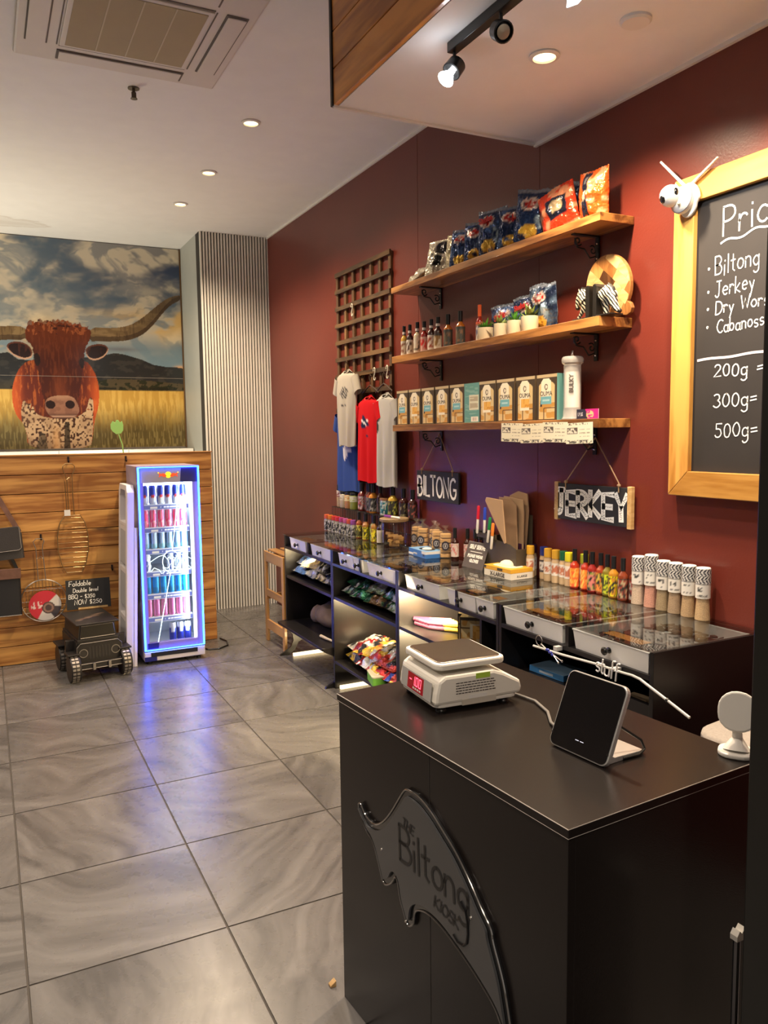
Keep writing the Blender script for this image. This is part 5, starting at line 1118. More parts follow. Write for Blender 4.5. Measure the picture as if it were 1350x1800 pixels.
# biscuit jar with a marker on its lid
t = thing('biscuit_jar', 'large round glass jar with a pale wooden lid, a few biscuits inside', 'jar', (2.245, 4.33, Z))
MB().lathe([(.0, .0), (.078, .0), (.084, .008), (.084, .155), (.078, .168), (.076, .174)], 36, caps=False).lathe([(.080, .012), (.080, .154), (.073, .168)], 36, caps=False).build('glass_body', GLASS, t, True)
MB().lathe([(.074, .168), (.090, .172), (.092, .186), (.088, .190), (0, .190)], 36).build('lid', wood('pale lid wood', (.30, .19, .09), (.48, .34, .18), 0, 9, .5, False), t, True)
RUSK = mat('rusk', (.50, .27, .09), .85, bump=.6, bscale=200)
rd = random.Random(5); par = t
for k in range(9):
    m = MB(); m.T = Matrix.Translation((rd.uniform(-.035, .035), rd.uniform(-.035, .035), .018+.011*k*.8)) @ Matrix.Rotation(rd.uniform(0, 3), 4, 'Z') @ Matrix.Rotation(rd.uniform(-.5, .5), 4, 'X')
    o = m.box(-.032, .032, -.013, .013, -.009, .009).build('rusk_biscuit', RUSK, None, bevel=.003); o.location = (2.245, 4.33, Z); tag(o, 'golden rusk biscuit piled in the bottom of the glass jar', 'biscuit', 'rusk biscuits in the glass jar')
def marker(p0, p1, col, label, r=.0062):
    p0, p1 = Vector(p0), Vector(p1); d = (p1-p0).normalized(); t = thing('marker_pen', label, 'marker', tuple(p0), 0, 'marker pens'); L_ = (p1-p0).length
    def s(a, b, ra, rb): return [d*a*L_, d*b*L_], [ra, rb]
    MB().tube([d*0, d*.04*L_, d*.52*L_], [r*.6, r, r], 10).build('barrel', PLASTW, t, True)
    MB().tube([d*.52*L_, d*.97*L_, d*L_], [r*1.15, r*1.1, r*.8], 10).build('cap', mat('pen '+label.split()[0], col, .35), t, True); return t
marker((2.235, 4.235, Z+.197), (2.22, 4.41, Z+.197), (.22, .04, .30), 'purple capped white marker lying on the wooden lid of the jar', .0078)
# cookie bags
CELLO = glassmat('cellophane', (.97, .96, .94), 1.35, .08, .05, (.8, .78, .72))
COOK = mat('shortbread', (.60, .36, .14), .85, bump=.4, bscale=150, var=.25, vscale=30)
def oval_fn(u, v): c = solid(u, (.035, .03, .04)); c = over(c, discm(u, v, .5, .5, .32, .30)-discm(u, v, .5, .5, .24, .22), (.5, .48, .5)); return over(c, discm(u, v, .5, .5, .12, .12), (.45, .42, .4))
for i, (x, y, H) in enumerate(((2.35, 4.225, .155), (2.335, 4.125, .162), (2.37, 4.045, .158), (2.335, 3.955, .155), (2.325, 3.845, .152))):
    t = thing('cookie_bag', ['clear bag of stacked biscuits right beside the glass jar', 'clear bag of round biscuits, second from the jar', 'clear bag of biscuits set back against the wall, third from the jar', 'clear bag of biscuits behind the blue glove box', 'clear bag of square biscuits beside the pink-labelled bottle'][i], 'biscuit bag', (x, y, Z), -1.0+.1*i, 'clear bags of biscuits')
    for k in range(5):
        s_ = .033-.001*k; m = MB(); m.T = Matrix.Translation((0, 0, .004+k*.028)) @ rotz(.2*((k*i) % 3)); m.rbox(-s_, s_, -.026, .026, 0, .022, .012).build('biscuit', COOK, t, bevel=.003)
    MB().lathe([(.036, .001), (.041, .01), (.042, .10), (.037, H-.01), (.010, H+.008), (.008, H+.012)], 14).build('cellophane', CELLO, t)
    m = MB()
    for k in range(9):
        a = k*2*PI/9; m.add([(0, 0, H+.008), (.024*math.cos(a), .024*math.sin(a), H+.034+.004*(k % 2)), (.024*math.cos(a+.7), .024*math.sin(a+.7), H+.028)], [(0, 1, 2)])
    m.build('ruffle', CELLO, t)
    u2, v2 = np.meshgrid(np.linspace(0, 1, 14), np.linspace(0, 1, 16)); th = (u2-.5)*1.15-PI/2; th = -PI/2+(u2-.5)*1.1*np.sqrt(np.clip(1-(2*v2-1)**2, .02, 1))
    link('label', grid_mesh('label', np.stack([.0428*np.cos(th), .0428*np.sin(th), .045+v2*.055], -1), oval_fn(u2, v2), PRINT), t)
# blue glove box on the glass
t = thing('glove_box', 'open blue and white glove box on the glass in front of the biscuit bags', 'box', (2.265, 3.965, Z), -.06)
GBW = mat('white card', (.68, .69, .70), .5)
MB().box(-.06, .06, -.112, .112, 0, .040, [1, 1, 0, 0, 0, 0]).build('carton', [BLU, BLU2], t, bevel=.001)
MB().rbox(-.035, .035, -.07, .05, .0402, .0412, .03).build('opening', BLACKM, t)
MB().box(-.0606, .0606, -.1126, -.06, .024, .0395).box(-.0606, .0606, .05, .1126, .004, .016).build('white_band', GBW, t)
MB().ell((0, -.01, .040), (.030, .035, .009), 10, 6).build('glove', mat('white glove', (.72, .72, .70), .7), t, True)
ptext('lettering', 'M', .022, Matrix.Translation((-.0608, -.085, .009)) @ rotz(R90) @ Matrix.Rotation(PI/2, 4, 'X'), INK, t); ptext('lettering', 'NITRILE', .014, Matrix.Translation((-.0612, .02, .012)) @ rotz(R90) @ Matrix.Rotation(PI/2, 4, 'X'), GBW, t, bold=.0003)
# pink label bottles, dark capped bottles
for x, y, tx in ((2.305, 3.715, 'dark bottle with a pink and white label beside the self serve sign'), (2.350, 3.655, 'dark bottle with a pink label partly hidden behind the self serve sign')):
    bottle((x, y, Z), tx, 'pink labelled bottles', .186, .0215, DKGL, CAPB, art((.62, .50, .46), (.55, .16, .16), 81, (.62, .55, .5)), rz=-.95, lz=(.14, .54))
for k, y in enumerate((3.600, 3.553, 3.508, 3.462)):
    bottle((2.375, y, Z), f'black-capped dark bottle, {ords[k]} of four behind the self serve sign', 'black capped bottles behind the sign', .186, .0215, DKGL, CAPB, None, kind='shaker')
# self serve tent sign
SIGNC = mat('charcoal card', (.085, .068, .06), .55)
t = thing('tent_sign', 'charcoal tent card reading self serve please wear gloves', 'sign', (2.255, 3.468, Z), R90+.07)
T = Matrix.Rotation(-.36, 4, 'X'); w2 = .088
m = MB(); m.T = T; m.box(-w2, w2, 0, .0025, 0, .140).build('front_leaf', SIGNC, t)
hz, hy = .140*math.cos(.36), .140*math.sin(.36)
m = MB(); m.T = Matrix.Translation((0, hy, hz)) @ Matrix.Rotation(.36, 4, 'X'); m.box(-w2, w2, 0, .002, -.1395, 0).build('rear_leaf', mat('pale card back', (.50, .47, .44), .6), t)
CW = mat('cream print', (.80, .76, .70), .6)
def tl(s_, size, z, sx=1, b=.0009): ptext('lettering', s_, size, T @ face_front(0, -.0006, z), CW, t, .0004, sx=sx, bold=b)
tl('SELF SERVE', .031, .104, .88, .0014); tl('PLEASE WEAR', .0235, .057, .88, .0012); tl('GLOVES', .0235, .031, .88, .0012); None
m = MB(); m.T = T; m.box(-.05, .05, -.0012, 0, .086, .0895).build('rule', CW, t)
# orange glove box
YEL = mat('orange-yellow card', (.70, .36, .03), .45)
t = thing('glove_box', 'open orange and white extra large glove box on the glass', 'box', (2.285, 3.185, Z), .06)
MB().box(-.068, .068, -.105, .105, 0, .032).build('carton', mat('cream card', (.70, .64, .54), .5), t, bevel=.001)
MB().box(-.0685, .0685, -.1055, .1055, .032, .052).build('upper_carton', YEL, t, bevel=.001)
MB().rbox(-.05, .05, -.08, .08, .0522, .053, .035).build('top_print', mat('cream top print', (.74, .66, .48), .5), t)
MB().ell((.0, .01, .052), (.036, .042, .028), 14, 8).build('glove', mat('cream glove', (.74, .68, .52), .7), t, True)
ptext('lettering', 'X-LARGE', .028, Matrix.Translation((-.0688, .0, .006)) @ rotz(R90) @ Matrix.Rotation(PI/2, 4, 'X'), INK, t, bold=.0006); ptext('lettering', 'X-LARGE', .016, face_front(0, -.1058, .010), INK, t)
MB().box(-.0692, -.068, -.04, .0, .036, .048).build('logo_patch', INK, t); MB().box(-.0692, -.068, .088, .105, .038, .050).build('logo_patch', INK, t)
# paper bag holder with markers
HOL = mat('olive dark holder', (.060, .045, .028), .5)
KRAFT = mat('kraft paper', (.42, .27, .15), .85, var=.12, vscale=12); KRAFT2 = mat('kraft paper shade', (.36, .22, .12), .85)
t = thing('bag_holder', 'dark upright holder for paper bags standing against the wall', 'holder', (2.345, 3.275, Z), R90)
m = MB().prism([(-.145, 0), (.135, 0), (.135, .135), (.08, .155), (-.145, .175)], 'y', -.045, -.040); m.box(-.145, -.140, -.040, .055, 0, .175).box(.130, .135, -.040, .055, 0, .135).box(-.145, .135, .050, .055, 0, .30).box(-.145, .135, -.04, .05, 0, .004)
m.box(-.205, -.03, -.0515, -.045, .165, .19).build('holder_body', HOL, t)
for i, (pts, y_, mm, tx) in enumerate((([(-.10, .03), (.095, .03), (.125, .32), (.115, .405), (.04, .415), (-.03, .39)], .035, KRAFT2, 'rearmost kraft paper bag in the holder, tallest of all'), ([(-.06, .03), (.10, .03), (.11, .31), (.105, .375), (-.06, .385)], .018, KRAFT, 'kraft paper bag in the middle of the holder'), ([(-.02, .04), (.08, .04), (.07, .345), (.02, .375), (-.08, .38)], .002, KRAFT2, 'folded kraft bag just behind the pointed one'), ([(.045, .155), (.055, .16), (.025, .372), (-.115, .378), (-.125, .36)], -.052, KRAFT, 'kraft bag folded to a point over the front of the holder'))):
    o = MB().prism(pts, 'y', y_, y_+.006).build('paper_bag', mm, None, bevel=.001); o.matrix_world = t.matrix_basis @ Matrix.Identity(4); o.location = (2.345, 3.275, Z); o.rotation_euler = (0, 0, R90); tag(o, tx, 'paper bag', 'kraft paper bags in the holder')
marker((2.285, 3.462, 1.077), (2.285, 3.447, 1.224), (.50, .012, .03), 'red capped white marker clipped beside the paper bags', .0075); marker((2.285, 3.395, 1.086), (2.285, 3.388, 1.22), (.02, .05, .42), 'blue capped white marker clipped beside the paper bags', .0075)
marker((2.283, 3.362, 1.040), (2.283, 3.338, 1.172), (.01, .20, .05), 'green capped white marker clipped on the holder', .0075); marker((2.283, 3.330, 1.010), (2.283, 3.312, 1.145), (.65, .20, .03), 'orange capped white marker, lowest of the four', .0075)
MURAL = {
 'ridge': [(-0.449, 2.374), (0.172, 2.361), (0.238, 2.372), (0.316, 2.312), (0.499, 2.299), (0.847, 2.346), (0.989, 2.351), (1.099, 2.382), (1.154, 2.394), (1.245, 2.382), (1.319, 2.361), (1.393, 2.341), (1.504, 2.294), (1.638, 2.274), (1.716, 2.276), (1.794, 2.266), (1.805, 2.023), (-0.474, 1.981)],
 'slope': [(0.979, 2.126), (1.125, 2.157), (1.273, 2.154), (1.498, 2.136), (1.808, 2.112), (1.806, 2.039), (0.974, 2.029)],
 'body': [(0.247, 1.934), (0.252, 2.042), (0.27, 2.114), (0.312, 2.222), (0.382, 2.296), (0.467, 2.316), (0.881, 2.329), (0.94, 2.256), (0.981, 2.164), (0.997, 2.051), (0.986, 1.901), (0.944, 1.769), (0.925, 1.655), (0.895, 1.485), (0.357, 1.497), (0.349, 1.68), (0.32, 1.753), (0.273, 1.807)],
 'chest': [(0.34, 1.97), (0.362, 1.916), (0.412, 1.917), (0.433, 1.825), (0.524, 1.789), (0.696, 1.77), (0.821, 1.807), (0.877, 1.863), (0.91, 1.994), (0.943, 1.938), (0.925, 1.75), (0.925, 1.674), (0.892, 1.485), (0.373, 1.496), (0.349, 1.68), (0.305, 1.789)],
 'gap': [(0.681, 1.751), (0.721, 1.751), (0.717, 1.489), (0.661, 1.49)],
 'gap2': [(0.467, 1.66), (0.508, 1.641), (0.526, 1.493), (0.424, 1.495)],
 'head': [(0.415, 2.62), (0.517, 2.643), (0.74, 2.658), (0.931, 2.623), (0.955, 2.572), (0.925, 2.497), (0.889, 2.422), (0.864, 2.273), (0.84, 2.124), (0.807, 1.956), (0.819, 1.844), (0.767, 1.784), (0.575, 1.777), (0.519, 1.844), (0.515, 1.935), (0.483, 2.154), (0.447, 2.334), (0.44, 2.442), (0.383, 2.484), (0.389, 2.583)],
 'muzzle': [(0.542, 1.972), (0.655, 1.999), (0.768, 1.984), (0.808, 1.9), (0.814, 1.835), (0.758, 1.784), (0.644, 1.773), (0.559, 1.798), (0.518, 1.862), (0.518, 1.926)],
 'earL': [(0.216, 2.424), (0.267, 2.467), (0.358, 2.469), (0.43, 2.423), (0.442, 2.334), (0.366, 2.304), (0.269, 2.346)],
 'earR': [(0.886, 2.422), (0.941, 2.461), (1.031, 2.479), (1.102, 2.448), (1.081, 2.382), (1.024, 2.333), (0.952, 2.316), (0.9, 2.348)],
 'hornL': [(-0.441, 2.51), (-0.134, 2.558), (0.185, 2.6), (0.406, 2.607), (0.408, 2.485), (0.178, 2.479), (-0.142, 2.428), (-0.449, 2.374)],
 'hornR': [(0.931, 2.623), (1.146, 2.624), (1.294, 2.653), (1.409, 2.725), (1.526, 2.827), (1.625, 2.909), (1.703, 2.952), (1.792, 2.973), (1.79, 2.927), (1.681, 2.864), (1.6, 2.774), (1.52, 2.674), (1.441, 2.594), (1.345, 2.537), (1.214, 2.503), (1.032, 2.498), (0.924, 2.493)],
 'tuft': [(0.407, 2.616), (0.433, 2.635), (0.466, 2.626), (0.517, 2.652), (0.542, 2.644), (0.577, 2.66), (0.619, 2.651), (0.688, 2.664), (0.74, 2.658), (0.775, 2.663), (0.808, 2.643), (0.931, 2.623), (0.909, 2.552), (0.683, 2.56), (0.411, 2.53)],
 'eyeL': [(0.443, 2.352), (0.478, 2.38), (0.509, 2.318), (0.48, 2.244), (0.448, 2.28)],
 'eyeR': [(0.856, 2.347), (0.88, 2.31), (0.868, 2.236), (0.834, 2.254), (0.828, 2.318)],
}
MPT = {'nosL': (0.565, 1.908), 'nosR': (0.733, 1.909), 'cheek': (0.649, 2.231), 'bodc': (0.601, 1.954), 'suncloud': (0.7, 2.905), 'dark': (1.714, 3.22), 'gold': (1.499, 2.616)}
# ---------------------------------------------------------------- mural print
def mural():
    x0, x1, z0, z1 = -.45, 1.785, 1.505, 3.40; nx, nz = 440, 376
    x, z = np.meshgrid(np.linspace(x0, x1, nx), np.linspace(z0, z1, nz))
    # sky
    t = sstep(2.25, 3.3, z); c = solid(x, (.17, .25, .30)); c = over(c, t*(.45+.55*sstep(.2, 1.8, x)), (.030, .048, .105))
    wx = x+.55*fbm(x*1.3, z*1.6, 3)+.25*(z-2.4); wz = z*1.9-.25*x
    cl = fbm(wx*1.7, wz*1.5, 11, 5); cl2 = fbm(wx*3.2+3, wz*3.4, 23, 5)
    m = sstep(.36, .57, cl+.22*(cl2-.5)+.10*(1-sstep(.3, 1.5, np.abs(x-.65)+.0*z)))*(1-.85*sstep(2.62, 2.42, z)); m = m*(.35+.65*sstep(.38, .58, fbm(x*7+3*cl, z*10-4*cl, 29, 4))); c = over(c, m*.92, (.62, .53, .40))
    c = over(c, m*sstep(.55, .75, cl2)*.8, (.85, .72, .50)); c = over(c, sstep(.50, .30, cl)*.25*t, (.02, .03, .06))
    g = np.exp(-((z-2.62-.16*(x-1.2))/.14)**2)*sstep(.15, .6, cl2)*sstep(-.2, .4, x); c = over(c, np.clip(g*.85, 0, 1)*sstep(.40, .60, cl2+.05), (.78, .46, .12))
    c = over(c, np.exp(-((z-2.43)/.02)**2-((x-1.2)/.16)**2)*.7, (.14, .13, .15)); c = over(c, np.exp(-((x-1.76)/.05)**2-((z-2.27)/.02)**2), (.75, .40, .18))
    # hills, field
    rg = polym(x, z, MURAL['ridge']); hc = solid(x, (.022, .022, .022)); n = fbm(x*14, z*26, 5); hc = over(hc, sstep(.52, .66, n)*.5, (.055, .05, .042)); hc = over(hc, sstep(2.16, 2.06, z)*.6, (.06, .045, .022))
    c = c*(1-rg[..., None])+hc*rg[..., None]; sl = polym(x, z, MURAL['slope']); c = over(c, sl*.75, (.085, .062, .03)); c = over(c, sl*(fbm(x*20, z*30, 8) > .53), (.02, .022, .01))
    c = over(c, np.exp(-((z-2.062)/.012)**2)*(fbm(x*16, z*3, 6) > .45), (.015, .015, .008))
    fd = sstep(2.048, 2.040, z); gr = fbm(x*60, z*9, 9); fc = solid(x, (.46, .27, .055)); fc = over(fc, sstep(.40, .62, gr), (.62, .40, .10)); dk = sstep(1.96, 1.62, z+.10*(fbm(x*12, z*2, 12)-.5))
    fc = over(fc, dk*.92, (.055, .045, .016)); fc = over(fc, dk*sstep(.52, .66, vnoise(x*120, z*16, 15))*.75, (.22, .17, .06)); fc = over(fc, sstep(1.9, 2.0, z)*.3, (.55, .30, .05)); c = c*(1-fd[..., None])+fc*fd[..., None]
    # the animal
    S_ = lambda k, it=2: polym(x, z, smooth_poly(MURAL[k], it))
    hair = fbm(x*70, z*14, 31); b = S_('body'); bc = solid(x, (.12, .020, .009)); cx = np.abs(x-.62)
    bc = over(bc, sstep(.24, .36, cx+.03*(hair-.5)), (.50, .085, .018)); bc = over(bc, sstep(.55, .7, hair)*.5, (.60, .15, .03)); bc = over(bc, (x > .62)*sstep(.10, .22, cx)*sstep(2.0, 2.15, z)*.3, (.05, .012, .008)); bc = over(bc, sstep(2.0, 1.8, z)*sstep(.32, .2, cx)*.5, (.06, .014, .008))
    c = c*(1-b[..., None])+bc*b[..., None]
    ch = S_('chest', 1)*(fbm(x*26, z*22, 33)+.45*sstep(1.92, 1.75, z) > .42); cc = solid(x, (.50, .33, .19)); sp = vnoise(x*74, z*58, 35); cc = over(cc, sstep(.60, .66, sp), (.05, .018, .01)); cc = over(cc, sstep(.5, .65, fbm(x*9, z*9, 36))*.35, (.20, .10, .05)); cc = over(cc, sstep(1.62, 1.5, z)*.4, (.12, .07, .04))
    c = c*(1-ch[..., None])+cc*ch[..., None]; c = over(c, polym(x, z, MURAL['gap'])*.9, (.03, .02, .012)); c = over(c, polym(x, z, MURAL['gap2'])*.75, (.04, .03, .015)); c = over(c, np.exp(-((x-.60)/.03)**2)*sstep(1.78, 1.6, z)*.7, (.60, .33, .14))
    for k in ('hornL', 'hornR'):
        h = S_(k, 1); hc = solid(x, (.20, .125, .055)); hc = over(hc, sstep(.5, .62, fbm(x*9, z*26, 41))*.6, (.34, .22, .10)); hc = over(hc, sstep(.55, .66, fbm(x*60, z*8, 43))*.45, (.07, .035, .018)); hc = over(hc, sstep(1.15, 1.75, x)*.6, (.07, .045, .03)) if k == 'hornR' else hc
        lo = np.roll(h, 12, 0); hc = over(hc, (1-lo)*.6, (.36, .27, .17)) if False else hc; up = np.roll(h, 9, 0); hc = over(hc, (1-up)*.7, (.05, .028, .016)); c = c*(1-h[..., None])+hc*h[..., None]
    for k in ('earL', 'earR'):
        e = S_(k); c = over(c, e, (.11, .035, .02)); e2 = e*np.roll(e, 3, 0)*np.roll(e, -3, 0)*np.roll(e, 3, 1)*np.roll(e, -3, 1); c = over(c, e2, (.022, .010, .008)); c = over(c, e2*sstep(.55, .7, hair)*.4, (.12, .035, .02)); c = over(c, e*(1-np.roll(e, 3, 0))*.9, (.62, .36, .24))
    h = polym(x+.012*(vnoise(z*60, x*8, 71)-.5), z-.03*(vnoise(x*55, z*6, 72)-.5)*(z > 2.5), smooth_poly(MURAL['head'], 2)); hc = solid(x, (.060, .013, .007)); hc = over(hc, sstep(2.25, 2.6, z)*.8, (.16, .034, .012)); hc = over(hc, np.exp(-((x-.655)/.06)**2)*sstep(2.35, 2.05, z)*.6, (.19, .045, .018)); hc = over(hc, sstep(.52, .68, hair)*.28, (.25, .06, .02)); hc = over(hc, sstep(.14, .26, np.abs(x-.665-.03*(z-2.2)))*sstep(2.5, 2.3, z)*.6, (.045, .012, .008))
    c = c*(1-h[..., None])+hc*h[..., None]
    tf = polym(x+.02*(vnoise(x*40, z*40, 73)-.5), z-.055*(vnoise(x*48, z*9, 74)-.35), MURAL['tuft']); c = over(c, tf*.8, (.16, .034, .012)); c = over(c, tf*sstep(.5, .62, fbm(x*55, z*28, 51)), (.34, .09, .03)); c = over(c, tf*sstep(.62, .72, fbm(x*40, z*40, 52)), (.05, .015, .01))
    for k in ('eyeL', 'eyeR'): c = over(c, S_(k)*.85, (.012, .008, .007))
    mz = S_('muzzle'); mc = solid(x, (.26, .12, .075)); mc = over(mc, sstep(.45, .6, fbm(x*30, z*30, 61))*.5, (.15, .06, .04)); mc = over(mc, sstep(1.84, 1.80, z), (.07, .03, .02)); mc = over(mc, sstep(1.93, 1.99, z)*.6, (.45, .25, .15)); mc = over(mc, np.exp(-((z-1.80)/.008)**2)*.8, (.55, .32, .22)); c = c*(1-mz[..., None])+mc*mz[..., None]
    for k in ('nosL', 'nosR'): px, pz = MPT[k]; c = over(c, discm(x, z, px, pz, .042, .038), (.02, .008, .006))
    me = grid_mesh('mural_print', np.stack([x, np.full(x.shape, 7.9145), z], -1), np.clip(c, 0, 1), vcmat('glossy mural film', .16, spec=.55))
    return me
t = thing('mural', 'wall mural photograph of a long-horned brown bull in a golden field', 'mural', (0, 0, 0))
MB().box(-3.5, 1.787, 7.915, 7.929, 1.495, 3.403).build('backing_panel', mat('mural edge', (.12, .10, .09), .5), t)
link('mural_print', mural(), t); MB().box(-.45, 1.785, 7.9138, 7.9148, 2.166, 2.1685).build('panel_joint', mat('joint pale', (.35, .30, .25), .4), t)
MB().box(1.785, 1.797, 7.905, 7.929, 1.495, 3.403).build('edge_trim', mat('bronze trim', (.16, .09, .04), .4, .5), t)

# ---------------------------------------------------------------- drinks fridge
FX0, FX1, FY = .922, 1.350, 5.60; FW_ = FX1-FX0
t = thing('drinks_fridge', 'tall lit glass door drinks fridge outlined by a blue neon tube', 'fridge', (FX0, FY, 0))
FG = mat('fridge grey', (.34, .28, .36), .35); FWH = mat('fridge white', (.66, .62, .60), .35); NAVY = mat('fridge navy', (.010, .012, .13), .3)
NEON = emat('blue neon', (.012, .10, 1.0), 20); WLED = emat('white led', (.78, .88, 1.0), 3.5); GLYPH = emat('lit white line', (.72, .95, 1.0), 2.0)
m = MB(); m.box(0, .022, .045, .46, .03, 1.40).box(FW_-.022, FW_, .045, .46, .03, 1.40).box(.022, FW_-.022, .44, .46, .03, 1.40).box(.022, FW_-.022, .045, .44, 1.36, 1.40).box(.022, FW_-.022, .045, .44, .03, .13)
m.build('cabinet', FG, t, bevel=.003)
m = MB(); m.box(.022, .026, .06, .44, .13, 1.36).box(FW_-.026, FW_-.022, .06, .44, .13, 1.36).box(.026, FW_-.026, .436, .44, .13, 1.36).box(.022, FW_-.022, .06, .44, .13, .134)
m.build('liner', mat('white liner', (.70, .76, .86), .35), t)
m = MB(); m.box(FW_-.062, FW_-.046, .052, .064, .15, 1.30); m.build('light_strip', WLED, t)
MB().box(.06, FW_-.06, .10, .20, 1.352, 1.359).build('top_light', WLED, t)
# door
W0, W1, WZ0, WZ1 = .040, FW_-.050, .158, 1.285
PURP = mat('door lavender', (.24, .19, .42), .3)
m = MB(); m.box(.0, W0, 0, .040, .10, 1.40).box(W1, FW_, 0, .040, .10, 1.40).box(W0, W1, 0, .040, .10, WZ0).box(W0, W1, 0, .040, WZ1, 1.40)
d = m.build('door_frame', PURP, t, bevel=.002)
MB().box(W0+.001, W1-.001, .016, .020, WZ0, WZ1).build('door_glass', GLASS, d)
m = MB(); r = .006; P = [(.008, -.006, .108), (FW_-.008, -.006, .108), (FW_-.008, -.006, 1.392), (.008, -.006, 1.392)]; m.tube(P, r, 8, closed=True); m.build('neon_tube', NEON, d)
HG = mat('header grey', (.42, .40, .44), .35)
MB().prism([(.025, WZ1), (.292, WZ1), (.300, 1.383), (.025, 1.383)], 'y', -.0015, -.0003).build('header_panel', HG, d)
MB().prism([(.292, WZ1), (.412, WZ1), (.412, 1.383), (.300, 1.383)], 'y', -.0015, -.0003).build('header_navy', NAVY, d)
MB().prism([(.025, .117), (.100, .117), (.103, WZ0), (.025, WZ0)], 'y', -.0015, -.0003).build('corner_navy', NAVY, d)
LY = emat('lit yellow', (1, .62, .02), 1.1); LR = emat('lit red', (.75, .06, .01), .9)
m = MB(); m.prism([(.212+.021*math.cos(k*PI/12), 1.338+.022*math.sin(k*PI/12)) for k in range(24)], 'y', -.0030, -.0016); m.build('header_disc', LY, d)
for s in (-1, 1):
    q = [(.012, 1.332), (.022, 1.346), (.036, 1.350), (.050, 1.344), (.060, 1.352), (.066, 1.346), (.058, 1.338), (.066, 1.326), (.060, 1.323), (.052, 1.332), (.040, 1.330), (.030, 1.322), (.024, 1.326), (.016, 1.324)]
    q = [(.212+s*x, z) for x, z in q]; MB().prism(q, 'y', -.0036, -.0030).build('header_bull', LR, d)
    MB().prism([(.212+s*x, z) for x, z in ((.062, 1.356), (.070, 1.358), (.072, 1.350), (.066, 1.350))], 'y', -.0036, -.0030).build('header_horn', LY, d)
# line drawing on the glass: a diagonal and two facing bulls before a ring
m = MB(); gy = .010
def ln(pts, r=.0018): m.tube([(x, gy, z) for x, z in pts], r, 6)
ln([(.290, 1.285), (.222, .80)], .0026); ln([(.205, .655), (.100, .160)], .0026)
ln([(.212+.060*math.cos(math.radians(a)), .725+.078*math.sin(math.radians(a))) for a in range(0, 361, 15)], .0024)
for s in (-1, 1):
    q = lambda pts: [(.212+s*x, z) for x, z in pts]
    ln(q([(.012, .690), (.020, .735), (.050, .775), (.085, .768), (.120, .748), (.148, .730), (.140, .700)])); ln(q([(.148, .730), (.162, .742), (.156, .765), (.140, .772), (.150, .752)])); ln(q([(.140, .700), (.160, .668), (.138, .668), (.120, .690), (.085, .672), (.070, .645), (.050, .655), (.060, .690), (.030, .680), (.012, .690)]))
    ln(q([(.020, .690), (.010, .668), (.030, .660)])); ln(q([(.03, .745), (.012, .760), (.004, .745)]))
m.build('neon_emblem', GLYPH, d)
m = MB(); m.box(.0, FW_, .0, .035, .028, .096); k = m.build('kick_panel', FWH, t, bevel=.006); MB().box(.045, .372, -.004, .0, .060, .090).build('vent', BLACKM, k); MB().box(.0, .085, -.003, .0, .030, .062).build('navy_patch', NAVY, k)
MB().lathe([(.008, 0), (.006, .004), (0, .005)], 10).mesh('lock', CHROME)
for x in (.04, FW_-.04):
    for y in (.05, .42): MB().lathe([(.015, 0), (.015, .03), (0, .03)], 10, at=(x, y, 0)).build('foot', BLACKM, t)
shz = [1.108, .945, .792, .632, .470, .306]
for k, z in enumerate(shz):
    s_ = MB().box(.028, FW_-.066, .075, .42, z+.016, z+.022).build('fridge_shelf', mat('wire shelf white', (.7, .72, .78), .4), t)
    def strip(u, v):
        c = solid(u, (.09, .12, .34)); c = over(c, (v > .92)+(v < .08), (.62, .66, .80)); c = over(c, rectm(u, v, .40, .84, .35, .65)*(vnoise(u*70, v*2, 3) > .32), (.75, .78, .9)); c = over(c, rectm(u, v, .20, .34, .2, .7), (.6, .58, .55)); return over(c, discm(u, v, .92, .5, .035, .3), (.8, .3, .35))
    sheet('price_strip', FW_-.095, .034, 90, 8, strip, vcmat('backlit strip', .4, emit=.25), s_, Matrix.Translation(((FW_-.095)/2+.028, .070, z-.016)))
def can_mesh(fn, r=.0245, h=.132):
    nu, nv = 24, 14; u, v = np.meshgrid(np.linspace(0, 1, nu), np.linspace(0, 1, nv)); a = -PI/2+(u-.5)*2*PI; rr = r*np.interp(v, [0, .05, .9, 1], [.82, 1, 1, .82])
    return grid_mesh('can_body', np.stack([rr*np.cos(a), rr*np.sin(a), v*h], -1), fn(u, v), vcmat('can print', .3, .35, emit=.0))
lidm = MB().lathe([(.0195, .131), (.0205, .134), (.019, .1335), (0, .132)], 16).mesh('can_lid', CHROME, True)
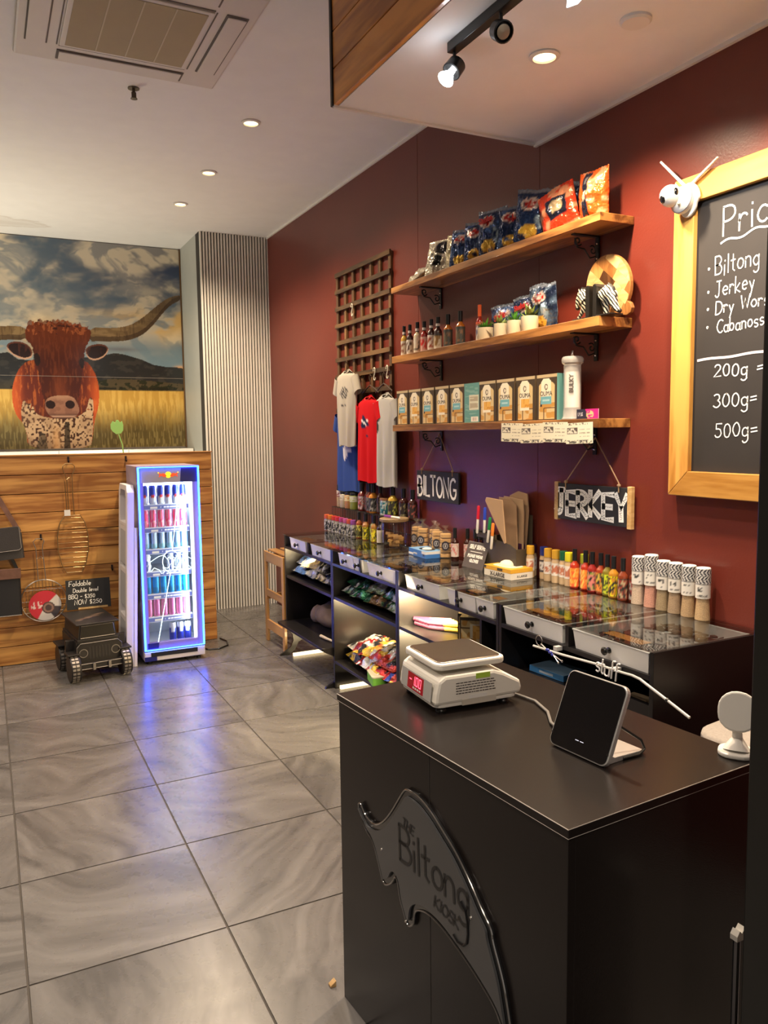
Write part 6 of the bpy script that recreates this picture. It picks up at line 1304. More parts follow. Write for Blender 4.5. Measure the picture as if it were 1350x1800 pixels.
def cf(kind):
    def fn(u, v):
        f = np.abs(u-.5)
        if kind == 'b': c = solid(u, (.62, .66, .74)); c = over(c, ((f < .16) & (v > .45)) | ((f > .16) & (f < .34) & (v < .4)), (.02, .04, .30)); c = over(c, discm(u, v, .5, .42, .10, .08), (.6, .05, .04))
        elif kind == 'p': c = solid(u, (.85, .10, .24)); c = over(c, (f > .22) & (f < .30), (.85, .6, .68)); c = over(c, (vnoise(u*16, v*10, 2) > .6) & (f < .2), (.85, .45, .55))
        elif kind == 'l': c = solid(u, (.42, .60, .90)); c = over(c, (f > .12) & (f < .24), (.10, .22, .45)); c = over(c, v < .3, (.25, .5, .68))
        elif kind == 'w': c = solid(u, (.70, .76, .85)); c = over(c, (vnoise(u*14, v*9, 5) > .55), (.05, .09, .40))
        elif kind == 'c': c = solid(u, (.02, .30, .80)); c = over(c, (f > .2) & (f < .3), (.7, .85, .9)); c = over(c, (v < .35) & (f < .2), (.02, .22, .55))
        elif kind == 'k': c = solid(u, (.80, .30, .55)); c = over(c, (f > .2) & (f < .32), (.9, .75, .85)); c = over(c, f < .07, (.55, .15, .4))
        else: c = solid(u, (.015, .03, .35)); c = over(c, (v > .75), (.6, .65, .85)); c = over(c, (v > .5) & (f < .07), (.6, .65, .85))
        return c
    return fn
rows = [('b', 1.130, range(6), 'blue and silver can on the top fridge shelf'), ('p', .967, range(6), 'bright pink-red can on the second fridge shelf'), ('l', .814, range(6), 'pale blue can on the third fridge shelf'), ('w', .654, (0, 3, 4, 5), 'white and navy can on the fourth fridge shelf'), ('c', .492, range(6), 'turquoise can on the fifth fridge shelf'), ('k', .328, range(6), 'soft pink can on the sixth fridge shelf'), ('n', .135, (3, 4, 5), 'navy can at the bottom right of the fridge')]
for kd, z, idx, lb in rows:
    me = can_mesh(cf(kd))
    for i in idx:
        o = link('drink_can', me); o.location = (FX0+.062+i*.0535, FY+.105, z); o.rotation_euler = (0, 0, -.25+.13*((i*7) % 5)); link('can_lid', lidm, o)
        tag(o, lb+', '+('leftmost' if i == idx[0] else 'rightmost' if i == idx[-1] else ords[list(idx).index(i)]+' from the left'), 'can', lb.replace(' can ', ' cans '))
area((FX0+.21, FY+.28, 1.345), (FX0+.21, FY+.28, 0), 5, .3, .2, (.72, .84, 1)); area((FX0+.33, FY+.055, .75), (FX0+.10, FY+.32, .75), 3.2, .03, 1.1, (.72, .84, 1))
o = MB().tube([(1.355, 5.95, .006), (1.42, 5.80, .006), (1.50, 5.78, .006), (1.585, 5.85, .006), (1.61, 5.97, .006), (1.585, 6.08, .006)], .006, 6).build('power_cord', BLKPL, t, True); o.location = (-FX0, -FY, 0)

# ---------------------------------------------------------------- white folding step ladder
t = thing('step_ladder', 'folded white step ladder leaning between the fridge and the black barbecue', 'ladder', (.80, 5.63, 0)); t.rotation_euler = (0, .045, 0)
LW = mat('ladder white', (.72, .68, .66), .4); LG_ = mat('ladder grey tread', (.42, .42, .42), .6, bump=.3, bscale=300)
m = MB(); loop = [(0, 0, 0), (0, 0, 1.22), (0, .02, 1.262), (0, .06, 1.275), (0, .30, 1.275), (0, .34, 1.262), (0, .36, 1.22), (0, .36, 0)]
m.prism([(0, 0), (.05, 0), (.05, 1.19), (.075, 1.235), (.285, 1.235), (.31, 1.19), (.31, 0), (.36, 0), (.36, 1.225), (.325, 1.275), (.035, 1.275), (0, 1.225)], 'x', 0, .05); m.build('frame', LW, t, bevel=.004)
MB().box(.012, .03, .05, .31, .0, .10).build('foot_rail', LW, t)
for z in (.02, .36, .66): 
    s_ = MB().box(.006, .040, .052, .308, z+.05, z+.31).build('step', LG_, t, bevel=.004); MB().box(.004, .042, .052, .308, z+.29, z+.325).build('step_lip', LW, s_, bevel=.002)
MB().box(.052, .075, .0, .06, 0, .98).build('rear_leg', LW, t, bevel=.003); MB().box(.052, .075, .30, .36, 0, .98).build('rear_leg', LW, t, bevel=.003)
MB().box(.0, .05, .05, .31, .985, 1.01).build('handle_bar', LW, t, bevel=.003)

# ---------------------------------------------------------------- off-road shaped barbecue
IRON = mat('matt black steel', (.030, .026, .024), .45, .4, bump=.1); IRON2 = mat('worn steel edge', (.30, .27, .24), .4, .7); BRZ = mat('bronze art print', (.42, .28, .20), .35, .7)
t = thing('barbecue', 'black steel barbecue shaped like an off-road vehicle standing against the timber wall', 'barbecue', (.612, 5.475, 0), .12)
MB().box(-.135, .135, .02, .46, .10, .27).build('body', IRON, t, bevel=.004)
MB().prism([(-.125, .27), (.125, .27), (.115, .365), (-.115, .365)], 'y', .035, .45).build('cabin', IRON, t)
MB().box(-.140, .140, .015, .47, .365, .377).build('roof', IRON, t, bevel=.005)
m = MB(); rd = random.Random(9)
for k in range(13):
    a = (-.09+.014*k, .13+.012*k+rd.uniform(-.02, .02)); w_ = .012+rd.random()*.010; L_ = .05+rd.random()*.05
    m.prism([(a[0]-L_/2, a[1]), (a[0], a[1]-w_/2), (a[0]+L_/2, a[1]+.012), (a[0], a[1]+w_/2)], 'z', .3772, .3782)
m.build('roof_emblem', BRZ, t)
m = MB(); m.tube([(-.112, .026, .278), (.112, .026, .278), (.103, .030, .358), (-.103, .030, .358)], .004, 6, closed=True); wf = m.build('windscreen_frame', IRON2, t); MB().prism([(-.108, .282), (.108, .282), (.100, .355), (-.100, .355)], 'y', .027, .030).build('windscreen', mat('dark screen', (.05, .045, .035), .2, .4), wf)
g = MB().prism([(-.145, .135), (-.125, .118), (.125, .118), (.145, .135), (.145, .225), (.120, .250), (-.120, .250), (-.145, .225)], 'y', -.004, .016).build('grille', IRON, t, bevel=.002)
m = MB(); m.tube([(x, -.005, z) for x, z in [(-.145, .135), (-.125, .118), (.125, .118), (.145, .135), (.145, .225), (.120, .250), (-.120, .250), (-.145, .225)]], .0022, 5, closed=True); m.build('grille_edge', IRON2, g)
for k in range(7):
    x = -.062+.0207*k; s_ = MB().rbox(-.0055, .0055, -.001, .001, 0, 1, .0009).build if False else None
    m = MB(); m.prism([(x-.0055, .145), (x+.0055, .145), (x+.0055, .222), (x-.0055, .222)], 'y', -.0055, -.004); m.build('grille_slot', GAP, g)
for x in (-.104, .104):
    m = MB(); m.T = Matrix.Translation((x, -.004, .185)) @ Matrix.Rotation(PI/2, 4, 'X'); m.lathe([(.029, 0), (.029, .004), (.024, .004), (.024, .001), (0, .001)], 20, mi=[1, 1, 0, 0]); m.build('headlight', [GAP, IRON2], g, True)
b = MB().box(-.185, .185, -.045, -.005, .085, .122).build('bumper', IRON, t, bevel=.004); m = MB()
for x in (-.05, .05): m.box(x-.008, x+.008, -.062, -.045, .08, .125)
m.tube([(-.185, -.046, .122), (.185, -.046, .122)], .0025, 5).tube([(-.185, -.046, .087), (.185, -.046, .087)], .0025, 5).build('bumper_edge', IRON2, b)
for x, s in ((-.165, -1), (.165, 1)):
    for y in (.01, .36):
        m = MB(); m.T = Matrix.Translation((x, y, .088)) @ Matrix.Rotation(PI/2, 4, 'Y'); m.lathe([(.030, -.032), (.084, -.032), (.088, -.026), (.088, .026), (.084, .032), (.030, .032)], 22)
        wh = m.build('wheel', IRON, t, True); m = MB()
        for k in range(22):
            for dx in (-.018, .006): m.T = Matrix.Translation((x, y, .088)) @ Matrix.Rotation(2*PI*k/22, 4, 'X'); m.box(dx-.006, dx+.012, -.007, .007, .085, .091)
        m.build('tread', IRON2, wh)
    MB().box(x-.042, x+.042, -.02, .10, .178, .190).build('fender', IRON, t, bevel=.003); MB().box(x-.042, x+.042, .28, .45, .178, .190).build('fender', IRON, t, bevel=.003)
    MB().box(x-.03*1, x+.03, .09, .12, .19, .262).build('mirror', IRON, t, bevel=.003)
    m = MB(); m.box(-.004, .004, .02, .44, .12, .255); m.T = None; o = m.build('side_plate', IRON, t); o.location = (s*.139, 0, 0)
t = thing('chalk_sign', 'small blackboard on the barbecue offering a foldable double level grill', 'sign', (.612, 5.965, .379), .0)
tt = Matrix.Rotation(-.12, 4, 'X')
m = MB(); m.T = tt; m.box(-.15, .15, 0, .006, 0, .212).build('slate', SLATE, t); m = MB(); m.T = tt; m.box(-.075, .125, -.014, 0, .0, .012).build('ledge', W2, t)
for wd, x, z, h, sx, sd in (('Foldable', -.128, .168, .034, 1.05, 11), ('Double level', -.103, .122, .028, .98, 12), ('BBQ - $350', -.135, .078, .030, .95, 13), ('NOW $250', -.098, .034, .034, 1.0, 14)):
    ls, L_ = strokes(wd, h, .08, .16, .03, sd); m = MB(); ribbons(m, ls, .0042, tt @ face_front(x, -.0006, z) @ Matrix.Diagonal((sx, 1, 1, 1))); m.build('chalk_writing', CHALK, t)

# ---------------------------------------------------------------- things hung on the timber wall
HOOKM = mat('dark hook', (.03, .02, .02), .4, .5)
def hook(x, z, tx):
    o = MB().tube([(0, -.002, .015), (0, -.004, -.008), (0, -.020, -.014), (0, -.026, .0)], .0055, 8).box(-.006, .006, -.004, 0, -.012, .024).build('wall_hook', HOOKM, None, True); o.location = (x, 6.0885, z); tag(o, tx, 'hook', 'dark hooks on the timber wall')
hook(.533, 1.445, 'dark hook holding the long fish grilling basket'); hook(.324, .900, 'dark hook holding the round grilling basket'); hook(.796, .640, 'empty dark hook low on the wall above the barbecue'); hook(.870, .900, 'empty dark hook beside the step ladder, half height'); hook(.930, 1.440, 'empty dark hook high beside the fridge top'); hook(.02, 1.36, 'dark hook carrying the leather shoulder bags'); hook(-.10, 1.36, 'dark hook carrying the straps further out')
BRASS = mat('brassy wire', (.45, .31, .15), .3, .9); STEEL = mat('steel wire', (.55, .50, .44), .28, .9)
t = thing('fish_grill_basket', 'long fish-shaped wire grilling basket hanging on the timber wall', 'grill basket', (.530, 6.07, .635))
out = [(-.05, 0), (.055, 0), (.085, .06), (.107, .16), (.108, .27), (.090, .36), (.060, .412), (-.045, .412), (-.078, .36), (-.098, .27), (-.098, .16), (-.078, .06)]
m = MB(); 
for y in (-.008, .008): m.tube([(x, y, z) for x, z in out], .0028, 6, closed=True)
m.build('outer_frame', BRASS, t); m = MB()
for k in range(11):
    z = .035+k*.036; hw_ = np.interp(z, [0, .06, .16, .27, .36, .41], [.05, .08, .10, .101, .083, .05]); m.tube([(-hw_+.004, -.006, z), (0, -.013, z+.003), (hw_+.006, -.006, z)], .0018, 5)
m.build('cross_wires', BRASS, t)
m = MB(); m.tube([(-.012, 0, .41), (-.016, 0, .66), (-.022, 0, .70), (-.038, 0, .735), (-.040, 0, .765), (-.020, -.004, .785), (.022, -.004, .785), (.040, 0, .765), (.036, 0, .735), (.020, 0, .70), (.018, 0, .55), (.022, 0, .41)], .0032, 6); m.tube([(-.026, -.006, .43), (-.030, -.006, .66)], .0028, 6).tube([(-.020, -.008, .67), (0, -.010, .685), (.020, -.008, .67)], .0025, 6); m.build('handle', BRASS, t)
MB().box(-.045, -.005, -.016, -.014, .412, .455).build('price_tag', PLASTW, t)
t = thing('round_grill_basket', 'round wire grilling basket with a red and white card disc', 'grill basket', (.320, 6.065, .450)); R_ = .150
m = MB()
for y in (-.012, .010): m.tube([(R_*math.cos(k*PI/18), y, R_*math.sin(k*PI/18)) for k in range(36)], .0030, 6, closed=True)
m.build('outer_frame', STEEL, t); m = MB()
for k in range(13):
    x = -R_+.022*(k+.6); h_ = math.sqrt(max(0, R_*R_-x*x)); m.tube([(x, -.011, -h_), (x, -.011, h_)], .0012, 4)
for z in (-.08, .0, .08): h_ = math.sqrt(R_*R_-z*z); m.tube([(-h_, -.012, z), (h_, -.012, z)], .0018, 4)
m.build('grid_wires', STEEL, t)
m = MB(); m.tube([(-.030, 0, .145), (-.034, 0, .37), (-.042, 0, .40), (-.050, 0, .425), (-.030, -.003, .445), (.012, -.003, .445), (.022, 0, .425), (.012, 0, .40), (.008, 0, .37), (.020, 0, .145)], .0032, 6); m.tube([(-.024, -.004, .30), (-.006, -.006, .32), (.008, -.004, .30)], .0025, 6); m.build('handle', STEEL, t)
def disc_fn(u, v):
    a = np.degrees(np.arctan2(v-.5, u-.5)); c = solid(u, (.60, .03, .05)); c = over(c, (a > -10)*(a < 42), (.70, .66, .62)); c = over(c, (a < -10)*(a > -60), (.06, .05, .06)); c = over(c, (a < -60)*(a > -118), (.70, .66, .62))
    r = np.hypot(u-.5, v-.5); c = over(c, discm(u, v, .60, .42, .20, .20), (.08, .05, .05)); c = over(c, (np.abs(np.hypot(u-.60, v-.42)-.13) < .03), (.30, .18, .14)); return over(c, rectm(u, v, .08, .42, .42, .66)*(vnoise(u*22+v*4, v*16-u*5, 3) > .55), (.8, .62, .6))
rg_, th_ = np.meshgrid(np.linspace(.002, 1, 26), np.linspace(0, 2*PI, 72)); px_, pz_ = rg_*np.cos(th_)*.5, rg_*np.sin(th_)*.5
cd = link('card_disc', grid_mesh('card_disc', np.stack([px_*.215, np.full(px_.shape, -.0155), pz_*.215], -1), disc_fn(px_+.5, pz_+.5), PRINT), t); cd.location = (.005, 0, -.035)
# shoulder bags
LEA = mat('charcoal leather', (.045, .040, .040), .5, bump=.3, bscale=150); LEB = mat('brown hide flap', (.16, .075, .05), .6, var=.5, vscale=25, bump=.3); NVY = mat('near black canvas', (.010, .010, .014), .65, bump=.2, bscale=300); STI = mat('pale stitching', (.42, .38, .34), .6)
t = thing('messenger_bag', 'charcoal leather messenger bag hanging above a darker bag on the timber wall', 'bag', (.02, 6.03, .765), 0); t.rotation_euler = (0, -.06, 0)
MB().rbox(-.19, .19, -.03, .045, 0, .175, .02).build('body', LEA, t, True); fpl = MB().prism([(-.185, .055), (.165, .055), (.182, .07), (.182, .215), (.165, .225), (-.185, .225)], 'y', -.042, -.031).build('flap', LEA, t, bevel=.003)
MB().tube([(-.18, -.043, .060), (.160, -.043, .060), (.176, -.043, .074), (.176, -.043, .215)], .0015, 5).build('stitching', STI, fpl); MB().box(-.02, .02, -.046, -.040, .02, .075).build('buckle', BLACKM, t, bevel=.003)
m = MB()
for a, b_ in (((.175, 0, .18), (.0, .045, .60)), ((-.175, 0, .18), (.0, .045, .60))):
    a, b_ = Vector(a), Vector(b_); s_ = Vector((.016, 0, .006)); m.add([a-s_, a+s_, b_+s_, b_-s_, a-s_+Vector((0, .004, 0)), a+s_+Vector((0, .004, 0)), b_+s_+Vector((0, .004, 0)), b_-s_+Vector((0, .004, 0))], [(0, 1, 2, 3), (7, 6, 5, 4), (0, 4, 5, 1), (1, 5, 6, 2), (2, 6, 7, 3), (3, 7, 4, 0)])
m.build('strap', LEB, t)
t = thing('messenger_bag', 'near black canvas bag with a brown flap, hanging lowest on the timber wall', 'bag', (-.02, 6.03, .372))
MB().rbox(-.19, .195, -.03, .045, 0, .30, .025).build('body', NVY, t, True); MB().prism([(-.19, .262), (.198, .262), (.200, .335), (-.19, .335)], 'y', -.040, -.030).build('flap', LEB, t, bevel=.003)
MB().tube([(-.185, -.031, .004), (.19, -.031, .004)], .002, 5).build('stitching', STI, t)
m = MB()
for sx_ in (-1, 1):
    a, b_ = Vector((sx_*.185, .035, .30)), Vector((-.08+.0*sx_, .047, 1.0)); s_ = Vector((.010, 0, .004)); m.add([a-s_, a+s_, b_+s_, b_-s_, a-s_+Vector((0, .003, 0)), a+s_+Vector((0, .003, 0)), b_+s_+Vector((0, .003, 0)), b_-s_+Vector((0, .003, 0))], [(0, 1, 2, 3), (7, 6, 5, 4), (0, 4, 5, 1), (1, 5, 6, 2), (2, 6, 7, 3), (3, 7, 4, 0)])
m.build('strap', LEA, t)
# green flower swatter behind the half wall
t = thing('flower_swatter', 'light green plastic flower on a thin stem in front of the mural', 'fly swatter', (.955, 6.245, 1.30)); GF = mat('light green plastic', (.25, .50, .14), .45)
MB().tube([(0, 0, .186-.186), (-.020, .02, .25), (-.045, .02, .335)], .0045, 6).build('stem', GF, t, True)
MB().prism([(-.085, .345), (-.060, .325), (-.025, .330), (-.008, .355), (-.006, .395), (-.015, .425), (-.030, .412), (-.042, .432), (-.055, .432), (-.065, .412), (-.082, .425), (-.098, .40), (-.098, .365)], 'y', .014, .020).build('flower_head', GF, t, bevel=.002)
# ---------------------------------------------------------------- front counter
CB, CA = (.897, 1.065, 0), math.radians(4.3); CL, CW_, CZ = .894, .570, .893
CTM = mat('black counter laminate', (.011, .0082, .0075), .26, spec=.35, bump=.06, bscale=350, var=.2, vscale=4)
EDG = mat('pale edge line', (.55, .50, .45), .4)  # pale lines along the edges of the counter slab
t = thing('counter', 'black laminate shop counter carrying the scale and tablet', 'counter', CB, CA)
MB().box(.004, .022, .004, CL-.004, 0, CZ-.018).build('front_panel', CTM, t, bevel=.001)
MB().box(.022, CW_-.004, .004, .022, 0, CZ-.018).build('side_panel', CTM, t, bevel=.001); MB().box(.022, CW_-.004, CL-.022, CL-.004, 0, CZ-.018).build('side_panel', CTM, t, bevel=.001)
tp = MB().box(0, CW_, 0, CL, CZ-.018, CZ).build('top_slab', CTM, t, bevel=.0012)
m = MB(); m.tube([(.0005, CL, CZ-.0005), (.0005, 0.0005, CZ-.0005), (CW_, .0005, CZ-.0005)], .0011, 5); m.tube([(.0005, CL, CZ-.018), (.0005, 0.0005, CZ-.018), (CW_, .0005, CZ-.018)], .0007, 5); m.build('edge_band', EDG, tp)
MB().box(.0032, .0042, .4485, .4495, 0, CZ-.02).build('panel_joint', GAP, t)
MB().box(.03, CW_-.02, .03, CL-.03, .42, .438).build('inner_shelf', CTM, t)
o = MB().prism([(0, 0), (.018, 0), (.018, .018), (0, .006)], 'y', -.009, .009).build('door_wedge', W2, None, bevel=.001); o.location = (.812, 2.01, 0); tag(o, 'small pale wooden wedge on the floor at the far foot of the counter', 'wedge')
# acrylic emblem
OUT = [(.7632, .6351), (.7488, .619), (.7296, .6068), (.7009, .603), (.6724, .6123), (.6398, .6352), (.6035, .6749), (.5725, .7161), (.5408, .7581), (.526, .7625), (.494, .7638), (.463, .7583), (.4256, .745), (.3824, .72), (.3408, .6982), (.3073, .6718), (.2748, .6421), (.2433, .6091), (.2127, .5851), (.2097, .5625), (.1917, .5285), (.1739, .491), (.1622, .4503), (.146, .385), (.140, .350), (.155, .362), (.1825, .398), (.2004, .4212), (.2434, .4433), (.2883, .4621), (.3353, .4774), (.3844, .4911), (.4285, .496), (.459, .4931), (.4905, .4799), (.5052, .4636), (.5089, .4333), (.5197, .4217), (.5363, .4158), (.5485, .4354), (.569, .4678), (.5793, .5107), (.5913, .5144), (.6031, .4914), (.6258, .4727), (.6485, .4661), (.6591, .4858), (.6749, .5181), (.6974, .5578), (.7307, .5682), (.745, .5823), (.7691, .608), (.7736, .6242)]
OS = smooth_poly(OUT, 2)
t = thing('acrylic_emblem', 'clear acrylic horn-shaped shop emblem lettered The Biltong Kiosk on the counter front', 'sign', CB, CA)
def poly_fill(name, pts, x0, x1, m_, parent):
    c = D.curves.new(name, 'CURVE'); c.dimensions = '2D'; c.fill_mode = 'BOTH'; s_ = c.splines.new('POLY'); s_.points.add(len(pts)-1)
    for i, (y, z) in enumerate(pts): s_.points[i].co = (-y, z, 0, 1)
    s_.use_cyclic_u = True; c.extrude = abs(x1-x0)/2; tmp = D.objects.new(name, c); C.objects.link(tmp)
    me = D.meshes.new_from_object(tmp.evaluated_get(bpy.context.evaluated_depsgraph_get())); D.objects.remove(tmp); D.curves.remove(c); me.materials.clear(); me.materials.append(m_)
    o = link(name, me, parent); o.matrix_local = Matrix.Translation(((x0+x1)/2, 0, 0)) @ rotz(R90) @ Matrix.Rotation(PI/2, 4, 'X'); return o
SMOKE = mat('smoked acrylic', (.062, .063, .066), .35, spec=.5, coat=.3)
poly_fill('backing', OS, -.003, .0035, mat('dark acrylic back', (.010, .010, .011), .15, coat=.8), t)
cy, cz_ = .47, .58
ins = []
n = len(OS)
for i in range(n):   # offset the outline inwards for the bevelled plate
    a, b_ = Vector(OS[i-1]), Vector(OS[(i+1) % n]); tn = (b_-a).normalized(); p = Vector(OS[i]); ins.append(tuple(p+Vector((tn.y, -tn.x))*-.015))
ar = sum(OS[i][0]*OS[(i+1) % n][1]-OS[(i+1) % n][0]*OS[i][1] for i in range(n))
if ar < 0: ins = [tuple(Vector(OS[i])*2-Vector(ins[i])) for i in range(n)]
poly_fill('face_plate', ins, -.010, -.004, SMOKE, t)
m = MB(); m.tube([(-.004, y, z) for y, z in OS], .0026, 8, closed=True); m.build('polished_edge', mat('polished acrylic edge', (.22, .21, .20), .08, .7, coat=1), t, True)
INKB = mat('black script', (.006, .006, .007), .35)
TT = lambda y, z, rot, sx=1: Matrix.Translation((-.0106, y, z)) @ rotz(R90) @ Matrix.Rotation(PI/2, 4, 'X') @ Matrix.Rotation(rot, 4, 'Z') @ Matrix.Diagonal((sx, 1, 1, 1))
for wd, y, z, h, lw, rot, sx, sl in (('THE', .545, .668, .022, .0034, -.12, 1.25, .1), ('Biltong', .556, .576, .088, .0078, .02, 1.02, -.02), ('KIOSK', .412, .533, .027, .0042, -.06, 1.25, .1)):
    ls, L_ = strokes(wd, h, sl, .10, .02, 6); m = MB(); ribbons(m, ls, lw, TT(y, z, rot, sx)); m.build('lettering', INKB, t)
m = MB(); T = TT(0, 0, 0); ribbons(m, [[(-.306, .600), (-.300, .565), (-.300, .540), (-.312, .520), (-.292, .508), (-.30, .50), (-.33, .503)]], .0055, Matrix.Translation((-.0106, 0, 0)) @ rotz(R90) @ Matrix.Rotation(PI/2, 4, 'X')) if False else m.tube([(-.0112, y, z) for y, z in [(.308, .60), (.293, .588), (.286, .565), (.284, .54), (.288, .515), (.300, .503), (.320, .500), (.336, .508)]], .0028, 6); m.build('lettering', INKB, t)
for y, z in ((.6435, .5616), (.2737, .5811), (.5321, .4305)):
    m = MB(); m.T = Matrix.Translation((-.010, y, z)) @ Matrix.Rotation(-PI/2, 4, 'Y'); m.lathe([(.0035, 0), (.003, .003), (0, .004)], 10).build('screw', CHROME, t, True)

def onc(x, y, z=CZ):   # a spot on the counter top from its own corner
    c, s = math.cos(CA), math.sin(CA); return (CB[0]+x*c-y*s, CB[1]+x*s+y*c, z)
# weighing scale
IV = mat('ivory plastic', (.84, .80, .71), .38); 
t = thing('weighing_scale', 'ivory weighing scale with a steel pan and red digits on the black counter', 'scale', onc(.262, .700), CA-.14)
SL, SWd = .118, .112      # half length (x), half width (y)
prof = [(-SL, .022), (-SL+.004, .052), (-SL+.012, .084), (-SL+.03, .096), (.055, .096), (.085, .085), (SL+.018, .058), (SL+.022, .040), (SL+.018, .024)]
m = MB(); m.prism(prof, 'y', -SWd, SWd); hb = m.build('housing', IV, t, bevel=.008)
MB().rbox(-SL+.004, SL+.012, -SWd+.004, SWd-.004, .014, .024, .02).build('base', IV, t, bevel=.002)
MB().rbox(-.055, .055, -.055, .055, .095, .110, .03).build('pan_support', mat('grey gap', (.20, .18, .15), .6), t)
pn = MB().rbox(-.108, .098, -.104, .104, .108, .126, .024, n=5).build('pan_tray', IV, t, bevel=.005)
MB().rbox(-.098, .088, -.094, .094, .1262, .1285, .018, n=5).build('steel_pan', mat('brushed steel', (.38, .32, .26), .22, .95, bump=.05, bscale=500), pn, bevel=.001)
fp = MB(); fp.T = Matrix.Translation((-SL-.0005, 0, .052)) @ Matrix.Rotation(.10, 4, 'Y'); fp.box(-.0012, .001, -.092, .088, -.026, .026); pnl = fp.build('display_panel', mat('panel grey', (.46, .45, .43), .5), t, bevel=.003)
fp = MB(); fp.T = Matrix.Translation((-SL-.0005, 0, .052)) @ Matrix.Rotation(.10, 4, 'Y'); fp.box(-.0022, -.0010, -.048, .046, -.021, .022); fp.build('display_window', mat('dark red window', (.035, .004, .006), .12, emit=(.5, .0, .01), estr=.25), pnl)
DT = Matrix.Translation((-SL-.0030, 0, .052)) @ Matrix.Rotation(.10, 4, 'Y') @ rotz(R90) @ Matrix.Rotation(PI/2, 4, 'X')
SEG = {'0': 'abcdef', '1': 'bc', '-': 'g', '8': 'abcdefg'}; m = MB(); x = -.034
for ch in '-100':
    w_, h_ = .011, .022; s_ = {'a': ((0, h_), (w_, h_)), 'b': ((w_, h_), (w_, h_/2)), 'c': ((w_, h_/2), (w_, 0)), 'd': ((0, 0), (w_, 0)), 'e': ((0, 0), (0, h_/2)), 'f': ((0, h_/2), (0, h_)), 'g': ((0, h_/2), (w_, h_/2))}
    ribbons(m, [[(x+a[0]+a[1]*.08, -.006+a[1]) for a in s_[k]] for k in SEG[ch]], .0028, DT, th=.0003); x += .019
    if ch == '1': ribbons(m, [[(x-.005, -.006), (x-.004, -.0055)]], .003, DT, th=.0003)
m.build('red_digits', emat('red digits', (1, .05, .08), 3.5), pnl)
m = MB(); m.T = DT
for k in range(4): m.box(-.012+k*.013, -.003+k*.013, -.0165, -.0115, 0, .0004)
m.build('keys', PLASTW, pnl); 
SIDE = Matrix.Translation((0, -SWd-.0005, 0)) @ Matrix.Rotation(PI/2, 4, 'X'); m = MB(); m.T = SIDE; rd = random.Random(3)
for r in range(5):
    x = -.058
    while x < .052: w_ = rd.uniform(.004, .011); m.box(x, x+w_, .046+.0068*r, .0484+.0068*r, 0, .0003); x += w_+.0018
m.build('small_print', INK, t); m = MB(); m.T = SIDE; m.box(.0, .042, .084-.004, .094, 0, .0004)
m.build('green_sticker', mat('lime sticker', (.42, .62, .06), .5), t); m = MB(); m.T = SIDE
m.box(-.02, .032, .030, .040, 0, .0003).build('white_sticker', PLASTW, t); MB().box(-.040, .060, -SWd-.0006, -SWd+.002, .0145, .030).build('recess', mat('ivory shade', (.55, .50, .42), .5), t)
for x in (-.09, .095):
    for y in (-.09, .09): MB().lathe([(.013, 0), (.014, .004), (.012, .008), (.005, .009), (.005, .018), (0, .018)], 14, at=(x, y, 0)).build('rubber_foot', BLKPL, t, True)
# tablet terminal
SILV = mat('silver aluminium', (.74, .73, .71), .3, .6); GLB = mat('black screen glass', (.006, .006, .007), .06, spec=.8, coat=1)
t = thing('tablet_terminal', 'silver-framed black tablet till on a bent metal stand, screen off', 'tablet', onc(.243, .228), CA+.02)
TA = math.radians(23); T = Matrix.Translation((0, 0, .004)) @ Matrix.Rotation(TA, 4, 'Y')
def rpoly(w_, h_, r, n=5):
    p = []
    for cx, cy, a in ((w_/2-r, r, -90), (w_/2-r, h_-r, 0), (-w_/2+r, h_-r, 90), (-w_/2+r, r, 180)):
        for k in range(n+1): q = math.radians(a+90*k/n); p.append((cx+r*math.cos(q), cy+r*math.sin(q)))
    return p
m = MB(); m.T = T; m.prism(rpoly(.172, .176, .018), 'x', 0, .012); m.build('shell', SILV, t, bevel=.002)
m = MB(); m.T = T; m.prism([(y, z+.003) for y, z in rpoly(.165, .170, .015)], 'x', -.0015, .0005); sc = m.build('screen', GLB, t)
m = MB(); m.T = T; m.box(-.0018, -.0014, -.084, -.078, .026, .029).box(-.0018, -.0014, .078, .084, .026, .029); m.build('side_slot', BLKPL, sc)
m = MB(); m.T = T @ Matrix.Translation((-.0017, 0, 0)) @ rotz(R90) @ Matrix.Rotation(PI/2, 4, 'X'); m.box(-.012, -.002, .030, .0315, 0, .0002).box(.002, .012, .030, .0315, 0, .0002).build('status_text', emat('dim screen text', (.7, .7, .8), .6), sc)
st = MB().prism([(.010, 0), (.135, 0), (.140, .004), (.138, .008), (.045, .012), (.030, .020), (.046, .075), (.036, .078), (.012, .016)], 'y', -.070, .070).build('stand', SILV, t, bevel=.001)
o = MB().tube([(.055, -.03, .090), (.095, -.045, .060), (.138, -.062, .028), (.140, -.07, .010), (.115, -.075, .004), (.07, -.07, .004)], .0032, 7).build('charging_cable', mat('black cable', (.012, .012, .012), .4), t, True)
p = [onc(x, y, CZ+z) for x, y, z in ((.300, .330, .012), (.33, .40, .006), (.375, .46, .0055), (.405, .54, .005), (.400, .60, .005), (.385, .66, .006), (.372, .685, .012))]
o = MB().tube(p, .0038, 7).build('power_lead', mat('grey cable', (.20, .19, .18), .4), None, True); tag(o, 'grey cable running across the counter from scale to tablet', 'cable')
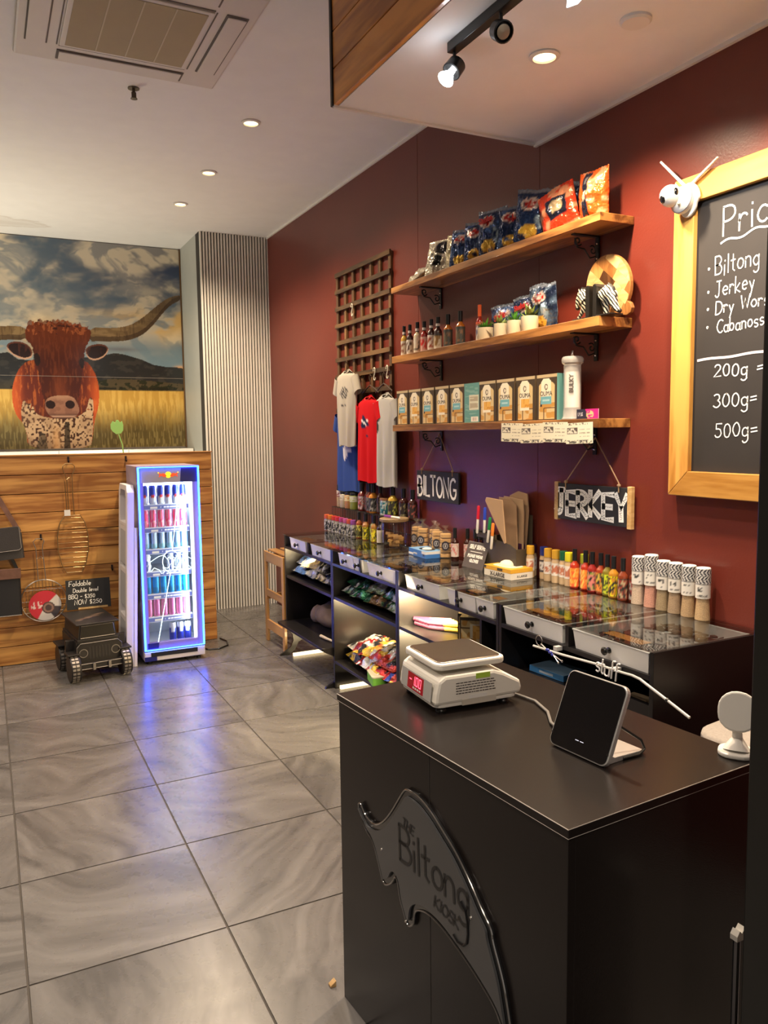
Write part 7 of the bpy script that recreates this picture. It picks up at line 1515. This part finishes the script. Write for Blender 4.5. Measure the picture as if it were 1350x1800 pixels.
# white phone holder at the counter's far corner
t = thing('phone_holder', 'white phone holder on the counter corner beside the black pillar', 'holder', onc(.551, .050), .62)
MB().rbox(-.040, .036, -.038, .038, 0, .010, .03, n=5).build('base', PLASTW, t, bevel=.003)
MB().tube([(0, 0, .008), (.008, 0, .035), (.0, 0, .060)], [.030, .011, .010], 12).build('neck', PLASTW, t, True)
m = MB(); m.T = Matrix.Translation((-.004, 0, .050)) @ Matrix.Rotation(.22, 4, 'Y'); m.prism([(y, z) for y, z in rpoly(.082, .088, .038)], 'x', -.008, .006); m.build('cradle', PLASTW, t, bevel=.004)
# stool behind the counter
FAB = mat('oatmeal fabric', (.38, .33, .28), .95, bump=.6, bscale=700, var=.25, vscale=120)
t = thing('bar_stool', 'stool with an oatmeal fabric seat behind the counter near the pillar', 'stool', (2.085, 1.50, 0), .15)
m = MB(); m.rbox(-.205, .205, -.19, .19, .635, .70, .09, n=5); m.build('seat', FAB, t, True, bevel=.012)
for x in (-.15, .15):
    for y in (-.14, .14): MB().tube([(x*1.15, y*1.15, 0), (x*.85, y*.85, .635)], [.011, .014], 8).build('leg', BLACKM, t, True)
MB().tube([(-.165, -.155, .22), (.165, -.155, .22), (.165, .155, .22), (-.165, .155, .22)], .008, 6, closed=True).build('foot_ring', BLACKM, t)
# white bent rod with script, keys on a lanyard
t = thing('cable_tie_rod', 'bent white rod with loopy cream script resting along the near cabinet edge', 'rod', (0, 0, 0))
RODM = mat('cream rod', (.50, .48, .45), .4)
m = MB(); path = [(1.860, 2.424, .778), (1.860, 2.25, .785), (1.860, 2.07, .797), (1.860, 1.949, .800), (1.86, 1.90, .803), (1.86, 1.865, .800), (1.86, 1.84, .792), (1.86, 1.75, .765), (1.86, 1.660, .737)]
m.tube(path, .0047, 8); m.build('rod', RODM, t, True)
m = MB(); m.tube([(1.86, 1.752, .7655), (1.86, 1.746, .7635)], .0075, 8).build('joint_ring', BLACKM, t)
ls, L_ = strokes('stuff', .058, .1, .02, .05, 2); m = MB(); T = Matrix.Translation((1.850, 2.065, .775)) @ rotz(R90) @ Matrix.Rotation(PI/2, 4, 'X') @ Matrix.Rotation(-.02, 4, 'Z')
for l in ls: m.tube([T @ Vector((a, b_, 0)) for a, b_ in l], .0030, 6)
m.build('script_letters', CHALK, t)
MB().box(1.872, 1.899, 2.30, 2.32, .785, .80).build('clip', RODM, t); MB().box(1.866, 1.899, 1.99, 2.01, .79, .80).build('clip', RODM, t)
t = thing('key_ring', 'ring of keys with blue beads hanging over the white rod', 'keys', (1.848, 2.375, .80))
MB().tube([(0, .019*math.cos(k*PI/8), .012+.019*math.sin(k*PI/8)) for k in range(16)], .0016, 6, closed=True).build('ring', CHROME, t, True)
m = MB(); BB = mat('blue bead', (.02, .03, .25), .2, coat=.6)
MB().tube([(0, -.012, .002), (0, -.045, -.012), (0, -.075, -.020)], .0022, 6).build('cord', RODM, t)
for k in range(5): m.ell((-.002, -.050-.008*k, -.012-.003*k+.004*(k % 2)), (.006, .006, .006), 8, 6)
m.build('beads', BB, t, True); m = MB()
for dy, dz in ((-.115, -.045), (-.135, -.035)): m.tube([(0, -.085, -.022), (0, dy, dz)], .0024, 5); m.ell((0, dy, dz), (.002, .006, .005), 8, 5)
m.build('key', CHROME, t)
# kraft carton glimpsed behind the tablet
o = MB().box(-.07, .07, -.05, .05, 0, .05).build('kraft_carton', mat('light card', (.52, .38, .24), .7), None, bevel=.001); 
o.location = (1.74, 1.78, .60); o.rotation_euler = (0, 0, .5); 
D.objects.remove(o)
# thin pole beside the pillar
t = thing('thin_pole', 'thin silver pole with a ragged white top standing beside the black pillar', 'pole', (1.213, .958, 0))
MB().tube([(0, 0, 0), (0, 0, .655)], .007, 8).build('pole', mat('dull silver', (.22, .22, .24), .3, .9), t, True)
m = MB(); m.prism([(-.009, .650), (.012, .650), (.012, .674), (.004, .664), (-.002, .670), (-.009, .660)], 'y', -.008, .008).build('white_tip', PLASTW, t)
